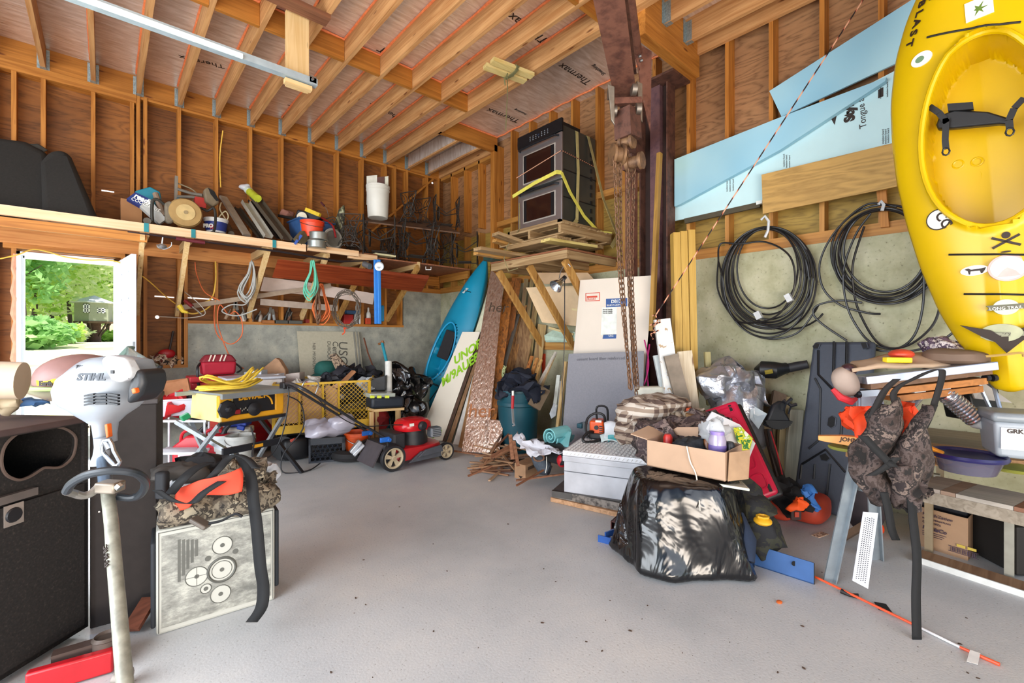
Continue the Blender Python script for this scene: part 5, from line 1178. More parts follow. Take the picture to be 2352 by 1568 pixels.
for c_,u0,v0,u1,v1,lb in stk:brd(P(u0-6,v0+40,5.75),P(u1,v1,5.95),.045,.02,wood(c_,tint(c_,.7),'z'),lb,'stick','stick',group='sticks standing in the trash can')
MB().slab([PX(1243,812,4.655),PX(1253,812,4.655),PX(1252,868,4.655),PX(1247,872,4.655)],-.003,(1,0,0)).build('paint_mark',mk('#e8502a',.8),wr,smooth=0)
sv=thing('shovel','white handled shovel standing right of the trash can','shovel',P(1268,965,5.5))
MB().bar(P(1284,862,5.6),P(1275,935,5.5),.045,.04).build('handle',mk('#dfe3d8',.5),sv,smooth=0);MB().slab([P(1272,925,5.48),P(1281,930,5.48),P(1277,955,5.48),P(1266,962,5.48),P(1262,950,5.48)],.02,DV).build('blade',mk('#cfd3d6',.4),sv,bev=.006)
brd(P(1288,875,5.5),P(1279,1046,5.3),.03,.03,mk('#9a9488',.6),'grey pole standing against the wall between shovel and cement board','pole','pole')
brd(P(1300,830,5.2),P(1272,1054,5.15),.03,.04,wood('#d9bd88','#b8935a','z'),'tan stud standing along the left edge of the cement board','stud','stud')
MBp=MB(TR(G(1272,1032)))
one(MBp.lathe([(.06,0),(.1,.03),(.115,.16),(.09,.2),(.12,.215),(.12,.23),(.09,.235),(0,.22)],24),'planter',mk('#a39088',.6),'pinkish-grey urn on the floor below the shovel','planter')
one(MB().bar(P(1226,935,5.3),P(1250,890,5.4),.16,.03,up=tuple(-DV)),'board_scrap',mk('#6f5d48',.8),'dark brown board scrap between the trash can and the shovel','panel',smooth=0)
xa,xb,zt_=PY(690,870,7.0).x,PY(834,870,7.0).x,PY(760,761,7.16).z
cpl=[V((xa,6.8,.02)),V((xb,6.8,.02)),V((xb,7.16,zt_)),V((xa,7.16,zt_))]
cb=thing('cement_board','beige cement board with upside-down printing against the left concrete wall','board',cpl[0])
MB().slab(cpl,.014,(0,1,0)).build('panel',mk('#b9b29c',.85,0,.06,30,.1),cb,smooth=0)
for u in(822,828):xe=xb-(.10 if u==822 else.05);MB().slab([V((xe,6.8,.02)),V((xe+.025,6.8,.02)),V((xe+.025,7.16,zt_)),V((xe,7.16,zt_))],-.01,(0,1,0)).build('edge_strip',mk('#8c8a80',.8),cb,smooth=0)
dk=mk('#55534b',.8)
ontext(cpl,'USG Durock',778,783,778,860,.20,dk,cb);ontext(cpl,'Cement Board',764,783,764,860,.12,dk,cb);ontext(cpl,'DUROCK USG',752,783,752,840,.07,dk,cb);ontext(cpl,'NER MF/SN/UN MCI   OSTEIC',718,787,718,860,.06,dk,cb)
# ================= LAWN MOWER =================
mw=thing('lawn_mower','red walk-behind lawn mower with black handle and tan wheel hubs','lawn mower',(2.2,4.6,0))
redp=mk('#b51a22',.35,0,.08);bkp=mk('#1d1d20',.5,0,.1);tanh=mk('#b8a98c',.5)
def wheel(x,y,r,side):
    M=FR((x,y,r),(1,0,0),(0,0,1))if side<0 else FR((x,y,r),(-1,0,0),(0,0,1))
    w_=MB(M);w_.lathe([(r*.78,-.025),(r*.95,-.028),(r,-.015),(r,.015),(r*.95,.028),(r*.78,.025),(r*.78,-.025)],36,cap=False);W=w_.build('wheel',bkp,mw)
    h=MB(M);h.lathe([(r*.64,-.01),(r*.8,-.01),(r*.8,.022),(r*.72,.026),(r*.64,.014),(r*.64,-.01)],32,cap=False);h.lathe([(0,-.01),(r*.2,-.01),(r*.2,.028),(r*.12,.03),(r*.12,.02),(0,.02)],18)
    for i in range(5):
        a=2*math.pi*i/5+.3;c,s_=math.cos(a),math.sin(a);px,py=-s_,c
        h.add([(c*r*.15+px*r*.09,s_*r*.15+py*r*.09,.012),(c*r*.15-px*r*.09,s_*r*.15-py*r*.09,.012),(c*r*.7-px*r*.2,s_*r*.7-py*r*.2,.012),(c*r*.7+px*r*.2,s_*r*.7+py*r*.2,.012),
               (c*r*.15+px*r*.09,s_*r*.15+py*r*.09,-.01),(c*r*.15-px*r*.09,s_*r*.15-py*r*.09,-.01),(c*r*.7-px*r*.2,s_*r*.7-py*r*.2,-.01),(c*r*.7+px*r*.2,s_*r*.7+py*r*.2,-.01)],[(0,1,2,3),(7,6,5,4),(0,4,5,1),(1,5,6,2),(2,6,7,3),(3,7,4,0)])
    h.build('hub',tanh,W)
wheel(2.23,4.34,.137,-1);wheel(2.89,4.36,.10,-1);wheel(2.19,4.88,.125,1);wheel(2.85,4.86,.10,1)
rings=[]
for z,gx,gy in((.07,0,0),(.15,0,0),(.19,-.02,-.02),(.205,-.08,-.07)):
    rings.append([(2.56+(.36+gx)*(abs(math.cos(a))**.6)*math.copysign(1,math.cos(a)),4.61+(.23+gy)*(abs(math.sin(a))**.6)*math.copysign(1,math.sin(a)),z)for a in[2*math.pi*i/32 for i in range(32)]])
MB().loft(rings).build('deck',redp,mw)
MB().slab([(2.40,4.36,.05),(2.82,4.36,.06),(2.80,4.36,.16),(2.56,4.36,.15)],.03,(0,-1,0)).slab([(2.5,4.33,.10),(2.82,4.33,.12),(2.80,4.33,.19),(2.6,4.33,.17)],.03,(0,-1,0)).build('side_cover',mk('#4b4e55',.5),mw,smooth=0,bev=.006)
MB().bx(2.16,2.3,4.40,4.83,.05,.27).bx(2.28,2.42,4.42,4.8,.19,.36).build('rear_housing',mk('#26262a',.6),mw,smooth=0,bev=.02)
MB().slab([(2.05,4.42,.05),(2.17,4.42,.26),(2.17,4.8,.26),(2.05,4.8,.05)],.015).build('rear_flap',mk('#4a4448',.6),mw,smooth=0)
MB().slab([(2.10,4.52,.145),(2.125,4.52,.19),(2.125,4.62,.19),(2.10,4.62,.145)],-.018).build('warning_label',mk('#e08a2c',.5),mw,smooth=0)
MB(TR((2.6,4.6,.2))).lathe([(.17,0),(.17,.06),(.15,.1),(.15,.16)],28).build('engine_block',bkp,mw)
rings=[]
for z,k_ in((.355,.95),(.38,1.0),(.43,.97),(.465,.82),(.48,.55),(.485,.2)):
    rings.append([(2.60+.20*k_*(abs(math.cos(a))**.7)*math.copysign(1,math.cos(a)),4.6+.17*k_*(abs(math.sin(a))**.7)*math.copysign(1,math.sin(a)),z)for a in[2*math.pi*i/32 for i in range(32)]])
MB().loft(rings).build('engine_cover',mk('#c3161f',.25),mw)
MB(FR((2.62,4.425,.41),(1,0,0),(0,0,1))).lathe([(.05,0),(.05,.03),(.03,.045),(0,.045)],14).build('fuel_cap',bkp,mw)
MB().bx(2.47,2.52,4.42,4.43,.42,.45).build('sticker',wht,mw,smooth=0)
mf=MB().bx(2.70,2.84,4.36,4.46,.27,.385)
MF=mf.build('muffler_guard',mk('#6f747a',.4,.6),mw,smooth=0,bev=.02)
for i in range(5):MB().bx(2.71,2.83,4.350,4.36,.285+i*.02,.293+i*.02).build('slat',mk('#b4b9bf',.4,.6),MF,smooth=0)
for y in(4.38,4.82):
    MB().tube([(2.2,y,.22),(2.18,y,.34),(1.85,y-.01,.56),(1.42,y-.02,.87)],.013,8).build('handle_tube',bkp,mw)
    MB().tube([(2.19,y-.02,.33),(2.19,y-.05,.33)],.022,10).bx(2.10,2.2,y-.03,y+.0,.31,.36).build('blue_latch',mk('#1e62b8',.4),mw,bev=.005)
MB().tube(spline([(1.42,4.36,.87),(1.33,4.38,.93),(1.31,4.6,.95),(1.33,4.79,.93),(1.42,4.80,.87)],5),.014,8).build('handle_bar',mk('#2a2a2e',.4),mw)
MB().tube(spline([(1.46,4.37,.86),(1.50,4.40,.95),(1.50,4.6,.97),(1.50,4.78,.95),(1.46,4.80,.86)],5),.006,6).build('bail_bar',mk('#9fa4aa',.3,.7),mw)
MB().tube(spline([(1.45,4.38,.86),(1.6,4.4,.70),(1.9,4.45,.50),(2.3,4.5,.45),(2.5,4.5,.42)],5),.005,6).build('cable',bkp,mw)
crt=thing('milk_crate','black plastic milk crate with honeycomb sides on the floor left of the mower','crate',G(735,1065))
a,b=G(709,1064),G(790,1057);ex_=(b-a);ey_=V((-ex_.y,ex_.x,0)).normalized()*.31;H_=.27
cm_=mk('#2b313b',.5)
def crate_side(p,d,name='side'):
    L_=d.length;M=FR(p,d,(0,0,1));mb=MB(M)
    mb.bx(0,L_,0,.02,0,.015).bx(0,L_,H_-.07,H_,0,.015).bx(0,.02,0,H_,0,.015).bx(L_-.02,L_,0,H_,0,.015)
    n_=6
    for i in range(n_):
        for j in range(4):
            cx_,cy_=.03+(L_-.06)*(i+.5*(j%2)+.25)/n_,.04+j*.045;r_=(L_-.06)/n_*.52
            mb.tube([(cx_+r_*math.cos(t_*math.pi/3+.52),cy_+r_*.85*math.sin(t_*math.pi/3+.52),.008)for t_ in range(6)],.004,4,closed=True)
    return mb.build(name,cm_,crt,smooth=0)
crate_side(a,ex_);crate_side(a+ey_,ex_);crate_side(a,ey_);crate_side(a+ex_,ey_)
MB(FR(a,ex_,ey_)).bx(0,ex_.length,0,.31,0,.01).build('bottom',cm_,crt,smooth=0)
M=FR(a-V((ey_.x,ey_.y,0)).normalized()*.003+V((0,0,.225)),ex_,(0,0,1));text('GARELICK FARMS',.026,M@Matrix.Translation((.06,0,0)),wht,crt)
def crump(parts,amp,sc,seed,name,m,label,cat,n=22,sq=.8,floor=.003,sub=0,ridge=True,par=None,**kw):
    mb=MB()
    for c,r_ in parts:
        b=MB().ball(c,r_,n,None,sq);o_=len(mb.v);mb.v+=b.v;mb.f+=[tuple(i+o_ for i in f)for f in b.f]
    mb.disturb(amp,sc,seed,ridge,floor)
    o=mb.build(name,m,par,sub=sub,smooth=60)
    return tag(o,label,cat,**kw)if par is None else o
crump([(P(752,985,4.75),(.22,.17,.08)),(P(732,978,4.8),(.14,.12,.07)),(P(785,970,4.75),(.12,.12,.08))],.028,5,2,'plastic_bag',clear('#aaa6b2',.88,.28),'crumpled translucent grey plastic bag on top of the black milk crate','bag')
ccs=thing('tool_case','rounded black plastic case with a red latch left of the milk crate','case',G(680,1057))
c=G(680,1055);MB().ball(c+V((0,.05,.13)),(.15,.12,.13),20,None,.45).build('body',mk('#1a1a1e',.45),ccs);MB().bar(P(668,1012,5.0),P(678,1008,5.0),.03,.03).build('latch',mk('#b0402c',.5),ccs,smooth=0)
pail(822,1050,5.3,.12,.15,.30,mk('#d9541e',.45),'bucket','orange bucket on the floor behind the rear mower wheel','bucket')
one(MB(TR(G(815,1058)+V((0,.1,.0)))).lathe([(.12,.0),(.2,.02),(.22,.06),(.2,.1),(.12,.12),(.1,.06)],26),'tire',mk('#1e1d1f',.8),'small black tire lying behind the mower beside the crate','tire')
one(MB().bar(P(806,1040,4.95),P(828,1012,5.0),.07,.05).bar(P(812,1046,4.93),P(836,1020,4.98),.05,.04),'spray_can',mk('#b9bec6',.3,.6),'silver and white cans leaning by the rear mower wheel','can',bev=.01)
# ================= TABLE SAW =================
ts=thing('table_saw','yellow and black portable table saw with grey fence rails on its folding stand','table saw',(1.0,5.0,.62))
yl=mk('#eba51d',.45,0,.05);yb=mk('#e9d28b',.5,0,.04);bb=mk('#17161a',.5)
A=V((.775,4.79,.62));B_=V((1.339,4.97,.62));ex_=(B_-A).normalized();ey_=V((-ex_.y,ex_.x,0));W_=(B_-A).length;Ms=FR(A,ex_,ey_);
def trap(x0,x1,y0,y1,z0,z1,g):return[[(x0-g,y0-g,z0),(x1+g,y0-g,z0),(x1+g,y1+g,z0),(x0-g,y1+g,z0)],[(x0,y0,z1),(x1,y0,z1),(x1,y1,z1),(x0,y1,z1)]]
MB(Ms).loft(trap(.02,W_-.02,.02,.50,0,.24,.02)).build('housing',yb,ts,smooth=0,bev=.006)
MB(Ms).loft(trap(.0,.09,.0,.5,0,.24,.012)).build('left_end',yb,ts,smooth=0,bev=.01)
MB(Ms).bx(-.01,.10,-.004,.05,0,.235).bx(W_-.08,W_+.01,-.01,.06,0,.235).bx(0,W_,-.012,.04,0,.05).build('front_frame',yl,ts,smooth=0,bev=.01)
MB(Ms).bx(.12,W_-.08,-.002,.03,.05,.235).build('front_panel',bb,ts,smooth=0)
Mf=Ms@FR((0,-.004,0),(1,0,0),(0,0,1))
text('DEWALT',.065,Mf@Matrix.Translation((.16,.182,.001)),yl,ts,bold=.004)
hw=Ms@Matrix.Translation((-.03,.05,.12))@Matrix.Rotation(math.radians(200),4,'Z')@Matrix.Rotation(math.radians(90),4,'Y')
MB(Ms@FR((.045,-.03,.115),(1,0,0),(0,0,1))).lathe([(.075,-.01),(.085,0),(.075,.012),(.03,.02),(.025,.05),(.012,.055),(0,.055)],8).build('handwheel',bb,ts,smooth=20)
MB(Ms@FR((.30,-.01,.085),(1,0,0),(0,0,1))).lathe([(.06,0),(.065,.015),(.03,.03),(0,.035)],20).build('bevel_wheel',bb,ts)
MB().tube([Ms@V((.38+.1*math.cos(a),-.012,.10+.11*math.sin(a)))for a in[math.radians(5+11*i)for i in range(7)]],.008,6).build('bevel_scale',yl,ts)
for i in range(14):MB(Mf).bx(.14+.016*i,.148+.016*i,.075+.01*(i%3),.09+.01*(i%3),0,.003).build('grille',mk('#b9b2a0',.4),ts,smooth=0)
MB(Ms).bx(.115,.165,-.03,0,.06,.10).build('switch',mk('#9c1f24',.4),ts,smooth=0,bev=.004)
gt=mk('#a7adb0',.35,.7,.05)
MB(Ms).bx(-.02,W_+.05,-.06,.52,.245,.262).build('table_top',gt,ts,smooth=0)
MB(Ms).bx(-.03,W_+.10,-.10,-.06,.215,.262).build('fence_rail',gt,ts,smooth=0);MB(Ms).bx(-.16,W_*.6,.42,.46,.225,.262).build('rear_rail',gt,ts,smooth=0)
MB(Ms).bx(W_-.06,W_+.03,-.12,-.04,.255,.32).build('fence_clamp',bb,ts,smooth=0,bev=.01)
sd2=thing('saw_stand','black and silver folding X-leg stand under the yellow table saw','stand',(1.0,5.0,0))
gs=mk('#a9aeb2',.35,.7);dkm=mk('#2a2b30',.4,.4)
w2=lambda x,y,z:Ms@V((x,y,z-.62))
MB().bar(w2(-.02,-.02,.605),w2(W_+.03,-.02,.605),.03,.03).build('top_rail',dkm,sd2,smooth=0);MB().bar(w2(-.02,.5,.605),w2(W_+.03,.5,.605),.03,.03).build('top_rail',dkm,sd2,smooth=0)
MB().bar(w2(.02,.0,.35),w2(W_-.03,.0,.35),.03,.06).build('cross_beam',dkm,sd2,smooth=0)
MB(Mf).bx(.28,.38,-.285,-.255,.016,.02).build('stand_label',yl,sd2,smooth=0)
for x,dy in((-.02,1),(W_,-1)):
    f=G(668,1081)if x>.1 else G(430,1074)
    MB().bar(w2(x,.5,.60),w2(x+(.14 if x>.1 else.0),-.12,.0),.035,.03).build('leg',dkm if x>.1 else gs,sd2,smooth=0)
    MB().bar(w2(x,-.02,.60),w2(x+(.02 if x>.1 else-.12),.55,.0),.035,.03).build('leg',gs,sd2,smooth=0)
MB().bar(w2(-.12,.52,.60),w2(.2,-.1,.22),.04,.035).build('leg',gs,sd2,smooth=0)
MB().tube(spline([w2(W_-.02,-.1,.93),w2(W_-.03,-.15,.8),w2(W_-.1,-.16,.45),w2(W_*.6,-.17,.26),w2(W_*.35,-.15,.28),w2(.25,-.1,.42),w2(.24,-.06,.55)],6),.007,6).build('cord',bb,sd2)
MB().tube(spline([w2(W_+.02,-.05,.8),w2(W_+.14,-.1,.7),w2(W_+.16,-.1,.45),w2(W_+.05,.05,.2),w2(W_+.02,.02,.02),w2(W_+.2,-.12,.01),w2(W_+.4,-.05,.03)],6),.007,6).build('cord',bb,sd2)
yco=thing('extension_cord','thick yellow extension cord coiled on top of the table saw','cord',w2(.25,.2,.89))
for i in range(8):
    a_,b_=.24+R.uniform(-.03,.04),.10+R.uniform(-.02,.03);cx_,cy_=.22+R.uniform(-.02,.02),.2+R.uniform(-.04,.04);h0=.30+i*.008
    MB().tube([w2(cx_+a_*math.cos(t_)+.04*math.sin(2*t_),cy_+b_*math.sin(t_),.62+h0-.02+(.13 if i>3 else.05)*max(0,math.cos(t_))**2+(.08 if i>4 else 0)*max(0,-math.cos(t_))**3)for t_ in[2*math.pi*j/22 for j in range(22)]],.009,7,closed=True).build('loop',mk('#e6c341',.5,0,.1),yco)
wp_=one(MB().bx(1.0,1.62,5.85,6.35,.90,.93),'tile_sheet',mk('#c9ccd4',.4),'pale grey plastic lid behind the yellow cord','lid',bev=.01)
one(MB().bx(1.15,1.55,5.75,6.2,.72,.9),'carton',mk('#cfc9c4',.7),'white carton under the pale grey lid behind the saw','box',smooth=0,bev=.004)
rtb=thing('toolbox','red plastic toolbox standing behind the saw below the red cooler bag','toolbox',(.88,6.7,.7))
MB().bx(.75,1.22,6.4,6.7,.62,.86).build('body',mk('#b2202c',.4),rtb,smooth=0,bev=.02);MB().bx(.73,1.24,6.38,6.72,.86,.93).build('lid',mk('#c32b35',.4),rtb,smooth=0,bev=.015)
cbg=thing('cooler_bag','small dark red cooler bag with white stripes on the red toolbox','bag',(.93,6.5,.94))
M=TR((1.03,6.5,.94));MB(M).loft([[(sx*.17,sy*.1,0)for sx,sy in((-1,-1),(1,-1),(1,1),(-1,1))],[(sx*.18,sy*.11,.16)for sx,sy in((-1,-1),(1,-1),(1,1),(-1,1))]]).build('body',mk('#a8132b',.7,0,.12,9,.3),cbg,bev=.03,seg=3)
MB(M).loft([[(sx*.185,sy*.115,.155)for sx,sy in((-1,-1),(1,-1),(1,1),(-1,1))],[(sx*.13,sy*.08,.24)for sx,sy in((-1,-1),(1,-1),(1,1),(-1,1))]]).build('lid',mk('#7f1b26',.7,0,.12,9,.3),cbg,bev=.02)
for x in(-.08,-.04,.03,.07):MB(M).bar((x-.03,-.116,.165),(x,-.08,.238),.014,.004,up=(0,-1,1)).build('stripe',mk('#dcc9b8',.7),cbg,smooth=0)
MB(M).tube(spline([(-.18,0,.14),(-.22,-.1,.08),(-.21,-.1,-.1),(-.17,-.12,-.2)],5),.014,6).tube(spline([(.17,0,.14),(.24,-.05,.06),(.18,-.12,.02)],5),.012,6).build('shoulder_strap',blk,cbg)
one(MB().slab([P(600,990,6.2),P(603,845,6.2),P(632,822,6.2),P(640,826,6.2),P(655,850,6.2),P(655,990,6.2)],.1,DV),'paper_bag',mk('#b78d6b',.8),'brown paper bag corner sticking up behind the yellow cord','bag',bev=.01)
for i,(u0,v0,u1,v1,t_,c_,lb)in enumerate(((560,850,600,880,5.7,'#c9cdd3','white container half hidden by the yellow cord'),(655,855,688,885,5.8,'#b9aaa0','pinkish cardboard flap behind the fence clamp'),(600,858,640,882,5.65,'#d9dade','white box right of the yellow cord'))):
    one(MB().slab([P(u0,v1,t_),P(u1,v1,t_),P(u1,v0,t_),P(u0,v0+4,t_)],.15,DV),'container' if i!=1 else 'cardboard_flap',mk(c_,.6),lb,'container' if i!=1 else 'cardboard',bev=.006)
rk=thing('wire_rack','white plastic shelf rack left of the saw holding red fuel cans','rack',G(400,1130))
for u,t_ in((362,4.25),(470,4.3),(480,5.0),(388,5.0)):p=P(u,950,t_);MB().tube([V((p.x,p.y,0)),V((p.x,p.y,.62))],.010,8).build('post',mk('#e5e6ea',.5),rk)
for z in(.60,.30):MB().slab([P(359,950,4.23)*1,P(473,950,4.28),P(484,950,5.05),P(385,950,5.05)],.02,(0,0,1)).build('shelf_board',mk('#e0e1e6',.5),rk,smooth=0)
for o in[c_ for c_ in rk.children if c_.name.startswith('shelf_board')]:pass
sbs=[c_ for c_ in rk.children if c_.name.startswith('shelf_board')]
sbs[0].location.z-=.08;sbs[1].location.z-=.38
bq=P(418,950,4.6)
one(MB(TR((bq.x,bq.y,.62),-.2)).loft([[(sx*.24*k_,sy*.18*k_,z)for sx,sy in((-1,-1),(1,-1),(1,1),(-1,1))]for k_,z in((.9,0),(1,.15),(1.04,.15),(1.04,.165),(.97,.165),(.87,.02))]),'storage_bin',clear('#e3e6f0',.75,.3),'clear white plastic bin on top of the rack left of the saw','bin',bev=.006)
kb2=thing('cardboard_box','open cardboard box behind the clear bin left of the saw','box',P(385,945,5.0))
MB().slab([P(332,900,4.9),P(352,878,4.9),P(430,868,5.05),P(437,900,5.05),P(430,945,5.05),P(345,945,4.95)],.02,DV).build('back_panel',mk('#a86f48',.8),kb2,smooth=0)
MB().slab([P(330,905,4.7),P(352,880,4.9),P(352,950,4.9),P(332,950,4.7)],.02,RV).build('side_panel',mk('#9c6642',.8),kb2,smooth=0)
def gascan(c,rz,s_,label,m='#d01f2c'):
    t_=thing('gas_can',label,'gas can',c,None);M=TR(c,rz)@Matrix.Scale(s_,4);mm_=mk(m,.4,0,.1,5,.03)
    MB(M).loft([[(x*.16,y*.1,0)for x,y in((-1,-1),(1,-1),(1,1),(-1,1))],[(x*.16,y*.1,.2)for x,y in((-1,-1),(1,-1),(1,1),(-1,1))],[(x*.07+.03,y*.07,.3)for x,y in((-1,-1),(1,-1),(1,1),(-1,1))]]).build('body',mm_,t_,bev=.02,seg=3)
    MB(M).tube(spline([(-.12,0,.2),(-.10,0,.32),(0,0,.36),(.05,0,.3)],5),.016,8).build('handle',mm_,t_)
    MB(M).tube([(.05,0,.29),(.07,0,.34),(.12,0,.40)],[.03,.025,.014],10).build('spout',mk('#26262a',.5),t_)
    MB(M).bx(-.1,.1,-.112,-.1,.03,.15).build('recess_panel',mk('#e8d4d4' if m[1]=='d' else '#b01a28',.5),t_,smooth=0,bev=.01);return t_
gascan(G(390,1085)+DV*.35,-.5,1.05,'tall red gas can with a light side panel at the left under the rack');gascan(G(470,1078)+DV*.2,-.2,1.1,'red gas can partly hidden by the saw stand left leg','#c61f30');gascan(G(500,1060)+DV*.7,.4,1.2,'dark red gas can in the shadow behind the saw stand','#a81828');gascan(V((P(520,1020,5.4).x,P(520,1020,5.4).y,.32)),.3,.9,'orange-red gas can lying high behind the saw legs','#d83a2a')
crump([(P(385,925,4.55),(.14,.1,.13)),(P(400,940,4.5),(.12,.09,.08)),(P(375,945,4.5),(.1,.08,.07))],.05,6,8,'red_bag',mk('#e02a34',.45,0,.12,8,.3),'crumpled bright red bag sitting in the clear bin','bag')
crump([(P(445,925,4.75),(.1,.08,.08)),(P(430,935,4.6),(.06,.05,.04))],.05,9,12,'work_glove',mk('#30343f',.8,0,.4,14,.5),'dark crumpled gloves in the clear bin left of the saw','glove')
one(MB().bar(P(416,962,4.1),P(434,952,4.15),.06,.05),'green_bottle_top',mk('#0f8a55',.5),'green plastic cap on the left corner of the saw stand','cap',smooth=0,bev=.008)
jug=thing('jug','white jug with a bright blue lid under the saw','jug',P(550,1010,5.2));MB().bar(P(524,988,5.2),P(580,985,5.25),.15,.08).build('body',mk('#e5ddd0',.5),jug,bev=.02);MB().bar(P(522,975,5.18),P(572,972,5.2),.14,.04).bar(P(545,980,5.1),P(562,984,5.1),.03,.05).build('lid',mk('#1d3fa8',.4),jug,bev=.01)
pail(518,1052,5.0,.12,.14,.27,mk('#d2d3cf',.5),'paint_bucket','white paint bucket with a yellow band under the saw','bucket');pail(552,1058,4.9,.12,.14,.28,mk('#cfcdc6',.5),'paint_bucket','white printed bucket right of the yellow banded one','bucket')
one(MB().bar(P(505,1040,5.3),P(640,1010,5.8),.3,.02),'plank',wood('#5d4432','#3e2c1e','x'),'dark plank low behind the saw stand','plank',smooth=0)
as_=thing('hand_saw','red and black tool hanging in the stud bay right of the door','tool',PY(385,830,7.28));MB().ball(PY(383,812,7.26),(.09,.03,.06),14).build('body',mk('#c0222a',.4),as_);MB().tube([PY(386,820,7.25),PY(398,760,7.28)],.012,6).build('handle',mk('#3a3230',.6),as_)
crump([(PY(392,828,7.24),(.12,.05,.05)),(PY(365,820,7.24),(.08,.04,.03))],.04,12,9,'rag_pile',patches(['#2c2320','#c9a887','#e8d9c4','#7a3a30'],14),'small heap of rags and odds on the sill right of the door','rags')
ct=thing('mesh_cart','yellow steel mesh cart loaded with clothes and boxes behind the mower','cart',G(720,1040)+DV*.6)
p0,p1,p2,p3=P(640,950,5.5),P(846,915,6.1),P(846,915,6.9),P(640,950,6.3)
ym=mk('#d3a92b',.5,.1)
zt,zb_=.86,.36;q=[V((p.x,p.y,0))for p in(P(628,950,5.0),P(848,950,5.55),P(860,950,6.4),P(640,950,5.9))]
def at_(i,f,z):a,b=q[i],q[(i+1)%4];p=a.lerp(b,f);return V((p.x,p.y,z))
for i in range(4):
    MB().bar(at_(i,0,zt),at_(i,1,zt),.025,.025).build('top_rail',ym,ct,smooth=0);MB().bar(at_(i,0,zb_),at_(i,1,zb_),.03,.09).build('bottom_rail',ym,ct,smooth=0);MB().bar(at_(i,0,zb_),at_(i,0,zt),.025,.025).build('corner_post',ym,ct,smooth=0)
for f in(.25,.49,.66):MB().bar(at_(0,f,zb_),at_(0,f,zt),.018,.018).build('upright',ym,ct,smooth=0)
mesh=MB()
for i in(0,1,3):
    L_=(q[(i+1)%4]-q[i]).length;n_=int(L_/.05)
    for k in range(-10,n_):
        for sg in(1,-1):
            f0,f1=k*.05/L_,(k*.05+.5)/L_;za,zb2=(zb_,zt)if sg>0 else(zt,zb_)
            if f1<0 or f0>1:continue
            c0,c1=max(0,f0),min(1,f1);z0=za+(zb2-za)*(c0-f0)/(f1-f0);z1=za+(zb2-za)*(c1-f0)/(f1-f0)
            if c1-c0>.005:mesh.bar(at_(i,c0,z0),at_(i,c1,z1),.004,.004)
mesh.build('wire_mesh',ym,ct,smooth=0)
MB().slab([at_(0,0,zb_),at_(0,1,zb_),at_(2,0,zb_),at_(2,1,zb_)],.01,(0,0,1)).build('floor_pan',mk('#3a3328',.8),ct,smooth=0)
for i,(x_,y_)in enumerate(((.1,.1),(.9,.1),(.1,.9),(.9,.9))):p=q[0].lerp(q[1],x_).lerp(q[3].lerp(q[2],x_),y_);MB().tube([V((p.x,p.y,.14))-DV*.03,V((p.x,p.y,.14))+DV*.03],.14,18).bar(V((p.x,p.y,.14)),V((p.x,p.y,.36)),.04,.04).build('wheel',bkp,ct)
for f0,f1,lb in((.02,.24,'left cardboard panel standing inside the yellow mesh cart'),(.26,.48,'middle cardboard panel standing inside the yellow mesh cart'),(.5,.64,'right cardboard panel standing inside the yellow mesh cart')):
    a,b=at_(0,f0,.42)+DV*.06,at_(0,f1,.42)+DV*.06;one(MB().slab([a,b,b+V((0,0,.38 if f0<.3 else.34)),a+V((0,0,.42))],.01,DV),'cardboard_sheet',mk('#c9a078',.8),lb,'cardboard',smooth=0,group='cardboard panels in the mesh cart')
crump([(P(650,905,5.6),(.16,.12,.08)),(P(690,895,5.7),(.16,.12,.09))],.06,6,21,'clothes_pile',patches(['#c8243a','#e4dbe0','#3b3a44','#cfc6d6','#8a2a3a'],6),'heap of red and white cloth on the left of the mesh cart','clothes')
one(MB().slab([P(660,928,5.4),P(752,905,5.7),P(752,888,5.7),P(662,905,5.4)],.3,DV),'cardboard_box',mk('#c39a78',.8),'long cardboard box lying in the mesh cart under the handle of the mower','box',bev=.004)
crump([(P(753,852,6.3),(.17,.14,.14)),(P(735,872,6.2),(.14,.12,.1))],.03,4,22,'cushion',mk('#17544c',.8,0,.1,20,.2),'dark green cushion on the junk heap before the beige cement board','cushion',ridge=False)
soft([P(755,815,6.2),P(770,811,6.2),P(800,845,6.1),P(792,856,6.1),P(770,848,6.1)],.05,'camo_cloth',patches(['#5c4a3c','#a08a72','#3a2e26'],22),'brown camouflage cloth flap poking up from the junk heap','cloth',DV,.01)
crump([(P(800,862,6.2),(.2,.15,.11)),(P(828,858,6.3),(.2,.14,.1)),(P(775,880,6.0),(.14,.12,.1)),(P(850,868,6.3),(.12,.1,.08))],.09,5,23,'clothes_pile',mk('#23242b',.6,0,.5,8,.6),'dark heap of clothes on the right part of the mesh cart','clothes')
brd(P(785,880,5.8),P(813,852,5.9),.10,.03,mk('#b07a52',.7),'short brown board lying on the dark clothes heap','board','board')
brd(P(752,898,5.6),P(788,880,5.6),.12,.05,mk('#d9a888',.6),'orange and white magazine on the clothes heap','magazine','magazine')
crump([(P(845,885,5.9),(.13,.1,.09)),(P(828,898,5.85),(.1,.08,.06))],.05,7,24,'plastic_bag',clear('#cfd6dc',.7,.2),'clear plastic zip bag over the right side of the cart','bag')
crump([(P(800,905,5.75),(.22,.14,.12)),(P(770,912,5.7),(.12,.12,.09))],.03,4,25,'duffel_bag',mk('#1a1d24',.75,0,.2,14,.3),'black duffel bag with a grey tag on the mesh cart','bag',ridge=False)
one(MB().tube([P(772,905,5.5),P(788,912,5.48)],.03,8),'tag',mk('#9a9fa6',.5),'grey oval tag on the black duffel bag','tag')
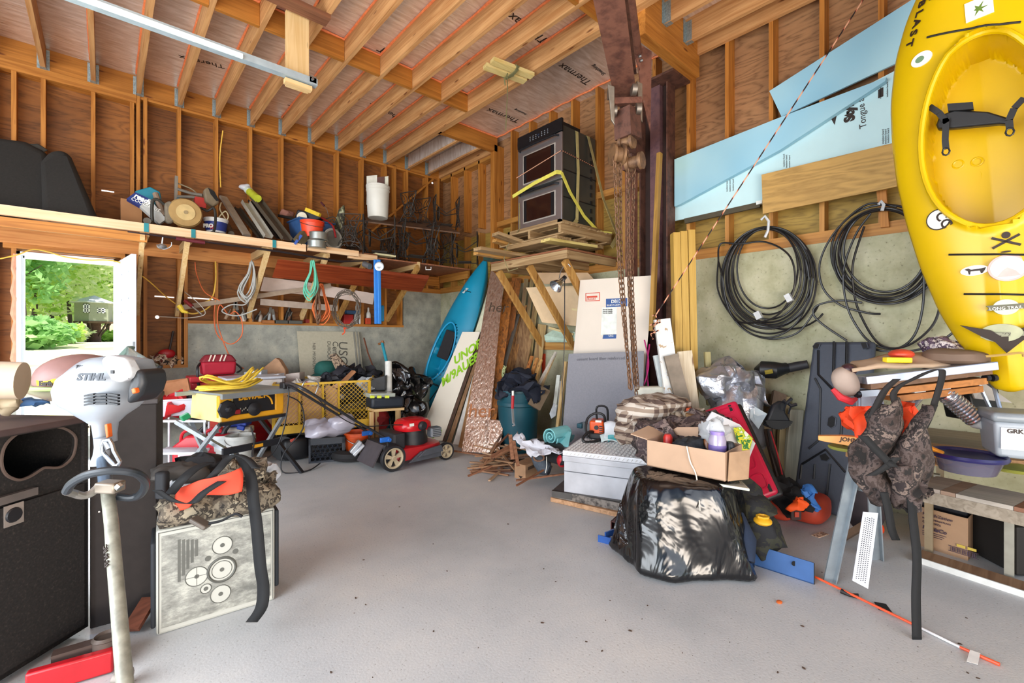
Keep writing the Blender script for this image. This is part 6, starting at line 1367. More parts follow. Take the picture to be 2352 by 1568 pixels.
crump([(P(680,890,5.6),(.08,.07,.09)),(P(722,878,5.75),(.07,.06,.08))],.04,8,31,'white_rag',mk('#d8d2c8',.85),'crumpled white rag above the long cardboard box','rag')
one(MB().bar(P(730,885,5.9),P(765,885,5.9),.16,.12),'black_box',mk('#1b1c20',.5),'black box under the green cushion','box',smooth=0,bev=.01)
one(MB().slab([P(846,898,5.8),P(885,896,5.9),P(885,862,5.9),P(848,872,5.8)],.1,DV),'grey_case',mk('#3a3d42',.5),'flat dark grey case standing behind the yellow-green organizer','case',bev=.008)
og=thing('organizer_case','clear parts organizer with yellow-green latches','case',P(872,910,5.5));MB().bar(P(842,907,5.5),P(900,905,5.7),.22,.05).build('body',clear('#c8d0c4',.8),og,bev=.008)
for u in(850,866,884):MB().bar(P(u,911,5.38),P(u+10,911,5.4),.02,.03).build('latch',mk('#c8d42a',.5),og,smooth=0)
one(MB().bar(P(846,924,5.45),P(920,921,5.7),.22,.13),'tool_case',mk('#1f2732',.5),'long dark blue-black tool case on the small wooden stool','case',bev=.03,seg=3)
st_=thing('stool','small pale wooden stool holding the dark tool case','stool',G(890,1030))
MB().bar(P(850,940,5.5),P(918,936,5.75),.25,.03).build('seat',NEWP['x'],st_,smooth=0)
for u,t_ in((853,5.45),(913,5.65),(865,5.8),(916,5.95)):p=P(u,940,t_);MB().bar(V((p.x,p.y,0)),V((p.x,p.y,.50)),.045,.03).build('leg',NEWP['z'],st_,smooth=0)
crump([(P(870,965,5.9),(.14,.1,.12))],.04,6,33,'red_sack',mk('#a82c30',.7,0,.4,7),'red and white sack under the wooden stool','sack')
crump([(P(928,900,6.2),(.17,.17,.18)),(P(935,950,6.15),(.2,.2,.32)),(P(915,860,6.25),(.1,.1,.12)),(P(955,875,6.3),(.15,.14,.12))],.14,4.5,26,'garbage_bag',glossbag('#0a0a0c',.22,3.2,.6),'tall black garbage bags slumped left of the blue kayak','garbage bag',sub=1)
rl=thing('pipe_roll','white cardboard tube standing beside the garbage bags','tube',P(891,930,6.0));MB().tube([P(892,830,6.1),P(893,900,6.0)],.045,16).build('tube',mk('#dcdcd6',.6),rl)
bm_=thing('broom','teal handled mop leaning behind the white tube','mop',P(885,835,6.4));MB().tube([P(878,788,6.7),P(889,835,6.4),P(893,985,6.2)],.022,8).build('handle',mk('#2a93a8',.5),bm_);MB().tube([P(870,790,6.75),P(881,786,6.7)],.018,8).tube([P(878,782,6.7),P(880,795,6.7)],.022,8).build('hook',mk('#8a5a34',.6),bm_)
one(MB().tube([P(836,776,6.95),P(845,810,6.8),P(866,866,6.6)],.012,6),'rod',rust(),'thin rusty rod leaning right of the beige cement board','rod')
one(MB(TR(V((P(965,880,7.0).x-.1,P(965,880,6.8).y,0)))).lathe([(.15,0),(.16,.01),(.16,.75),(.175,.76),(.175,.78),(.16,.79),(.16,.8)],20),'wash_tub',mk('#a3a698',.35,.5),'grey metal canister just left of the blue kayak','canister')
one(MB().bar(P(863,885,6.6),P(868,850,6.7),.2,.03),'board_scrap',mk('#a6aaa4',.7),'small grey board leaning right of the thin rod','panel',smooth=0)
# ================= YELLOW LUMBER AND PAINTED PLANKS =================
yw=wood('#cfa955','#b8903c','z',1,.6,False)
for i,(u0,u1,v,lb)in enumerate(((1543,1558,536,'left of the three tall yellow posts standing beside the steel column'),(1559,1575,533,'middle of the three tall yellow posts standing beside the steel column'),(1577,1592,530,'right of the three tall yellow posts standing beside the steel column'))):
    a,b=P((u0+u1)/2,v,4.25),P((u0+u1)/2+12,1090,4.2);b.z=0
    one(MB().bar(b,a,.063,.09,up=tuple(-DV)),'post',yw,lb,'post',smooth=0)
brd(P(1515,352,4.62),P(1497,760,4.5),.05,.04,wood('#b98f45','#94702f','z'),'slim yellow stick wedged beside the steel column','stick','stick')
chip=patches(['#e9e9e4','#e9e9e4','#dfe2e2','#b39b7c'],9,.6)
def plank2(u0,v0,u1,v1,t0,t1,w_,m,lb,nm='painted_plank'):
    return one(MB().bar(P(u0,v0,t0),P(u1,v1,t1),w_,.035,up=tuple(-DV)),nm,m,lb,'plank',smooth=0)
plank2(1520,733,1552,960,4.05,3.95,.14,chip,'peeling white painted plank leaning tallest below the rope')
plank2(1513,815,1545,970,4.1,4.0,.10,mk('#cfdadd',.6,0,.1),'pale bluish plank behind the peeling white plank')
plank2(1540,815,1578,960,3.95,3.9,.12,mk('#867a6c',.8,0,.3,7,.3),'grey weathered plank leaning in front of the white planks')
plank2(1572,806,1592,960,4.0,3.95,.12,wood('#e4d6bc','#cbb899','z'),'cream plank with a square top right of the grey plank')
plank2(1624,808,1630,930,4.2,4.2,.05,wood('#d8cf9c','#b9ad74','z'),'short pale stick standing behind the silver tarp','stick')
one(MB().slab([P(1463,890,4.1),P(1530,888,4.0),P(1532,912,4.0),P(1464,908,4.1)],.12,DV),'foam_block',mk('#e3e0cf',.8,0,.05,20,.4),'white foam block behind the plaid shirt','foam block',bev=.02)
# ================= ALUMINIUM TOOLBOX AND WHAT LIES ON IT =================
A=P(1296,1128,3.80);A.z=.10;B_=P(1455,1140,3.56);B_.z=.10
ex_=(B_-A).normalized();Lb=.78;Mt=FR(A,ex_,V((-ex_.y,ex_.x,0)))
al=mk('#c3c5cc',.45,.15,.1,14,.06);alt=mk('#c2c3c8',.45,.15,.16,5,.05)
tbx=thing('truck_toolbox','large dusty aluminium truck toolbox with a diamond plate lid','toolbox',A)
MB(Mt).bx(0,Lb,0,.5,0,.27).build('body',alt,tbx,smooth=0)
MB(Mt).bx(-.002,Lb,-.006,.5,.17,.175).build('seam',mk('#5e6066',.6),tbx,smooth=0)
MB(Mt).bx(-.012,Lb+.012,-.014,.512,.255,.30).build('lid_skirt',alt,tbx,smooth=0,bev=.005)
MB(Mt).bx(-.012,Lb+.012,-.014,.512,.30,.345).build('lid',mk('#d9d9dc',.4,.2,.06,14,.05),tbx,smooth=0,bev=.008)
lug=MB(Mt)
for i in range(24):
    for j in range(14):
        x,y=.02+i*.033,.01+j*.036;dx,dy=(.010,.006)if(i+j)%2 else(.010,-.006)
        lug.tube([(x-dx,y-dy,.346),(x+dx,y+dy,.346)],.003,4)
for i in range(24):lug.tube([(.02+i*.033,-.0155,.315),(.035+i*.033,-.0155,.33)],.003,4)
lug.build('diamond_tread',mk('#f0f0ec',.35,.2),tbx)
skd=thing('skid','steel channel and wood skid under the aluminium toolbox','skid',A)
MB().bar(G(1268,1150)+V((0,0,.02)),G(1440,1190)+V((0,0,.02)),.05,.035).build('wood_runner',wood('#cda27c','#a87e58','x'),skd,smooth=0)
a_,b_=G(1268,1152),G(1445,1190)
MB().slab([a_+V((0,0,.04)),b_+V((0,0,.04)),b_+V((0,0,.10)),a_+V((0,0,.10))],.01,DV).build('steel_face',rust('#3a3634','#8c847c','#a89e94',25),skd,smooth=0)
MB(Mt).bx(-.1,Lb,-.03,.5,-.05,-.0).build('steel_base',mk('#55524f',.5,.3),skd,smooth=0)
Z1=.445
def top(u,v):return PZ(u,v,Z1+.002)
chs=thing('chainsaw','orange and black chainsaw standing on the diamond plate lid','chainsaw',top(1370,1010))
c0=top(1368,1008)+V((0,0,0));ora=mk('#e8591c',.35,0,.06);Mc=FR(c0,RV*.95-DV*.3,(0,0,1))
MB(Mc).bx(-.055,.075,.04,.17,-.16,.02).build('engine_housing',ora,chs,bev=.02,seg=3)
MB(Mc).bx(-.06,.09,0,.06,-.16,.03).build('base_housing',mk('#2b2d30',.5),chs,bev=.015)
MB(Mc).tube(spline([(-.06,.02,.06),(-.085,.1,.04),(-.07,.19,0),(.0,.235,-.02),(.07,.22,-.02),(.085,.15,-.03)],5),.012,8).build('front_handle',bkp,chs)
MB(Mc).tube(spline([(.0,.17,-.1),(-.0,.28,-.1),(.09,.28,-.1),(.10,.16,-.1)],4),.010,8).build('hand_guard',bkp,chs)
MB(Mc).tube(spline([(-.02,.07,.02),(-.05,.08,.1),(-.09,.04,.16),(-.07,.005,.18),(.02,.01,.13),(.06,.02,.05)],5),.013,8).build('rear_handle',bkp,chs)
MB(Mc).bx(.0,.055,.155,.175,-.02,.018).build('label',wht,chs,smooth=0);MB(Mc@TR((.01,.11,.02))).lathe([(.02,0),(.02,.01),(0,.01)],14).build('knob',bkp,chs)
for i in range(4):MB(Mc).bx(.035,.065,.065+i*.018,.073+i*.018,.02,.022).build('vent',bkp,chs,smooth=0)
MB(Mc).bar((-.05,.05,-.1),(-.17,.05,-.35),.005,.08,up=(0,1,0)).build('guide_bar',mk('#9a9da0',.4,.5),chs,smooth=0)
mg=thing('magazine','curled white magazine with a teal page beside the chainsaw','magazine',top(1410,1012))
def curl(u0,w_,h_,cur,ph,m,nm):
    o=top(u0,1012);ex=RV*.9+DV*.1
    MB().grid(lambda a,b:o+ex*(w_*a)+V((0,0,.002+h_*b+.02*math.sin(a*3)))-DV*(.07*math.sin(cur*b+ph)+.05*a),10,10).build(nm,m,mg,solid=.004)
curl(1385,.12,.17,2.2,.2,mk('#e3e7ec',.5),'page');curl(1393,.12,.09,1.6,1.0,mk('#3f9aa0',.5),'page');curl(1378,.16,.05,1.2,2.0,mk('#cfe0e0',.5),'page')
one(MB().bar(top(1330,985)+V((0,0,.03)),top(1352,978)+V((0,0,.03)),.06,.05),'drill_part',mk('#2c5866',.5),'small dark teal tool left of the chainsaw','tool',bev=.01)
pl,pnt,pbs=newmat('plaid_cloth')
cc=coords(pnt,(1,1,1));sx_=N(pnt,'ShaderNodeSeparateXYZ');pnt.links.new(cc,sx_.inputs[0])
def band_(sock,fr,lo):
    m1=N(pnt,'ShaderNodeMath',operation='MULTIPLY');m1.inputs[1].default_value=fr;pnt.links.new(sock,m1.inputs[0])
    m2=N(pnt,'ShaderNodeMath',operation='FRACT');pnt.links.new(m1.outputs[0],m2.inputs[0])
    m3=N(pnt,'ShaderNodeMath',operation='GREATER_THAN');m3.inputs[1].default_value=lo;pnt.links.new(m2.outputs[0],m3.inputs[0]);return m3.outputs[0]
ad=N(pnt,'ShaderNodeMath',operation='ADD');pnt.links.new(band_(sx_.outputs['X'],13,.5),ad.inputs[0]);pnt.links.new(band_(sx_.outputs['Z'],17,.5),ad.inputs[1])
dv_=N(pnt,'ShaderNodeMath',operation='MULTIPLY');dv_.inputs[1].default_value=.5;pnt.links.new(ad.outputs[0],dv_.inputs[0])
pnt.links.new(ramp(pnt,dv_.outputs[0],[(.1,'#cfc5b8'),(.5,'#9a8878'),(.9,'#5c4a42')]),pbs.inputs['Base Color']);pbs.inputs['Roughness'].default_value=.9
crump([(P(1482,950,3.6),(.22,.2,.13)),(P(1450,985,3.5),(.12,.15,.10)),(P(1525,935,3.65),(.2,.18,.10)),(P(1440,1005,3.45),(.08,.1,.06))],.035,5,41,'plaid_shirt',pl,'brown and white plaid shirt heaped at the right end of the toolbox lid','shirt',ridge=True,floor=Z1)
camo=patches(['#2e2624','#5a4a48','#4a3d3f','#80706a','#3a302e'],7,.85,(1,1,1),bmp=.8)
crump([(P(1520,1005,3.3),(.22,.2,.13)),(P(1580,1000,3.3),(.2,.18,.12)),(P(1620,985,3.35),(.16,.15,.10))],.06,5,42,'camo_jacket',camo,'brown camouflage jacket heaped behind the cardboard box','jacket',ridge=True,floor=.3)
crump([(P(1560,965,3.5),(.16,.12,.05)),(P(1600,960,3.5),(.13,.1,.05))],.04,8,43,'gloves',mk('#b9ab98',.85,0,.3,9,.4),'tan work gloves on top of the camouflage jacket','gloves',floor=.4)
soft([P(1545,930,3.6),P(1572,912,3.6),P(1582,918,3.6),P(1578,930,3.6),P(1560,938,3.6)],.06,'black_hat',mk('#1d1c1e',.7),'black cap brim sticking up behind the plaid shirt','cap',DV,.01)
one(MB().bar(P(1572,938,3.55),P(1598,944,3.5),.05,.03),'orange_tool',mk('#e0561e',.5),'small orange and black tool on the gloves','tool',bev=.006)
one(MB().bar(P(1575,952,3.4),P(1628,962,3.35),.08,.02),'wood_strip',wood('#a88458','#7d5c38','x'),'short wood strip with twine on the camouflage jacket','wood strip',smooth=0)
# ================= SCRAP PILE, ROLL MAT, BAG, BOOT =================
ym_=thing('foam_mat','rolled pale teal foam mat lying left of the aluminium toolbox','mat',G(1265,1085))
teal=mk('#86cdd0',.7,0,.04);c=P(1263,1003,4.4);ax=(RV*.72+DV*.7+V((0,0,-.08))).normalized()
M=FR(c,ax.cross(V((0,0,1))),V((0,0,1)))
sp=[((.105-.0045*k/1.0*.55)*1,2*math.pi*k/14)for k in range(0,42)]
ringo=[]
for r_,a in sp:ringo.append((r_*math.cos(a),r_*math.sin(a)))
mb=MB()
for i in range(len(ringo)-1):
    (x0,y0),(x1,y1)=ringo[i],ringo[i+1];k0=1-.011/max(.01,math.hypot(x0,y0));k1=1-.011/max(.01,math.hypot(x1,y1))
    z0_,z1_=(0,.25)
    mb.add([(x0,y0,z0_),(x1,y1,z0_),(x1*k1,y1*k1,z0_),(x0*k0,y0*k0,z0_),(x0,y0,z1_),(x1,y1,z1_),(x1*k1,y1*k1,z1_),(x0*k0,y0*k0,z1_)],[(0,1,2,3),(4,7,6,5),(0,4,5,1),(2,6,7,3)])
nz=M.to_3x3()@V((0,0,1))
Mz=M if nz.dot(RV)>0 else M@Matrix.Rotation(math.pi,4,'X')
mb.v=[Mz@p for p in mb.v];mb.build('roll',teal,ym_,smooth=0)
MB().slab([P(1280,990,4.65),P(1312,994,4.45),P(1306,1026,4.2),P(1285,1028,4.3)],.012,(0,0,1)).build('flap',teal,ym_,smooth=0)
one(MB().slab([P(1235,1015,4.5),P(1300,1030,4.1),P(1296,1075,4.05),P(1236,1055,4.4)],.25,DV),'black_tote',mk('#1a1c1f',.6),'black tote under the teal foam mat','tote',bev=.03)
wbag=MB().grid(lambda a,b:G(1183+105*a,1100)*0+P(1186+105*a,1003+42*a+14*b*math.sin(math.pi*min(1,a+.15))*2.0-9*(1-b),4.5-.35*a-.15*b),16,8);wbag.disturb(.035,9,3,True)
one(wbag,'paper_sack',mk('#cdced6',.8,0,.05,8,.3),'torn white paper sack lying over the scrap wood pile','sack',solid=.004)
bt_=thing('boot','grey felt boot lying in front of the teal mat','boot',G(1250,1090))
MB().tube([P(1232,1040,4.45),P(1243,1060,4.4),P(1252,1076,4.35),P(1262,1080,4.33)],[.07,.08,.075,.05],14).build('shaft',mk('#4a515a',.9,0,.2,30,.3),bt_);MB().tube([P(1236+12*math.cos(a)+2,1055+8*math.sin(a)-4,4.33)for a in[i*.63 for i in range(10)]],.01,6,closed=True).build('collar',mk('#7a5a48',.8),bt_)
MB().tube([P(1255,1048,4.3),P(1256,1068,4.28),P(1253,1086,4.28)],.004,6).build('lace',wht,bt_)
one(MB().ball(P(1290,1058,4.15),(.04,.05,.06),14),'red_ball',mk('#c41f2a',.4),'small red object at the left edge of the aluminium toolbox','ball')
sb_=thing('small_box','small cardboard carton with a black triangle among the scrap wood','box',G(1195,1101))
pA,pB,pC=G(1182,1096),G(1207,1103),G(1240,1088);hh=V((0,0,.145))
MB().slab([pA,pB,pC,pA+(pC-pB)],.145,(0,0,1)).build('carton',mk('#a98362',.8),sb_,smooth=0)
MB().slab([pA.lerp(pB,.35)+V((0,0,.03)),pA.lerp(pB,.75)+V((0,0,.03)),pA.lerp(pB,.55)+V((0,0,.005))],.003,-DV).build('logo',ink,sb_,smooth=0)
MB().slab([pB.lerp(pC,.15)+V((0,0,.09)),pB.lerp(pC,.8)+V((0,0,.09)),pB.lerp(pC,.8)+V((0,0,.12)),pB.lerp(pC,.15)+V((0,0,.12))],.003,(pC-pB).cross(V((0,0,1)))).build('label',mk('#5a4636',.7),sb_,smooth=0)
rg=random.Random(5);wcols=['#8a5a42','#a67a5a','#6d4534','#b98e6a','#c9a582','#7c6556']
proto_s=[]
for k,c_ in enumerate(wcols):
    L_=(.34,.42,.26,.5,.3,.38)[k];o=MB().bx(-L_/2,L_/2,-.012,.012,0,.014).build('scrap_stick',wood(c_,tint(c_,.75),'x',1,.7,False),None,smooth=0,org=(0,0,0));proto_s.append(tag(o,'thin scrap wood stick in the heap on the floor in front of the trash can','stick','scrap sticks in the heap'))
first=set()
for i in range(64):
    k=i%6;o=proto_s[k]if k not in first else copy_tree(proto_s[k]);first.add(k)
    f=rg.random();u=1105+115*f+rg.gauss(0,14);v=1075-10*math.sin(f*3)+rg.gauss(0,12);lv=max(0,1-abs(u-1165)/70)*max(0,1-abs(v-1060)/45)
    z=rg.uniform(0,1)**1.2*.15*lv;q_=PZ(u,min(1098,v),0);q_.z=z+.003
    tl__=rg.gauss(0,.25)if z>.03 else 0
    q_.z+=abs(math.sin(tl__))*.2
    o.location=q_;o.rotation_euler=(rg.uniform(-.3,.3)if z>.03 else 0,tl__,rg.choice([.1,-.5,.5,-.9,1.2])+rg.gauss(0,.3))
for a,b,w_,lb in(((1177,1055,4.4),(1172,998,4.5),.035,'reddish stick standing up out of the scrap heap left of the white sack'),((1190,1070,4.35),(1180,1012,4.45),.03,'second stick standing up in the scrap heap'),((1128,1050,4.6),(1173,1024,4.7),.07,'flat brown board lying at the back of the scrap heap'),((1075,1093,4.25),(1130,1070,4.4),.02,'thin stick pointing left out of the scrap heap'),((1185,1103,4.2),(1296,1088,4.2),.02,'long thin dark stick lying from the small carton to the toolbox'),((1186,1115,4.05),(1250,1078,4.3),.015,'thin dark rod lying crossed before the small carton'),((1040,1035,5.4),(1130,1048,5.1),.03,'reddish lath lying at the foot of the foil-faced board')):
    brd(P(*a),P(*b),w_,.014,wood('#9a6a4c','#76482f','x',1,.7,False),lb,'stick','stick')
# ================= BLACK WRAPPED BUNDLE AND CARDBOARD BOX =================
cbk=P(1570,1200,2.86)
rings=[];nR=72
for i,(z,k_)in enumerate(((.004,1.13),(.03,1.16),(.09,1.09),(.17,1.04),(.27,1.0),(.37,.95),(.45,.89),(.505,.84),(.53,.80),(.538,.6),(.54,.15))):
    ring=[]
    for j in range(nR):
        a=2*math.pi*j/nR;e=(abs(math.cos(a))**.88,abs(math.sin(a))**.88);f=1+(.05*math.sin(a*5+z*4)+.025*(1-2*abs(math.sin(a*6.5+5*z)))+.05*noise.noise(V((math.cos(a)*2,math.sin(a)*2,z*6))))*(1.4-z)
        p=RV*(.37*k_*f*math.copysign(e[0],math.cos(a)))+DV*(.30*k_*f*math.copysign(e[1],math.sin(a)))
        ring.append((cbk.x+p.x,cbk.y+p.y,max(.003,z)))
    rings.append(ring)
one(MB().loft(rings),'garbage_bag',glossbag('#090a0d',.16,3.6,.5),'big shiny black plastic wrapped bundle under the cardboard box','garbage bag',sub=1,smooth=80)
one(MB().slab([P(1425,1150,2.75),P(1440,1250,2.62),P(1420,1262,2.6),P(1408,1215,2.7)],.01,DV).disturb(.02,9,2),'plastic_flap',glossbag('#0c0d11',.2,8,.6),'torn black plastic flap at the left foot of the wrapped bundle','plastic',smooth=0)
one(MB().slab([P(1518,1095,2.85),P(1722,1128,2.55),P(1700,1105,3.0),P(1540,1085,3.1)],.015,(0,0,1)),'board',mk('#c9cdbf',.7),'pale green-white board under the cardboard box','board',bev=.004)
bxq=thing('cardboard_box','open cardboard box of odds and ends on the black wrapped bundle','box',P(1580,1100,2.8))
kr=mk('#b99a80',.85,0,.05,9,.05)
f0,f1=P(1486,1089,2.95),P(1664,1119,2.62);f0.z=f1.z=.552;t0,t1=f0+V((0,0,.165)),f1+V((0,0,.165));dB=V((-(f1-f0).y,(f1-f0).x,0)).normalized()*.30
MB().slab([f0,f1,t1,t0],.006,dB).build('front_panel',kr,bxq,smooth=0);MB().slab([f0+dB,f1+dB,t1+dB,t0+dB],.006,dB).build('back_panel',kr,bxq,smooth=0)
MB().slab([f0,f0+dB,t0+dB,t0],.006,(f1-f0)).build('left_panel',kr,bxq,smooth=0);MB().slab([f1,f1+dB,t1+dB,t1],.006,(f1-f0)).build('right_panel',kr,bxq,smooth=0);MB().slab([f0,f1,f1+dB,f0+dB],.006,(0,0,1)).build('bottom_panel',kr,bxq,smooth=0)
MB().slab([t0,t0+dB,t0+dB*.9-RV*.12+V((0,0,.05)),t0+dB*.1-RV*.12+V((0,0,.03))],.006,(0,0,1)).build('left_flap',kr,bxq,smooth=0)
MB().slab([f1+RV*.02,f1+RV*.12+dB*.2,t1+RV*.12+dB*.3,t1+RV*.03],.006,DV).build('right_flap',mk('#a98a6c',.85),bxq,smooth=0)
MB().slab([t0+dB*.95,t0.lerp(t1,.45)+dB*.95,t0.lerp(t1,.45)+dB*1.0+V((0,0,.07)),t0.lerp(t1,.15)+dB*1.0+V((0,0,.05))],.006,DV).build('back_flap',kr,bxq,smooth=0)
one(MB().tube(spline([t0.lerp(t1,.55)+V((0,0,.004))-dB*.03,f0.lerp(f1,.6)-dB*.05+V((0,0,.08)),f0.lerp(f1,.68)-dB*.06+V((0,0,.0)),P(1608,1172,2.55)],6),.004,6),'string',mk('#d9d2c6',.8),'white string hanging over the front of the cardboard box','string')
inb=lambda f,g,z:f0.lerp(f1,f)+dB*g+V((0,0,z))
crump([(inb(.5,.5,.10),(.13,.1,.08)),(inb(.3,.6,.08),(.1,.1,.06))],.03,9,51,'black_rope',mk('#22262c',.6,0,.6,30,.6),'dark ribbed cords coiled in the cardboard box','cords',floor=.56)
bo=thing('bottle','clear bottle with a purple cap and label in the cardboard box','bottle',inb(.83,.45,.02));q_=inb(.83,.4,.01)
MB(TR(q_)).lathe([(.05,0),(.05,.2),(.04,.23),(0,.23)],20).build('body',clear('#b7adc8',.75),bo);MB(TR(q_)).lathe([(.051,.06),(.051,.17)],20,cap=False).build('label',mk('#6e5f9e',.5),bo);MB(TR(q_)).lathe([(.04,.22),(.04,.25),(0,.25)],16).build('cap',mk('#8f7ac0',.4),bo)
crump([(inb(.72,.7,.25),(.09,.07,.05)),(inb(.78,.5,.28),(.06,.05,.04))],.03,10,52,'cling_film',clear('#d5dade',.6,.15),'crumpled clear plastic film over the purple bottle','plastic film',floor=.56)
for i,(f,g,c_,lb)in enumerate(((.15,.5,'#c22a24','small red tube in the left of the cardboard box'),(.66,.6,'#7a4a2a','brown can in the middle of the cardboard box'),(.93,.65,'#26282c','black can at the right end of the cardboard box'))):
    q_=inb(f,g,.01);one(MB(TR(q_)).lathe([(.03,0),(.03,.16),(.02,.18),(0,.18)],14),'can',mk(c_,.4),lb,'can')
pb=MB().slab([P(1636,945,3.2),P(1700,975,3.1),P(1735,1018,3.0),P(1722,1050,3.0),P(1700,1062,3.0),P(1668,1010,3.05),P(1622,965,3.2)],.01,DV)
pbag=tag(pb.build('printed_bag',mk('#d9dadd',.4,0,.04,9,.2),None,smooth=0),'white packet printed with green leaves and yellow flowers leaning on the red sled','bag')
ORG[pbag.name]=pbag.location.copy()
MB().slab([P(1683,982,3.07),P(1702,980,3.06),P(1728,1006,2.99),P(1722,1030,2.98),P(1706,1040,2.98),P(1692,1010,3.02)],-.006,DV).build('print',patches(['#2f7a32','#e0d836','#9cc43a','#eef0e0'],22,.5),pbag,smooth=0)
# ================= RED SLED =================
sq=[P(1604,946,3.62),P(1690,917,3.55),P(1790,1130,3.15),P(1748,1156,3.12)]
sl=thing('sled','bright red moulded plastic sled with a black rim leaning by the wall','sled',sq[3])
nS=(sq[1]-sq[0]).cross(sq[3]-sq[0]).normalized()
if nS.dot(DV)<0:nS=-nS
sqb=[P(1600,946,3.62),P(1690,917,3.5),P(1790,1130,3.1),P(1690,1170,3.15)]
rdp=mk('#c3173f',.35,0,.06)
MB().slab(sqb,.05,nS).build('tray',rdp,sl,bev=.03,seg=4)
MB().slab([p+nS*.055+RV*.035 for p in sqb],.05,nS).build('black_rim',mk('#131416',.5),sl,bev=.02,seg=3)
def sp_(a,b):return sqb[0].lerp(sqb[1],a).lerp(sqb[3].lerp(sqb[2],a),b)-nS*.002
for a0,a1,b0,b1 in((.15,.42,.07,.15),(.5,.85,.06,.12),(.2,.5,.2,.42),(.55,.85,.17,.42),(.15,.45,.6,.72),(.5,.8,.52,.72),(.2,.45,.78,.9),(.55,.85,.78,.92)):
    pts=[sp_(a0+(a1-a0)*(.5+.5*math.copysign(abs(math.cos(t_))**.5,math.cos(t_))),b0+(b1-b0)*(.5+.5*math.copysign(abs(math.sin(t_))**.5,math.sin(t_))))for t_ in[2*math.pi*k/20 for k in range(20)]]
    MB().tube(pts,.006,5,closed=True).build('moulding',rdp,sl)
for a_,b_ in((.8,.04),(.85,.9)):p=sp_(a_,b_);MB().bar(p,p+(sqb[2]-sqb[1]).normalized()*.05,.02,.008,up=tuple(nS)).build('slot',mk('#101012',.5),sl,smooth=0)
# ================= THINGS BY THE RIGHT WALL =================
crump([(P(1680,870,4.05),(.24,.22,.13)),(P(1650,885,4.0),(.18,.18,.17)),(P(1715,890,4.0),(.18,.18,.15)),(P(1690,960,4.0),(.22,.2,.35))],.10,5,61,'silver_tarp',mk('#aeb0b8',.28,.75,.1,7,.7,bd=.03),'crumpled shiny silver tarp piled against the right wall','tarp',sub=1,floor=.05)
tm=thing('leaf_blower_tube','black ribbed tube with a thick handle pointing right above the tarp','blower',P(1790,850,4.0))
MB().tube([P(1737,850,4.1),P(1750,848,4.05),P(1780,850,4.0),P(1800,846,4.0),P(1806,845,4.0)],[.03,.075,.075,.05,.05],16).build('nozzle',mk('#17181b',.4),tm);MB().tube([P(1806,846,4.0),P(1830,841,3.95),P(1856,836,3.9)],[.04,.04,.035],12).build('tube',mk('#232327',.6),tm)
MB().tube([P(1757,855,3.95),P(1775,852,3.92)],.02,6).build('label',mk('#8a7a2a',.5),tm)
for u0,v0,u1,v1,w_,t_,c_,lb in((1780,905,1758,1120,.2,4.3,'#8a7656','wide brown board leaning behind the red sled'),(1803,910,1790,1110,.08,4.2,'#b9a880','pale board leaning between the sled and the dark cargo panel'),(1828,940,1812,1100,.12,4.25,'#c7c6b4','whitish board leaning nearest the dark cargo panel'),(1758,985,1795,1090,.04,3.9,'#4a3528','dark stick leaning behind the black throttle guard'),(1790,902,1776,950,.12,4.1,'#7a6656','mottled short board under the black tube')):
    plank2(u0,v0,u1,v1+30,t_,t_-.1,w_,wood(c_,tint(c_,.7),'z'),lb,'board')
one(MB().slab([P(1725,928,3.8),P(1762,950,3.75),P(1742,985,3.75),P(1722,960,3.8)],.01,DV),'glass_sheet',mk('#b9cbd6',.3),'small pale blue sheet between the sled and the throttle guard','sheet',smooth=0)
mo=thing('trolling_motor','black toothed motor bracket with clamp screws leaning by the red sled','motor',P(1797,960,3.8))
MB().slab([P(1757,978,3.8),P(1778,930,3.8),P(1795,920,3.8),P(1806,925,3.8),P(1806,948,3.8),P(1818,968,3.8),P(1800,985,3.8),P(1775,985,3.8)],.05,DV).build('bracket',mk('#1c1f26',.45),mo,bev=.015)
tooth=[P(1790+(30+(2 if k%2 else 0))*math.cos(a),965+(20+(2 if k%2 else 0))*math.sin(a),3.78)for k,a in enumerate([math.radians(5+175*i/30)for i in range(31)])]
MB().slab(tooth,.04,DV).build('toothed_disc',mk('#14161a',.5),mo,smooth=0)
for u,v in((1806,925),(1817,932)):
    MB().tube([P(u-6,v+18,3.75),P(u,v,3.72)],.007,6).tube([P(u-6,v-6,3.72),P(u,v,3.7),P(u+12,v-10+(6 if u>1810 else 0),3.7)],.014,6).build('clamp_screw',mk('#23262c',.4),mo)
MB().tube([P(1768,985,3.85),P(1776,1030,3.8),P(1800,1105,3.6)],.022,8).build('shaft',mk('#2a221e',.5),mo);MB().tube(spline([P(1770,990,3.8),P(1785,1040,3.7),P(1797,1090,3.6)],5),.006,6).build('wire',mk('#a8222c',.5),mo)
cp=[P(1818,1152,3.80),P(1975,1203,3.36),P(2008,783,3.53),P(1866,784,3.88)]
cg_=thing('cargo_panel','tall dark grey moulded plastic cargo panel standing against the right wall','panel',cp[0])
nC=(cp[1]-cp[0]).cross(cp[3]-cp[0]).normalized()
if nC.dot(DV)<0:nC=-nC
gc_=mk('#464c58',.5,0,.05,60,.15)
MB().slab(cp,.06,nC).build('shell',gc_,cg_,bev=.03,seg=4)
def cpt(u,v):return on(cp,u,v,.002)
for pts in(((1880,804),(1880,860),(1912,893)),((1872,868),(1885,893),(1882,1010),(1858,1030)),((1945,784),(1943,880)),((1916,784),(1914,870)),((1842,1066),(1897,1032),(1942,1084)),((1838,1100),(1842,1066)),((1907,1065),(1898,1150)),((1872,1066),(1870,1100)),((1935,950),(1931,1010)),((1950,1084),(1935,1150))):
    MB().tube([cpt(u,v)for u,v in pts],.009,5).build('rib',mk('#14161b',.5),cg_)
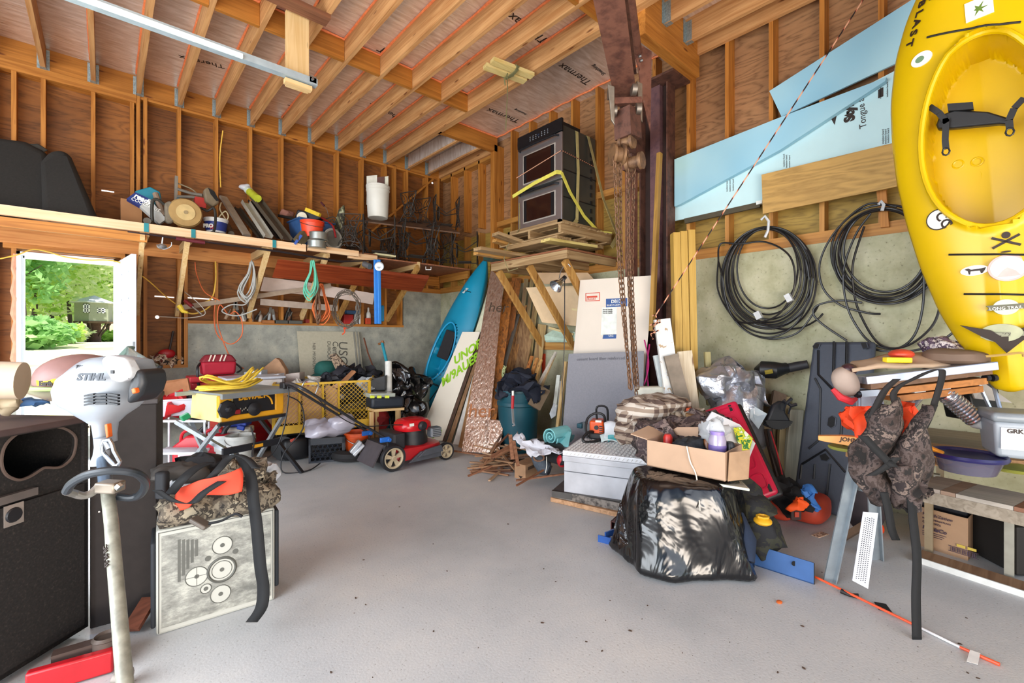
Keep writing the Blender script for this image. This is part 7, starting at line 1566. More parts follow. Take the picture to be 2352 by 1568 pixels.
for pl_ in(((1868,795),(1876,788),(1884,790),(1880,800),(1870,801)),((1978,788),(1990,787),(1994,798),(1984,801)),((1904,960),(1912,955),(1920,960),(1918,978),(1910,982),(1902,976)),((1884,1046),(1897,1041),(1907,1052),(1900,1058),(1888,1056))):
    MB().slab([cpt(u,v)for u,v in pl_],-.006,nC).build('recess',mk('#0c0d10',.6),cg_,smooth=0);MB().tube([cpt(u,v)for u,v in pl_],.006,5,closed=True).build('recess_rim',gc_,cg_)
oc=thing('chainsaw_case','orange rounded plastic tool case on the floor by the dark cargo panel','case',G(1835,1215))
oo=mk('#b8412a',.5,0,.1,8,.03);c=G(1845,1200)
MB().ball(c+RV*.08+DV*.06+V((0,0,.10)),(.17,.13,.10),24,None,.6).build('body',oo,oc);MB().ball(c-RV*.1+DV*.12+V((0,0,.08)),(.15,.11,.08),24,None,.6).build('handle_end',oo,oc)
p=P(1828,1180,3.22);MB().bar(p-RV*.035,p+RV*.035,.01,.08,up=(0,0,1)).build('emblem',mk('#3a2420',.5),oc,smooth=0);MB().bar(p-RV*.015-DV*.008,p+RV*.015-DV*.008,.01,.035,up=(0,0,1)).build('emblem_center',oo,oc,smooth=0)
crump([(P(1815,1148,3.4),(.14,.12,.09)),(P(1800,1130,3.45),(.1,.1,.08))],.05,6,71,'black_fleece',mk('#15161a',.9,0,.4,12,.5),'black fleece lump on the orange case','cloth',floor=.02)
crump([(P(1853,1135,3.3),(.035,.03,.06)),(P(1862,1150,3.28),(.04,.03,.05))],.03,12,72,'blue_glove',mk('#3b78c4',.6),'small bright blue glove on the orange case','glove',floor=.1)
crump([(P(1830,1158,3.2),(.06,.05,.03))],.03,9,73,'orange_rag',mk('#ff5a14',.7),'fluorescent orange rag on the orange case','rag',floor=.1)
crump([(P(1722,1188,2.85),(.11,.14,.17)),(P(1742,1222,2.8),(.12,.12,.12)),(P(1695,1145,2.9),(.07,.1,.13))],.04,5,74,'backpack',patches(['#17181c','#2c2d22','#1c1d20','#3a3826'],5),'dark olive and black backpack right of the wrapped bundle','backpack',floor=.003)
q_=P(1752,1196,2.68);one(MB().ball(q_,(.05,.05,.025),18).tube([q_+V((.03*math.cos(k*.9),.03*math.sin(k*.9),.025))for k in range(7)],.008,6,closed=True),'yellow_tape_measure',mk('#d9a21e',.5),'yellow and black round tool in the backpack pocket','tool')
for k,(u,v,lb)in enumerate(((1690,1245,'left folded grey-blue boot sole beside the wrapped bundle'),(1712,1240,'right dark blue jean leg beside the wrapped bundle'))):
    one(MB().tube([P(u-18,v-60,2.75),P(u,v,2.66),P(u+4,v+50,2.60)],[.035,.06,.04],14),'jean_leg',mk(('#3d4f70','#18263c')[k],.85,0,.15,20,.3),lb,'clothing')
bp=thing('steel_beam','blue painted steel plate beam with a hole lying on the floor at right','beam',G(1800,1320))
a_,b_=G(1733,1298),G(1869,1342);MB().slab([a_,b_,b_+V((0,0,.12)),a_+V((0,0,.125))],.008,DV).slab([a_,b_,b_+DV*.03,a_+DV*.03],.006,(0,0,1)).build('plate',mk('#3b5f94',.5,.1,.12,10,.1),bp,smooth=0)
MB().slab([b_,b_+DV*.04,b_+DV*.04+V((0,0,.11)),b_+V((0,0,.12))],.006,RV).build('end_cap',mk('#15181e',.5),bp,smooth=0)
h=a_.lerp(b_,.68)+V((0,0,.085))-DV*.002;MB().tube([h,h-DV*.003],.014,14).build('hole',mk('#06070a',.9),bp)
one(MB().bar(G(1374,1243)+V((0,0,.02)),G(1450,1262)+V((0,0,.02)),.012,.05).bar(G(1390,1246)+V((0,0,.05)),G(1450,1225)+V((0,0,.06)),.01,.04),'blue_bracket',mk('#2a56a0',.4,.1),'blue steel bracket ends showing left of the wrapped bundle','bracket',smooth=0)
rt2=MB();M=FR(G(1412,1228)+V((0,0,.03)),RV*.55+DV*.84,(0,0,1))
rt2.M=M;rt2.bx(0,.3,0,.006,-.03,.03).bx(0,.3,.054,.06,-.03,.03).bx(0,.3,0,.06,-.03,-.024).bx(0,.3,0,.06,.024,.03)
one(rt2,'square_tube',rust('#3a2220','#6e3f38','#8a5a50'),'short rusty square steel tube beside the wrapped bundle','tube',smooth=0)
# ================= SAWHORSE BENCH AND ITS LOAD =================
sh_=thing('sawhorse','grey steel sawhorse with a wooden rail near the right edge','sawhorse',G(1903,1336))
gl=mk('#8f99a0',.4,.4,.1,20,.1)
def angle(a,b,w_=.055):d=(b-a).normalized();s_=d.cross(DV).normalized();MB().bar(a,b,w_,.008,up=tuple(-DV)).bar(a+s_*w_/2,b+s_*w_/2,.008,.05,up=tuple(-DV)).build('leg',gl,sh_,smooth=0)
angle(P(1966,1036,2.6),G(1902,1336));angle(P(1998,1060,2.72),G(2012,1285))
MB().bar(P(1972,1120,2.62),P(1998,1118,2.7),.05,.03).build('brace',gl,sh_,smooth=0)
MB().bar(P(1955,1040,2.6),P(2420,1072,2.55),.09,.06).build('top_rail',wood('#b98d62','#93683f','x'),sh_,smooth=0)
MB().bar(G(1930,1245)+V((0,0,.02)),P(1995,1200,2.9),.04,.04).build('stretcher',mk('#6a5340',.7),sh_,smooth=0)
bn=thing('low_bench','low bench of grey weathered planks under the right table things','bench',G(2318,1325))
pz=lambda u,v:PZ(u,v,.5)
e0,e1=pz(2098,1112),pz(2420,1183);dirb=(e1-e0).normalized();bk2=V((-dirb.y,dirb.x,0))
for i,(f0_,f1_,c_)in enumerate(((0,.22,'#b3a79c'),(.225,.34,'#a58a76'),(.345,.75,'#b9b1a6'),(.755,1.0,'#8a5f48'))):
    L_=(e1-e0).length;MB(FR(e0,dirb,bk2)).bx(L_*f0_,L_*f1_,0,.34,-.022,0).build('plank',wood(c_,tint(c_,.8),'y',1,.7,False),bn,smooth=0)
MB(FR(e0,dirb,bk2)).bx(0,(e1-e0).length,-.005,.03,-.09,-.022).build('front_rail',wood('#a59a8a','#857a6a','x',1,.7,False),bn,smooth=0)
for u,v in((2318,1325),(2150,1225)):p=G(u,v);MB().bx(p.x-.03,p.x+.03,p.y-.02,p.y+.02,0,.42).build('leg',mk('#8f8c80',.6),bn,smooth=0)
bt2=thing('work_table','rough board table top behind the low bench against the right wall','table',(4.2,0,0))
for i,(x0,x1,c_)in enumerate(((3.88,3.98,'#b98f66'),(3.985,4.3,'#8d8170'),(4.305,4.64,'#9a8c78'))):
    MB().bx(x0,x1,-.9,.48,.678,.70).build('board',wood(c_,tint(c_,.75),'y',1,.7,False),bt2,smooth=0)
for x,y in((3.95,.4),(4.55,.4),(3.95,-.8),(4.55,-.8)):MB().bx(x-.02,x+.02,y-.02,y+.02,0,.678).build('leg',mk('#8a7a60',.7),bt2,smooth=0)
lv=thing('spirit_level','orange torpedo level lying on the sawhorse end','level',P(1940,1010,2.5))
la,lb_=P(1880,1001,2.62),P(2075,1018,2.4);dL=(lb_-la).normalized();ML=FR(la,dL,(0,0,1));LL=(lb_-la).length
MB(ML).prism([(0,-.015),(.02,-.02),(LL,-.055),(LL,.02),(LL*.3,.02),(.0,.008)],0,.045).build('body',mk('#eaa55a',.5,0,.03),lv,smooth=0,bev=.003)
text('JOHNSON',.03,ML@Matrix.Translation((.10,-.008,.046)),mk('#4a2c18',.5),lv,bold=.001,shear=.2)
one(MB(TR(P(1945,1028,2.58))).lathe([(.085,-.008),(.09,0),(.085,.008),(.02,.01),(.02,-.01),(.085,-.008)],24),'sanding_disc',mk('#8b8c3c',.7),'olive green disc under the orange level','disc')
one(MB(TR(P(2330,1075,2.45))).lathe([(.11,-.008),(.12,0),(.11,.008),(.02,.01)],24),'sanding_disc',mk('#94953c',.7),'olive green disc at the right edge behind the low bench','disc')
one(MB().bar(P(2128,1030,2.5),P(2165,1046,2.45),.05,.04),'orange_block',mk('#e8981e',.5),'orange end of a tool between the vest and the purple lidded tub','tool',smooth=0,bev=.006)
pt=thing('food_container','clear oval plastic container with a dark purple lid on the bench','container',P(2220,1085,2.45));c=P(2221,1082,2.42)
MB(TR(c)).lathe([(.11,0),(.14,.07),(.145,.075),(.14,.078),(0,.02)],30,Matrix.Scale(1.0,4)).build('body',clear('#5d5a70',.75),pt);MB(TR(c)).lathe([(.155,.075),(.16,.085),(.155,.098),(.145,.092),(.14,.085),(0,.082)],30).build('lid',mk('#1f1c4e',.3),pt)
gb2=thing('screw_bucket','square grey plastic bucket of deck screws at the right edge','bucket',P(2330,1045,2.4));c=P(2338,1046,2.4)
MB(TR(c,.3)).loft([[(sx*w_,sy*w_,z)for sx,sy in((-1,-1),(1,-1),(1,1),(-1,1))]for w_,z in((.11,0),(.125,.19))]).build('body',mk('#98a0a8',.4,0,.06),gb2,bev=.02,seg=3);MB(TR(c,.3)).bx(-.135,.135,-.135,.135,.185,.235).build('lid',mk('#7e868c',.4),gb2,bev=.02,seg=3)
Mg=FR(c+V((0,0,.04)),RV,(0,0,1))@Matrix.Translation((-.1,0,0));
mgb=TR(c,.3)@FR((-.10,-.127,.05),(1,0,0),(0,0,1));MB(mgb).bx(0,.2,0,.11,-.002,.004).build('label',mk('#dfe1e2',.5),gb2,smooth=0);text('GRK',.03,mgb@Matrix.Translation((.02,.085,.006)),ink,gb2,bold=.001)
mgc=TR(c,.3)@FR((-.127,.10,.05),(0,-1,0),(0,0,1));MB(mgc).bx(0,.2,0,.11,-.002,.004).build('label',mk('#dfe1e2',.5),gb2,smooth=0);text('GRK',.03,mgc@Matrix.Translation((.02,.085,.006)),ink,gb2,bold=.001)
sr=thing('suspension_frame','snowmobile suspension with chrome spring shocks and silver rails','frame',P(2150,1020,2.7))
slv=mk('#b9bfca',.3,.8,.05)
MB().bar(P(1955,904,2.6),P(2042,898,2.6),.06,.035).build('rail',slv,sr,smooth=0);MB().bar(P(2225,873,2.7),P(2282,866,2.65),.06,.03).build('rail',slv,sr,smooth=0)
for u,v in((1966,906),(2262,868),(2278,868)):MB().tube([P(u,v,2.56),P(u+8,v-1,2.56)],.02,10).build('bolt_end',mk('#2c2e33',.3,.5),sr)
MB().tube([P(1972,912,2.6),P(1972,975,2.55)],.012,8).build('link',slv,sr);MB().tube([P(1968,935,2.6),P(1988,975,2.55)],.012,8).build('link',slv,sr)
MB().tube([P(2242,870,2.65),P(2285,960,2.6)],.01,6).tube([P(2278,870,2.65),P(2297,940,2.6)],.01,6).build('link',slv,sr)
def shock(a,b,nm='shock'):
    d=b-a;s_=MB().tube([a,b],.022,10).build(nm,mk('#3a3c42',.3,.7),sr);ax=d.normalized();e1_=ax.orthogonal().normalized();e2_=ax.cross(e1_);pts=[]
    for i in range(14*12):t_=i/(14*12);a_2=2*math.pi*12*t_;pts.append(a+d*(.08+.84*t_)+e1_*.042*math.cos(a_2)+e2_*.042*math.sin(a_2))
    MB().tube(pts,.0085,6).build('spring',mk('#c9c6c8',.2,.9),s_)
    for p_ in(a,b):MB().tube([p_-DV*.03,p_+DV*.03],.032,14).build('eye',mk('#d4d4d0',.4),s_)
shock(P(2160,893,2.6),P(2250,972,2.55));shock(P(2103,899,2.6),P(2082,925,2.65))
for i,(u0,v0,u1,v1,c_,lb)in enumerate(((1978,884,2250,850,'#7c5c44','upper brown board under the long silver box'),(2010,897,2240,872,'#b9783c','lower orange-brown board above the spring shocks'),(2040,912,2230,890,'#a86a30','lowest short board right above the spring shocks'))):
    brd(P(u0,v0,2.62),P(u1,v1,2.62),.14,.035,wood(c_,tint(c_,.7),'x'),lb)
mbx=MB().bar(P(1976,872,2.6),P(2272,838,2.5),.12,.045);one(mbx,'aluminium_box_beam',mk('#b6bccb',.25,.85,.05,4,.02),'long shiny aluminium channel lying across the top of the stack','channel',smooth=0,bev=.004)
cvm=mk('#b39a80',.85,0,.1,6,.4)
cvp=[[P(1955+(2245-1955)*a,(832-14*math.sin(a*3.1))+22*b+(-6*a),2.75-.22*b)for a in[i/14 for i in range(15)]]for b in[j/6 for j in range(7)]]
mb=MB().loft(cvp,cap=False,closed=False).disturb(.025,7,5);one(mb,'canvas_cloth',cvm,'folded tan canvas cloth on top of the aluminium channel','cloth',solid=.02)
mb=MB().ball(P(2195,822,2.65),(.2,.14,.05),18,None,.6).disturb(.02,6,2);one(mb,'leather_sheath',mk('#6b5748',.7,0,.1,8,.2),'dark brown canvas bundle at the right end of the tan cloth','bundle')
one(MB().ball(P(2070,813,2.68),(.09,.06,.03),18),'red_dome',mk('#d8482e',.5),'orange-red dome on the tan canvas cloth','lid')
one(MB().bar(P(2032,826,2.58),P(2090,827,2.58),.04,.03),'yellow_clip',mk('#e8cf2a',.5),'yellow plastic clip in front of the orange-red dome','clip',bev=.006)
crump([(P(2158,800,2.75),(.09,.08,.06)),(P(2178,808,2.72),(.08,.07,.04))],.03,9,81,'camo_hat',patches(['#8a7f8a','#c9c0bc','#4a3a4a','#6f5a78'],16),'purple-grey camouflage hat on the canvas cloth','hat')
one(MB().tube([P(2165,785,2.8),P(2262,800,2.75)],.018,8),'black_tube',mk('#1c1b1e',.5),'black tube behind the purple-grey camouflage hat','tube')
one(MB().tube(spline([P(2240,820,2.5),P(2300,815,2.45),P(2345,810,2.4),P(2352,818,2.4)],5),.007,6),'twig',mk('#a88a4a',.8),'tan cord running right across the kayak bow','cord')
cpw=thing('ball_cap','white and red ball cap hanging off the left end of the stack','cap',P(1940,880,2.6))
MB(Matrix.Translation(P(1942,876,2.6))@Matrix.Rotation(-.5,4,DV)).ball((0,0,0),(.068,.06,.085),20,None,.85).build('crown',mk('#a8968a',.85,0,.05),cpw);MB().tube([P(1912,893,2.52),P(1930,912,2.5),P(1955,922,2.5),P(1966,916,2.52)],[.012,.02,.02,.01],8).build('brim',mk('#b8242e',.7),cpw)
one(MB().ball(P(1950,848,2.6),(.05,.04,.035),14),'dark_ball',mk('#3a2028',.4),'dark maroon strap end above the ball cap','knob')
crump([(P(1978,960,2.55),(.09,.07,.07)),(P(2000,975,2.5),(.12,.07,.06)),(P(2080,970,2.5),(.1,.06,.08))],.05,6,82,'orange_vest',mk('#f24a1c',.7,0,.1),'fluorescent orange cloth behind the camouflage vest','cloth')
one(MB().slab([P(2230,892,2.85),P(2262,880,2.85),P(2325,925,2.7),P(2240,915,2.8)],.01,DV),'white_plate',mk('#d7d3cd',.5),'white curved plate behind the right shock','plate',smooth=0)
one(MB().bar(P(2195,920,2.95),P(2260,905,2.95),.2,.25),'black_box',mk('#121316',.5),'black box standing behind the right spring shock','box',smooth=0,bev=.01)
one(MB().bar(P(1992,945,2.75),P(2018,940,2.75),.1,.25),'label_box',mk('#c3c8d8',.6),'pale box with pink writing behind the vest','box',smooth=0)
vs_=thing('camo_vest','brown camouflage hunting vest with dark straps hanging from the stack','vest',P(2060,1180,2.35))
cam2=patches(['#15110f','#382c28','#4f4340','#211b1a','#6f6058','#2c2425'],8,.85,(1,1,1),bmp=.8)
def cloth(rows,t0,nm,m,amp=.03,th=.02,par=vs_,seed=1,bulge=.05):
    R_=[]
    for k,row in enumerate(rows):
        n_=14;pts=[]
        for i in range(n_+1):
            f=i/n_;x=f*(len(row)-1);j=min(int(x),len(row)-2);g=x-j;u=row[j][0]*(1-g)+row[j+1][0]*g;v=row[j][1]*(1-g)+row[j+1][1]*g
            pts.append(P(u,v,t0-bulge*math.sin(math.pi*f)))
        R_.append(pts)
    fine=[]
    for a,b in zip(R_,R_[1:]):
        for s_ in range(4):fine.append([p.lerp(q,s_/4)for p,q in zip(a,b)])
    fine.append(R_[-1]);mb=MB().loft(fine,cap=False,closed=False).disturb(amp,8,seed);return mb.build(nm,m,par,solid=th)
cloth([[(2020,925),(2060,922)],[(1995,950),(2058,955)],[(1980,990),(2065,1010)],[(1962,1030),(2050,1050)],[(1948,1075),(2045,1100)],[(1975,1120),(2060,1140)],[(1985,1150),(2075,1170)]],2.36,'left_panel',cam2,.045)
cloth([[(2125,930),(2140,935)],[(2095,980),(2130,980)],[(2070,1010),(2132,1010)],[(2045,1045),(2135,1045)],[(2040,1090),(2130,1090)],[(2050,1130),(2110,1140)],[(2048,1170),(2108,1165)]],2.30,'right_panel',cam2,.045,seed=4)
MB().slab([P(2060,1072,2.2),P(2098,1070,2.2),P(2102,1105,2.2),P(2066,1108,2.2)],.03,DV).build('pocket',cam2,vs_,bev=.01)
def strap(pts,w_,t,m,par=None,label=None,name='strap'):
    q=spline([P(p[0],p[1],p[2]if len(p)>2 else t)for p in pts],6);mb=MB()
    mb.loft([[a-RV*w_/2,a+RV*w_/2]for a in q],cap=False,closed=False)
    o=mb.build(name,m,par,solid=.004);return o if par is not None else tag(o,label,'strap')
stm=mk('#0b0d10',.8,0,.15,60,.2)
for pts,w_ in(([(2058,930),(2052,905),(2068,885),(2098,870),(2130,855),(2160,848),(2163,868),(2145,930)],.035),([(2000,960),(2030,900),(2060,870)],.04),([(2145,930),(2120,985),(2085,1010)],.04)):strap(pts,w_,2.33,mk('#120f10',.8,0,.2),vs_,None,'shoulder_strap')
strap([(1982,1000),(2010,1030),(2040,1060),(2052,1072)],.05,2.2,stm,vs_);strap([(2060,1050),(2030,1075),(2000,1092)],.05,2.2,stm,vs_)
strap([(2030,1130),(2040,1170),(2048,1215),(2058,1240)],.04,2.25,stm,vs_)
strap([(2092,1140,2.25),(2098,1200,2.2),(2106,1280,2.15),(2104,1370,2.1),(2106,1468,2.08)],.042,2.2,stm,vs_)
crump([(P(2090,1150,2.3),(.05,.04,.04)),(P(2100,1125,2.3),(.06,.04,.05))],.04,14,84,'torn_fringe',cam2,None,None,par=vs_)
rl_=thing('perforated_ruler','white perforated metal strip with rows of holes hanging to the floor','strip',G(1985,1352))
ra,rb_,rc_,rd=P(1958,1333,2.45),P(1994,1352,2.42),P(2017,1178,2.42),P(1983,1175,2.45)
MB().slab([ra,rb_,rc_,rd],.003,DV).build('strip',mk('#dfe2ec',.4,.1,.03),rl_,smooth=0)
hm=MB()
for i in range(5):
    for j in range(34):
        p=ra.lerp(rb_,.2+.14*i).lerp(rd.lerp(rc_,.2+.14*i),.06+.88*(j+.4*(i%2))/34)-DV*.001;hm.bar(p-RV*.0022,p+RV*.0022,.0035,.0035,up=(0,0,1))
tag(hm.build('perforations',mk('#3a3d44',.6),rl_,smooth=0),kind='stuff')
one(MB().ball(G(2023,1226)+V((0,0,.035)),(.022,.022,.035),12),'orange_plug',mk('#f04a18',.4),'small orange plastic plug on the floor behind the white strip','cap')
hb=thing('cardboard_box','cardboard carton with printed headphone labels under the low bench','box',G(2170,1280))
h0,h1,h2=G(2098,1248),G(2222,1287),G(2252,1248);hb_h=.26;M=None
for nm,a,b in(('front_panel',h0,h1),('side_panel',h1,h2),('back_panel',h2,h2+h0-h1),('side_panel',h2+h0-h1,h0)):
    MB().slab([a,b,b+V((0,0,hb_h)),a+V((0,0,hb_h))],.006,(b-a).cross(V((0,0,1)))).build(nm,mk('#a8876a',.85,0,.05),hb,smooth=0)
MB().slab([h0,h1,h2,h2+h0-h1],.005,(0,0,1)).build('bottom_panel',kr,hb,smooth=0)
nh=(h1-h0).cross(V((0,0,1))).normalized();
if nh.dot(DV)>0:nh=-nh
Mh=FR(h0+nh*.008,(h1-h0),(0,0,1));dkp=mk('#4a3848',.7)
if(Mh.to_3x3()@V((0,0,1))).dot(nh)<0:pass
text('HealthZation',.028,Mh@Matrix.Translation((.05,.215,.002)),dkp,hb,shear=.2);text('MODEL: 2 INCH PLATE',.014,Mh@Matrix.Translation((.05,.19,.002)),dkp,hb);text('QTY.: 2 PCS',.018,Mh@Matrix.Translation((.05,.165,.002)),dkp,hb)
text('HeadsCo',.032,Mh@Matrix.Translation((.05,.125,.002)),dkp,hb,bold=.001,shear=.2)
for i in range(3):MB(Mh).bx(.05,.17-.01*i,.108-i*.012,.111-i*.012,0,.002).build('print_line',dkp,hb,smooth=0)
MB(Mh).bx(.18,.32,.03,.033,0,.002).bx(.18,.32,.062,.065,0,.002).build('print_frame',dkp,hb,smooth=0)
for i in range(16):MB(Mh).bx(.19+i*.0078,.19+i*.0078+(.004 if i%3 else.002),.036,.059,0,.002).build('bar_print',dkp,hb,smooth=0)
for x in(.22,.27):MB(Mh).bx(x,x+.04,.072,.088,0,.002).build('yellow_label',mk('#c9b04a',.6),hb,smooth=0)
tbq=h0.lerp(h2,.5);tb2=thing('toolbox','small black toolbox with a handle inside the printed carton','toolbox',tbq+V((0,0,.05)))
Mq=TR((tbq.x,tbq.y,.03),math.atan2((h1-h0).y,(h1-h0).x));MB(Mq).bx(-.12,.12,-.07,.07,0,.22).build('body',mk('#26262a',.5),tb2,bev=.015);MB(Mq).bx(-.125,.125,-.075,.075,.2,.24).build('lid',mk('#303035',.5),tb2,bev=.01);MB(Mq).bx(-.05,.05,-.012,.012,.245,.26).build('handle',mk('#18181b',.4),tb2,bev=.004)
lg=PZ(2225,1150,.3);one(MB().tube([V((lg.x+.05,lg.y+.1,.02)),V((lg.x+.05,lg.y+.1,.36))],.035,14),'wood_peg',mk('#6b5a44',.7),'round wooden post standing inside the printed carton','post')
pa_,pb_2=G(2095,1288),G(2420,1395);dd=(pb_2-pa_).normalized();MB_f=FR(pa_,dd,V((-dd.y,dd.x,0)))
fb_=thing('floor_board','long brown board with a white metal edge lying under the bench','board',pa_)
MB(MB_f).bx(0,(pb_2-pa_).length,.01,.16,0,.03).build('board',wood('#9c7a5c','#7d5c42','x',1,.7,False),fb_,smooth=0);MB(MB_f).bx(0,(pb_2-pa_).length,0,.01,0,.035).build('edge_strip',mk('#d7d9d6',.4),fb_,smooth=0)
one(MB().bar(PZ(2280,1240,.15),PZ(2380,1245,.15),.3,.28),'dark_crate',mk('#1d1a18',.7),'dark crate in the shadow behind the bench leg','crate',smooth=0,bev=.01)
one(MB().ball(P(1985,1150,3.0),(.06,.12,.22),16),'dark_bag',mk('#23181c',.7,0,.3),'dark red and black bag behind the sawhorse leg','bag')
# ================= SMALL THINGS ON THE OPEN FLOOR =================
orr=thing('driveway_marker','long orange fibreglass rod with a white band and paper tag on the floor','rod',G(2000,1400))
pA_,pB_=G(1730,1268)+V((0,0,.03)),G(2296,1530)+V((0,0,.008));f=lambda t_:pA_.lerp(pB_,t_)
on_line=[(1730,1268),(2116,1446),(2205,1490),(2296,1530)]
L0=[G(u,v)+V((0,0,.035 if u<1800 else.008))for u,v in on_line]
rod_o=mk('#e2542a',.4);MB().tube([L0[0],L0[1]],.0065,8).build('orange_section',rod_o,orr);MB().tube([L0[1],L0[2]],.0055,8).build('white_section',mk('#e4e6ea',.4),orr);MB().tube([L0[2],L0[3]],[.006,.008],8).build('orange_tip',rod_o,orr)
tg=G(2235,1515);MB().slab([G(2228,1500)+V((0,0,.015)),G(2252,1508)+V((0,0,.015)),G(2246,1528)+V((0,0,.004)),G(2220,1521)+V((0,0,.004))],.001,(0,0,1)).build('paper_tag',mk('#d9d7d3',.7),orr,smooth=0)
one(MB().slab([G(2008,1383),G(2035,1388),G(2052,1411),G(2018,1400)],.004,(0,0,1)),'plastic_scrap',mk('#10141a',.6),'flat black plastic scrap on the floor beside the orange rod','scrap',smooth=0)
one(MB().tube([G(1933,1362)+V((0,0,.012)),G(1950,1370)+V((0,0,.01)),G(1972,1374)+V((0,0,.012))],[.014,.009,.014],8),'black_fitting',mk('#1a1413',.6),'small black fitting lying under the orange rod','fitting')
one(MB().bar(G(1872,1232),G(1895,1224),.05,.006),'earplug_strip',patches(['#c9a68c','#e4c9b0','#8a6a58'],60),'little card of pink pegs on the floor in front of the orange case','card',smooth=0)
leafp=MB().ball((0,0,.004),(.012,.006,.004),6).build('dry_leaf',mk('#4a382c',.9),None,org=(0,0,0));tag(leafp,'tiny dark dry leaf scattered on the open concrete floor','leaf','dry leaves on the floor')
rg=random.Random(11)
for i in range(46):
    o=leafp if i==0 else copy_tree(leafp);u,v=rg.uniform(700,2250),rg.uniform(1150,1560)
    if v<1200 and u>1250:v+=250
    if 1380<u<1760 and v<1370:u-=420
    o.location=G(u,v);o.rotation_euler=(0,0,rg.uniform(0,6));s_=rg.uniform(.15,.85);o.scale=(s_,s_,s_)
one(MB().ball(G(1790,1384)+V((0,0,.005)),(.02,.014,.006),10),'orange_leaf',mk('#d9682a',.8),'small dry orange leaf alone on the floor below the blue beam','leaf')
# ================= BLACK CABINETS AT LEFT =================
crp,nt,bs=newmat('carpet_black')
n=N(nt,'ShaderNodeTexNoise');n.inputs['Scale'].default_value=110;n.inputs['Detail'].default_value=5
nt.links.new(coords(nt),n.inputs['Vector']);nt.links.new(ramp(nt,n.outputs['Fac'],[(.35,'#171413'),(.6,'#211d1b'),(.75,'#3a332e')]),bs.inputs['Base Color']);bs.inputs['Roughness'].default_value=.9;bump(nt,bs,n.outputs['Fac'],.3,.004)
pR=V((-.055,2.905,0));pL=V((-.40,2.58,0));dx=(pL-pR);Lc=dx.length;ey_c=V((0,0,1))
Mcab=FR(pR,dx,ey_c)
nrm=(Mcab.to_3x3()@V((0,0,1)))
sgn=-1 if nrm.dot(DV)<0 else 1
spk=thing('speaker_cabinet','big black carpeted speaker cabinet with an empty oval driver hole','speaker cabinet',pR)
def cb_(x0,x1,y0,y1,z0,z1):return MB(Mcab).bx(x0,x1,y0,y1,min(z0*sgn,z1*sgn),max(z0*sgn,z1*sgn))
DB=.45
def holeface(cx_,cy_,poly,x0,x1,y0,y1,z):
    n_=len(poly);outer=[]
    for(px,py)in poly:
        dx_,dy_=px-cx_,py-cy_;k=min([(x1-cx_)/dx_ if dx_>1e-6 else 9e9,(x0-cx_)/dx_ if dx_<-1e-6 else 9e9,(y1-cy_)/dy_ if dy_>1e-6 else 9e9,(y0-cy_)/dy_ if dy_<-1e-6 else 9e9]);outer.append((cx_+dx_*k,cy_+dy_*k))
    mb=MB(Mcab)
    vs=[(x,y,z)for x,y in poly]+[(x,y,z)for x,y in outer]+[(x,y,z+.018*sgn)for x,y in poly]+[(x,y,z+.018*sgn)for x,y in outer]
    fs=[]
    for i in range(n_):
        j=(i+1)%n_;fs+=[(i,j,n_+j,n_+i),(2*n_+i,2*n_+j,3*n_+j,3*n_+i),(i,j,2*n_+j,2*n_+i),(n_+i,n_+j,3*n_+j,3*n_+i)]
    for(cxn,cyn)in((x0,y0),(x1,y0),(x1,y1),(x0,y1)):
        best=sorted(range(n_),key=lambda i:(outer[i][0]-cxn)**2+(outer[i][1]-cyn)**2)[:2]
        b=len(vs);vs+=[(cxn,cyn,z),(cxn,cyn,z+.018*sgn)];fs+=[(n_+best[0],n_+best[1],b),(3*n_+best[0],3*n_+best[1],b+1)]
    return mb.add(vs,fs)
def face(u,v,z=0):
    r=ray(u,v);o=V((0,0,EYE));c_=pR;t_=(c_-o).dot(nrm)/r.dot(nrm);q=Mcab.inverted()@(o+r*t_);return q.x,q.y
hp_=[face(u,v)for u,v in((182,1010),(172,993),(150,982),(120,979),(85,981),(50,995),(22,1020),(12,1050),(14,1075),(25,1092),(45,1101),(60,1101),(80,1093),(100,1080),(112,1074),(140,1074),(158,1066),(176,1045))]
hcx,hcy=sum(p[0]for p in hp_)/len(hp_),sum(p[1]for p in hp_)/len(hp_)
hf=[(q.x,q.y)for q in spline([V((a[0],a[1],0))for a in hp_],3,closed=True)]
zs=face(100,1138)[1]
holeface(hcx,hcy,hf,0,Lc,zs,1.0,.018).build('front_panel',crp,spk,smooth=0)
MB(Mcab).tube([(x,y,.016*sgn)for x,y in hf],.006,6,closed=True).build('hole_rim',mk('#5a4a42',.8),spk)
cb_(0,Lc,.03,zs,0,.018).build('lower_panel',crp,spk,smooth=0);cb_(0,Lc,0.98,1.0,0,DB).build('top_panel',mk('#2b2423',.7),spk,smooth=0);cb_(-.0,Lc,.985,1.012,-.012,DB).build('top_lip',mk('#4a3a38',.6),spk,smooth=0,bev=.006)
cb_(0,.018,.03,.98,.0,DB).build('side_panel',crp,spk,smooth=0);cb_(Lc-.018,Lc,.03,.98,0,DB).build('side_panel',crp,spk,smooth=0);cb_(0,Lc,.03,.98,DB-.018,DB).build('back_panel',crp,spk,smooth=0);cb_(0,Lc,.03,.05,0,DB).build('bottom_panel',crp,spk,smooth=0)
x0_,y0_=face(53,1150);x1_,y1_=face(8,1213);cb_(min(x0_,x1_),max(x0_,x1_),min(y0_,y1_),max(y0_,y1_),-.004,0).build('jack_plate',mk('#9a9088',.4,.3),spk,smooth=0)
jx_,jy_=face(30,1182);MB(Mcab@TR((jx_,jy_,-.004*sgn))).lathe([(0,-.006*sgn),(.026,-.006*sgn),(.03,0)],18).build('jack_socket',mk('#17181c',.4),spk)
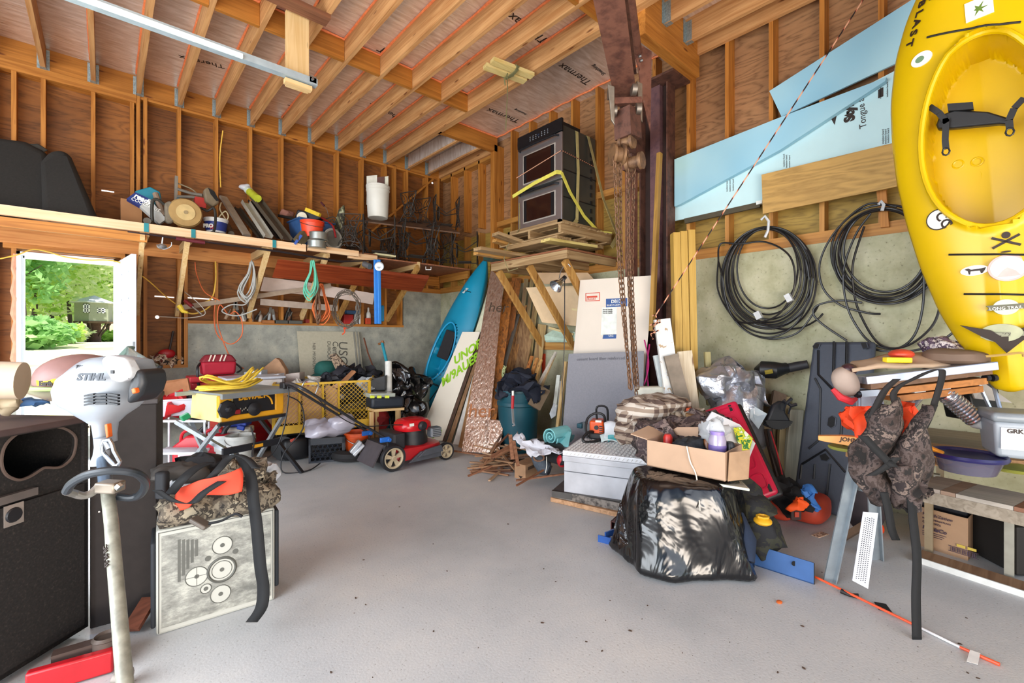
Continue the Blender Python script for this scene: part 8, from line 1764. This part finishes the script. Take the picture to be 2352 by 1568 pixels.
x0_,y0_=face(85,1135);x1_,y1_=face(-20,1160);cb_(x0_,x1_,y1_+.02,y0_,-.006,.03).build('vent_strip',mk('#5c5450',.7),spk,smooth=0)
cb2=thing('black_cabinet','second taller dark cabinet standing right behind the speaker cabinet','cabinet',(.05,3.0,0))
a_,b_=V((-.05,2.935,0)),V((.197,2.90,0));Md2=FR(a_,b_-a_,(0,1,0))
MB(Md2).bx(0,(b_-a_).length,0,.40,.0,1.045).build('body',mk('#2a2422',.85,0,.12,30,.15),cb2,smooth=0,bev=.004)
MB(Md2).bx(-.008,(b_-a_).length+.006,-.008,.41,1.045,1.07).build('top',mk('#3a3434',.6),cb2,smooth=0,bev=.004)
for u,v in((228,1175),(312,1153),(205,980)):
    r=ray(u,v);t_=2.93/r.y*1.0;p=P(u,v,(a_.y-.012)/r.y*1.0);MB().ball(p,(.006,.004,.006),8).build('screw',metal('#a8a29c'),cb2)
ZT=1.02
one(MB().tube([P(-60,872,1.95),P(52,874,2.02)],.082,24),'paper_roll',mk('#cbb79e',.75,0,.04),'thick tan paper roll lying at the left edge on the speaker cabinet','roll')
crump([(P(62,926,2.12),(.07,.05,.016))],.015,14,91,'blue_gloves',mk('#5b8ac8',.8),'light blue folded cloth on the speaker cabinet front edge','cloth',floor=1.0)
crump([(P(5,925,2.02),(.05,.05,.03))],.02,14,92,'tan_rag',mk('#c9b99c',.8),'crumpled tan rag at the left edge below the paper roll','rag',floor=1.0)
gb3=thing('seed_bag','clear bag with a yellow printed band lying behind the trimmer engine','bag',P(95,915,2.3))
q=[P(48,905,2.25),P(62,865,2.4),P(145,868,2.4),P(160,920,2.2),P(110,922,2.15)]
MB().slab(q,.05,DV).build('bag',clear('#b9ae9e',.85,.3),gb3,bev=.012,seg=3);MB().slab([P(84,873,2.28),P(148,868,2.28),P(148,882,2.26),P(86,886,2.26)],.003,-DV).build('yellow_band',mk('#dcc52a',.5),gb3,smooth=0)
text('Earth',.03,FR(P(90,885,2.25),RV,(0,0,1)),ink,gb3,bold=.002)
ht=thing('safety_helmet','pinkish brown domed helmet with a smoked face shield behind the trimmer','helmet',P(190,880,2.5))
c=P(188,868,2.45);MB().ball(c,(.19,.17,.13),28).build('shell',mk('#94706a',.45,0,.1),ht);MB().tube([c+V((.195*math.cos(a),.175*math.sin(a),-.04))for a in[2*math.pi*i/26 for i in range(26)]],.012,8,closed=True).build('rim',mk('#a9bf7e',.5),ht)
MB().slab([P(262,822,2.1),P(291,793,2.15),P(302,797,2.15),P(272,833,2.1)],.03,DV).build('visor_bracket',mk('#6d857a',.5),ht,bev=.006)
vis=[[P(292+78*a-14*b,795+45*a+(32-6*a)*b+10*math.sin(a*3)*b,2.15-.15*math.sin(a*3.14))for a in[i/12 for i in range(13)]]for b in[j/5 for j in range(6)]]
MB().loft(vis,cap=False,closed=False).build('face_shield',clear('#6a706a',.85,.12),ht,solid=.003);MB().tube([P(278+92*a,827+15*a+8*math.sin(a*3.1),2.13)for a in[i/10 for i in range(11)]],.005,6).build('shield_edge',mk('#8d948c',.4),ht)
MB().tube(spline([P(370,839,2.05),P(358,862,2.05),P(340,878,2.05),P(325,880,2.0)],5),.009,8).build('wire_frame',blk,ht)
# ================= STRING TRIMMER =================
tm=thing('string_trimmer','white and orange string trimmer leaning against the cabinets in the foreground','string trimmer',P(285,1568,1.2))
wh=mk('#989fa7',.4,0,.04,9,.02);dk2=mk('#1f2226',.45);org_=mk('#e2641e',.4)
T0=1.72
def ext(pts,t,th,nm,m,bev=.012,par=tm,seg=3):return MB().slab([P(u,v,t)for u,v in pts],th,DV).build(nm,m,par,bev=bev,seg=seg)
rings=[]
sect=[((155,862,208,822),.05),((143,880,262,815),.09),((140,900,318,825),.115),((146,920,326,850),.12),((160,932,320,880),.12),((178,940,305,915),.11),((188,950,285,940),.09),((200,962,262,958),.065),((214,975,248,975),.045),((216,1000,246,1000),.04),((219,1020,246,1018),.04)]
for(u0,v0,u1,v1),d_ in sect:
    a,b=P(u0,v0,T0),P(u1,v1,T0);c=(a+b)/2;h=(b-a)/2
    rings.append([c+h*(math.copysign(abs(math.cos(t_))**.7,math.cos(t_)))+DV*(d_*math.copysign(abs(math.sin(t_))**.7,math.sin(t_))+.02)for t_ in[2*math.pi*k/28 for k in range(28)]])
MB().loft(rings).build('engine_shroud',wh,tm,smooth=50)
ext([(228,828),(240,815),(285,822),(300,850),(296,868),(270,880),(252,872),(236,845)],T0-.125,.05,'muffler_cover',mk('#ccd1d6',.35,0,.03),.012)
ext([(303,848),(326,850),(330,880),(322,905),(305,922),(285,930),(290,890)],T0-.10,.12,'fuel_tank',dk2,.02)
ext([(300,893),(310,890),(312,902),(303,905)],T0-.115,.02,'primer',org_,.004)
ext([(253,850),(260,850),(260,858),(253,858)],T0-.131,.01,'screw_hole',dk2,.001)
for i in range(4):ext([(174+6*i,838+i*.5),(178+6*i,838+i*.5),(177+6*i,864),(173+6*i,864)],T0-.072,.01,'vent_slot',dk2,.001)
for i in range(3):ext([(283+5*i,845),(286+5*i,845),(285+5*i,870),(282+5*i,869)],T0-.118,.01,'vent_slot',dk2,.001)
for j in range(4):
    for k,(u0,u1,dv)in enumerate(((192,214,4),(218,243,0),(246,270,3))):
        v=904+j*7-(0 if k==1 else 1);ext([(u0,v+(dv if k==0 else 0)+0),(u1,v+(0 if k==0 else dv)),(u1,v+4+(0 if k==0 else dv)),(u0,v+4+(dv if k==0 else 0))],T0-.108,.012,'grille_slot',dk2,.001)
text('STIHL',.034,FR(P(176,873,T0-.112),RV,(0,0,1)),mk('#3a4048',.5),tm,bold=.0015,sx=1.15,shear=.25)
rings=[]
for(u0,u1,v)in((218,246,1005),(220,248,1025),(216,250,1045),(210,246,1058),(208,238,1068)):
    a,b=P(u0,v,T0-.02),P(u1,v,T0-.02);c=(a+b)/2;h=(b-a)/2;rings.append([c+h*math.cos(t_)+DV*(.022*math.sin(t_))for t_ in[2*math.pi*k/16 for k in range(16)]])
MB().loft(rings).build('throttle_handle',wh,tm)
ext([(239,975),(246,973),(249,1004),(243,1006)],T0-.05,.02,'throttle_trigger',org_,.003)
cbn=[P(u,v,T0-.09)for u,v in((240,1012),(252,1010),(258,1020),(262,1035),(276,1060),(272,1068),(262,1068),(246,1050),(236,1038),(236,1022))]
MB().tube(cbn,.007,8,closed=True).build('carabiner',metal('#a8adb3',.25),tm);MB().tube([P(242,1012,T0-.085),P(252,1030,T0-.085)],.012,8).build('strap_ring',metal('#8f8f92',.3),tm)
sA,sM,sB=P(236,1045,T0),P(244,1120,1.55),P(290,1600,1.17)
MB().tube([sA,sM],.020,14).build('upper_shaft',mk('#5d6f82',.35,.4),tm)
gmat=mk('#8c8c80',.45,.1,.3,30,.1)
MB().tube([P(247,1128,1.53),P(256,1200,1.45),P(263,1290,1.37),sB,sB+(sB-P(263,1290,1.37))*.75],.0185,16).build('shaft',gmat,tm)
q1,q2_=P(262,1300,1.36),P(256,1240,1.41);exs=(q2_-q1).normalized();ezs=(-DV-exs*(-DV).dot(exs)).normalized();eys=ezs.cross(exs);mm=Matrix((exs,eys,ezs)).transposed().to_4x4();mm.translation=q1+ezs*.0185-eys*.006
text('FS 56 RC',.019,mm,ink,tm,bold=.0005)
hl=[P(u,v,t_)for u,v,t_ in((153,1128,1.40),(165,1110,1.38),(195,1092,1.36),(230,1083,1.35),(270,1080,1.36),(305,1084,1.38),(325,1094,1.42),(334,1108,1.47),(330,1125,1.51),(318,1138,1.53),(300,1143,1.53),(272,1140,1.53))]
MB().tube(spline(hl,4),.0125,10).build('loop_handle',mk('#23292f',.4),tm)
MB().tube(spline([P(170,1133,1.45),P(190,1138,1.48),P(210,1132,1.5),P(228,1116,1.52),P(240,1114,1.53)],4),.012,10).tube([P(153,1128,1.40),P(170,1133,1.45)],.012,10).build('loop_handle_arm',mk('#8e8a84',.35,.4),tm)
MB().bar(P(230,1116,1.5),P(276,1118,1.5),.05,.035).build('clamp',mk('#8f8578',.4,.5),tm,bev=.006);MB().tube([P(270,1114,1.48),P(277,1120,1.48)],.012,8).build('bolt',metal('#c0c0bc'),tm)
# ================= WHITE COOLER CASE AND BAGS =================
wc0=G(358,1463);wc1=G(632,1378);exc=(wc1-wc0).normalized();eyc=V((-exc.y,exc.x,0));LWc=(wc1-wc0).length;HWc=.485
wt=thing('archery_target','white foam archery target block printed with grey circles and black side straps','archery target',wc0)
Mw=FR(wc0,exc,eyc);whv=mk('#b9b9b0',.6,0,.04,3,.02)
MB(Mw).bx(0,LWc,.006,.34,.0,HWc).build('block',whv,wt,smooth=0,bev=.012)
tpm,nt,bs=newmat('printed_panel')
n=N(nt,'ShaderNodeTexNoise');n.inputs['Scale'].default_value=6;n.inputs['Detail'].default_value=10;n.inputs['Roughness'].default_value=.75
nt.links.new(coords(nt,(1,1,2.2)),n.inputs['Vector']);nt.links.new(ramp(nt,n.outputs['Fac'],[(.4,'#6f6f69'),(.52,'#93938b'),(.62,'#b9b9ae')]),bs.inputs['Base Color']);bs.inputs['Roughness'].default_value=.6
Mf=Mw@FR((0,.005,0),(1,0,0),(0,0,1))
zz=1 if(Mf.to_3x3()@V((0,0,1))).dot(DV)<0 else-1
def onf(x0,x1,y0,y1,m,nm,th=.0015):return MB(Mf).bx(x0,x1,y0,y1,0 if zz>0 else-th,th if zz>0 else 0).build(nm,m,wt,smooth=0)
onf(.02,LWc-.02,.03,HWc-.03,tpm,'printed_panel')
gpr=mk('#5b5b55',.7);
def circ(x,y,r,w_=.003,fill=None):
    if fill:MB(Mf@TR((x,y,0))).lathe([(0,.0022*zz),(r,.0022*zz),(r,0)],30).build('print_disc',fill,wt,smooth=0)
    MB(Mf).tube([(x+r*math.cos(a),y+r*math.sin(a),.002*zz)for a in[2*math.pi*i/32 for i in range(32)]],w_,4,closed=True).build('print_ring',gpr,wt)
def fp2(u,v):r=ray(u,v);o=V((0,0,EYE));nn_=eyc;t_=(wc0-o).dot(nn_)/r.dot(nn_);q=Mf.inverted()@(o+r*t_);return q.x,q.y
for u,v,rr_,fl_ in((511,1252,.042,1),(510,1308,.062,2),(452,1324,.045,1),(507,1364,.042,1),(473,1352,.022,1)):
    x,y=fp2(u,v)
    circ(x,y,rr_,.0022,whv)
    if fl_==2:circ(x,y,rr_*.92,.006);circ(x,y,rr_*.68,.002)
    MB(Mf@TR((x,y,0))).lathe([(0,.003*zz),(.010,.003*zz),(.010,0)],14).build('bullseye',gpr,wt,smooth=0)
for u,v in((541,1266),(478,1283)):x,y=fp2(u,v);MB(Mf@TR((x,y,0))).lathe([(0,.0025*zz),(.013,.0025*zz),(.013,0)],16).build('print_dot',gpr,wt,smooth=0)
x,y=fp2(452,1324);MB(Mf).bx(x-.045,x+.045,y-.001,y+.001,0,.003*zz).bx(x-.001,x+.001,y-.045,y+.045,0,.003*zz).build('crosshair',gpr,wt,smooth=0)
for i in range(5):
    x,y=fp2(408+10*i,1240);MB(Mf).bx(x,x+.012,y-.20+.03*i,y,0,.002*zz).build('print_text_column',gpr,wt,smooth=0)
for x_ in(.008,LWc-.012):MB(Mf).bx(x_,x_+.003,.01,HWc-.01,0,.002*zz).build('edge_seam',gpr,wt,smooth=0)
MB(Mf).bx(.01,LWc-.01,HWc-.014,HWc-.011,0,.002*zz).build('edge_seam',gpr,wt,smooth=0)
MB(Mw).bx(LWc+.0,LWc+.022,.02,.34,.06,HWc-.02).build('side_strap_panel',mk('#20242a',.7),wt,bev=.008);MB(Mw).bx(-.02,0,.02,.3,.03,HWc-.06).build('side_strap_panel',mk('#20242a',.7),wt,bev=.008)
Z2=HWc+.004
cam3=patches(['#2b2622','#5d5448','#857a68','#3b342c','#a59a84'],10,.85,bmp=.7)
crump([(P(480,1150,2.3),(.22,.15,.075)),(P(560,1140,2.35),(.18,.14,.07)),(P(430,1165,2.2),(.12,.12,.06))],.025,7,101,'camo_bag',cam3,'grey-brown camouflage pack lying flat on the white target block','bag',floor=Z2)
oct2=thing('orange_cloth','orange-red cloth draped over the camouflage pack','cloth',P(480,1170,2.1))
cloth([[(408,1128),(455,1106),(500,1088),(548,1078)],[(400,1142),(450,1122),(505,1102),(553,1092)],[(402,1158),(448,1136),(500,1118),(556,1106)],[(410,1178),(440,1150),(490,1134),(557,1120)]],2.1,'cloth',mk('#d6442a',.75,0,.1,6,.3),.03,.008,oct2,3,.05)
crump([(P(400,1085,2.25),(.10,.1,.035)),(P(440,1085,2.3),(.08,.1,.03))],.02,8,103,'grey_pouch',mk('#4d4a47',.8,0,.2,12,.3),'worn dark grey pouch on the left of the pack','pouch',floor=Z2)
crump([(P(555,1085,2.4),(.12,.1,.05)),(P(600,1100,2.45),(.08,.1,.04))],.04,8,104,'camo_pouch',cam3,'small camouflage pouch at the right end of the pack','pouch',floor=Z2)
crump([(P(470,1075,2.45),(.16,.1,.05))],.05,8,105,'black_harness',mk('#1b1c1f',.7,0,.4,10,.5),'tangled black harness pad behind the orange cloth','harness',floor=Z2)
strap([(470,1110,2.1),(500,1080,2.1),(525,1052,2.15),(545,1044,2.15),(570,1055,2.1),(588,1075,2.05)],.04,2.1,stm,None,'black webbing strap arching over the top of the pack','webbing_strap')
strap([(552,1048,2.2),(575,1090,2.15),(582,1150,2.12),(590,1210,2.1),(598,1300,2.08),(605,1350,2.08),(600,1395,2.07),(578,1428,2.08)],.055,2.1,stm,None,'long wide black strap hanging down the front of the target block','webbing_strap')
strap([(360,1125,2.0),(400,1150,2.0),(440,1155,2.0),(470,1130,2.02),(510,1105,2.05)],.04,2.0,stm,None,'black strap looped across the left of the orange cloth','webbing_strap')
strap([(390,1135,2.05),(420,1100,2.05),(450,1075,2.1),(480,1062,2.15)],.05,2.0,stm,None,'black strap crossing the grey pouch','webbing_strap')
soft([P(352,1085,2.1),P(378,1085,2.1),P(378,1148,2.05),P(352,1148,2.05)],.04,'padded_strap',mk('#17191e',.7),'black padded flap at the left corner of the pack','pad',DV,.012)
bu=thing('buckle','grey plastic side-release buckle hanging on a cord below the pack','buckle',P(460,1205,2.05));MB().bar(P(442,1190,2.06),P(478,1210,2.06),.05,.02).build('clip',mk('#5c544c',.5),bu,bev=.006);MB().tube(spline([P(480,1202,2.06),P(510,1195,2.06),P(540,1180,2.06),P(556,1186,2.06)],5),.006,6).build('cord',stm,bu)
one(MB().bar(P(600,1110,2.45),P(640,1140,2.4),.03,.008),'leather_strap',mk('#5a4030',.7),'brown leather strap end at the right of the pack','strap',smooth=0)
one(MB().tube([P(565,1068,2.3),P(570,1080,2.28)],.016,8),'yellow_toggle',mk('#e0c81e',.5),'small yellow toggle behind the wide strap','toggle')
crump([(P(612,1080,2.5),(.05,.05,.03))],.03,12,106,'clear_wrap',clear('#dfe3ea',.6),'bit of clear plastic at the right of the pack','plastic',floor=Z2)
# ================= FLOOR JACK, SCRAPS BY THE CABINET =================
fj=thing('floor_jack','red hydraulic floor jack half under the speaker cabinet','floor jack',G(180,1560))
MB().bar(G(60,1600)+V((0,0,.05)),G(262,1540)+V((0,0,.05)),.04,.09).bar(G(130,1555)+V((0,0,.05)),G(270,1505)+V((0,0,.05)),.03,.08).build('side_frame',mk('#b01822',.35),fj,bev=.008)
MB().bar(G(120,1560)+V((0,0,.09)),G(215,1530)+V((0,0,.09)),.05,.03).build('lift_arm',mk('#4a3a34',.5),fj,smooth=0)
MB(TR(G(245,1528)+V((0,0,.03)))).lathe([(.045,0),(.045,.085),(.05,.09),(.04,.1),(.03,.09),(0,.085)],20).build('saddle',mk('#5a4f48',.5,.3),fj)
c=G(272,1580);MB().tube([c+V((0,0,.04)),c+RV*.03+V((0,0,.04))],.04,16).build('caster',mk('#7a7068',.4,.4),fj)
one(MB().bar(G(300,1462)+V((0,0,.03)),G(345,1420)+V((0,0,.10)),.07,.02),'wood_scrap',wood('#7a4632','#5c3222','x'),'reddish wood scrap between the dark cabinet and the target block','wood scrap',smooth=0)
one(MB().slab([G(207,1482),G(240,1480),G(268,1452),G(206,1462)],.01,(0,0,1)),'paper',mk('#b9c0cc',.6),'pale paper lying under the dark cabinet','paper',smooth=0)
one(MB().bar(G(210,1505)+V((0,0,.02)),G(250,1490)+V((0,0,.02)),.08,.03),'wood_block',wood('#6b4a36','#503626','x'),'brown block behind the jack saddle','wood block',smooth=0)
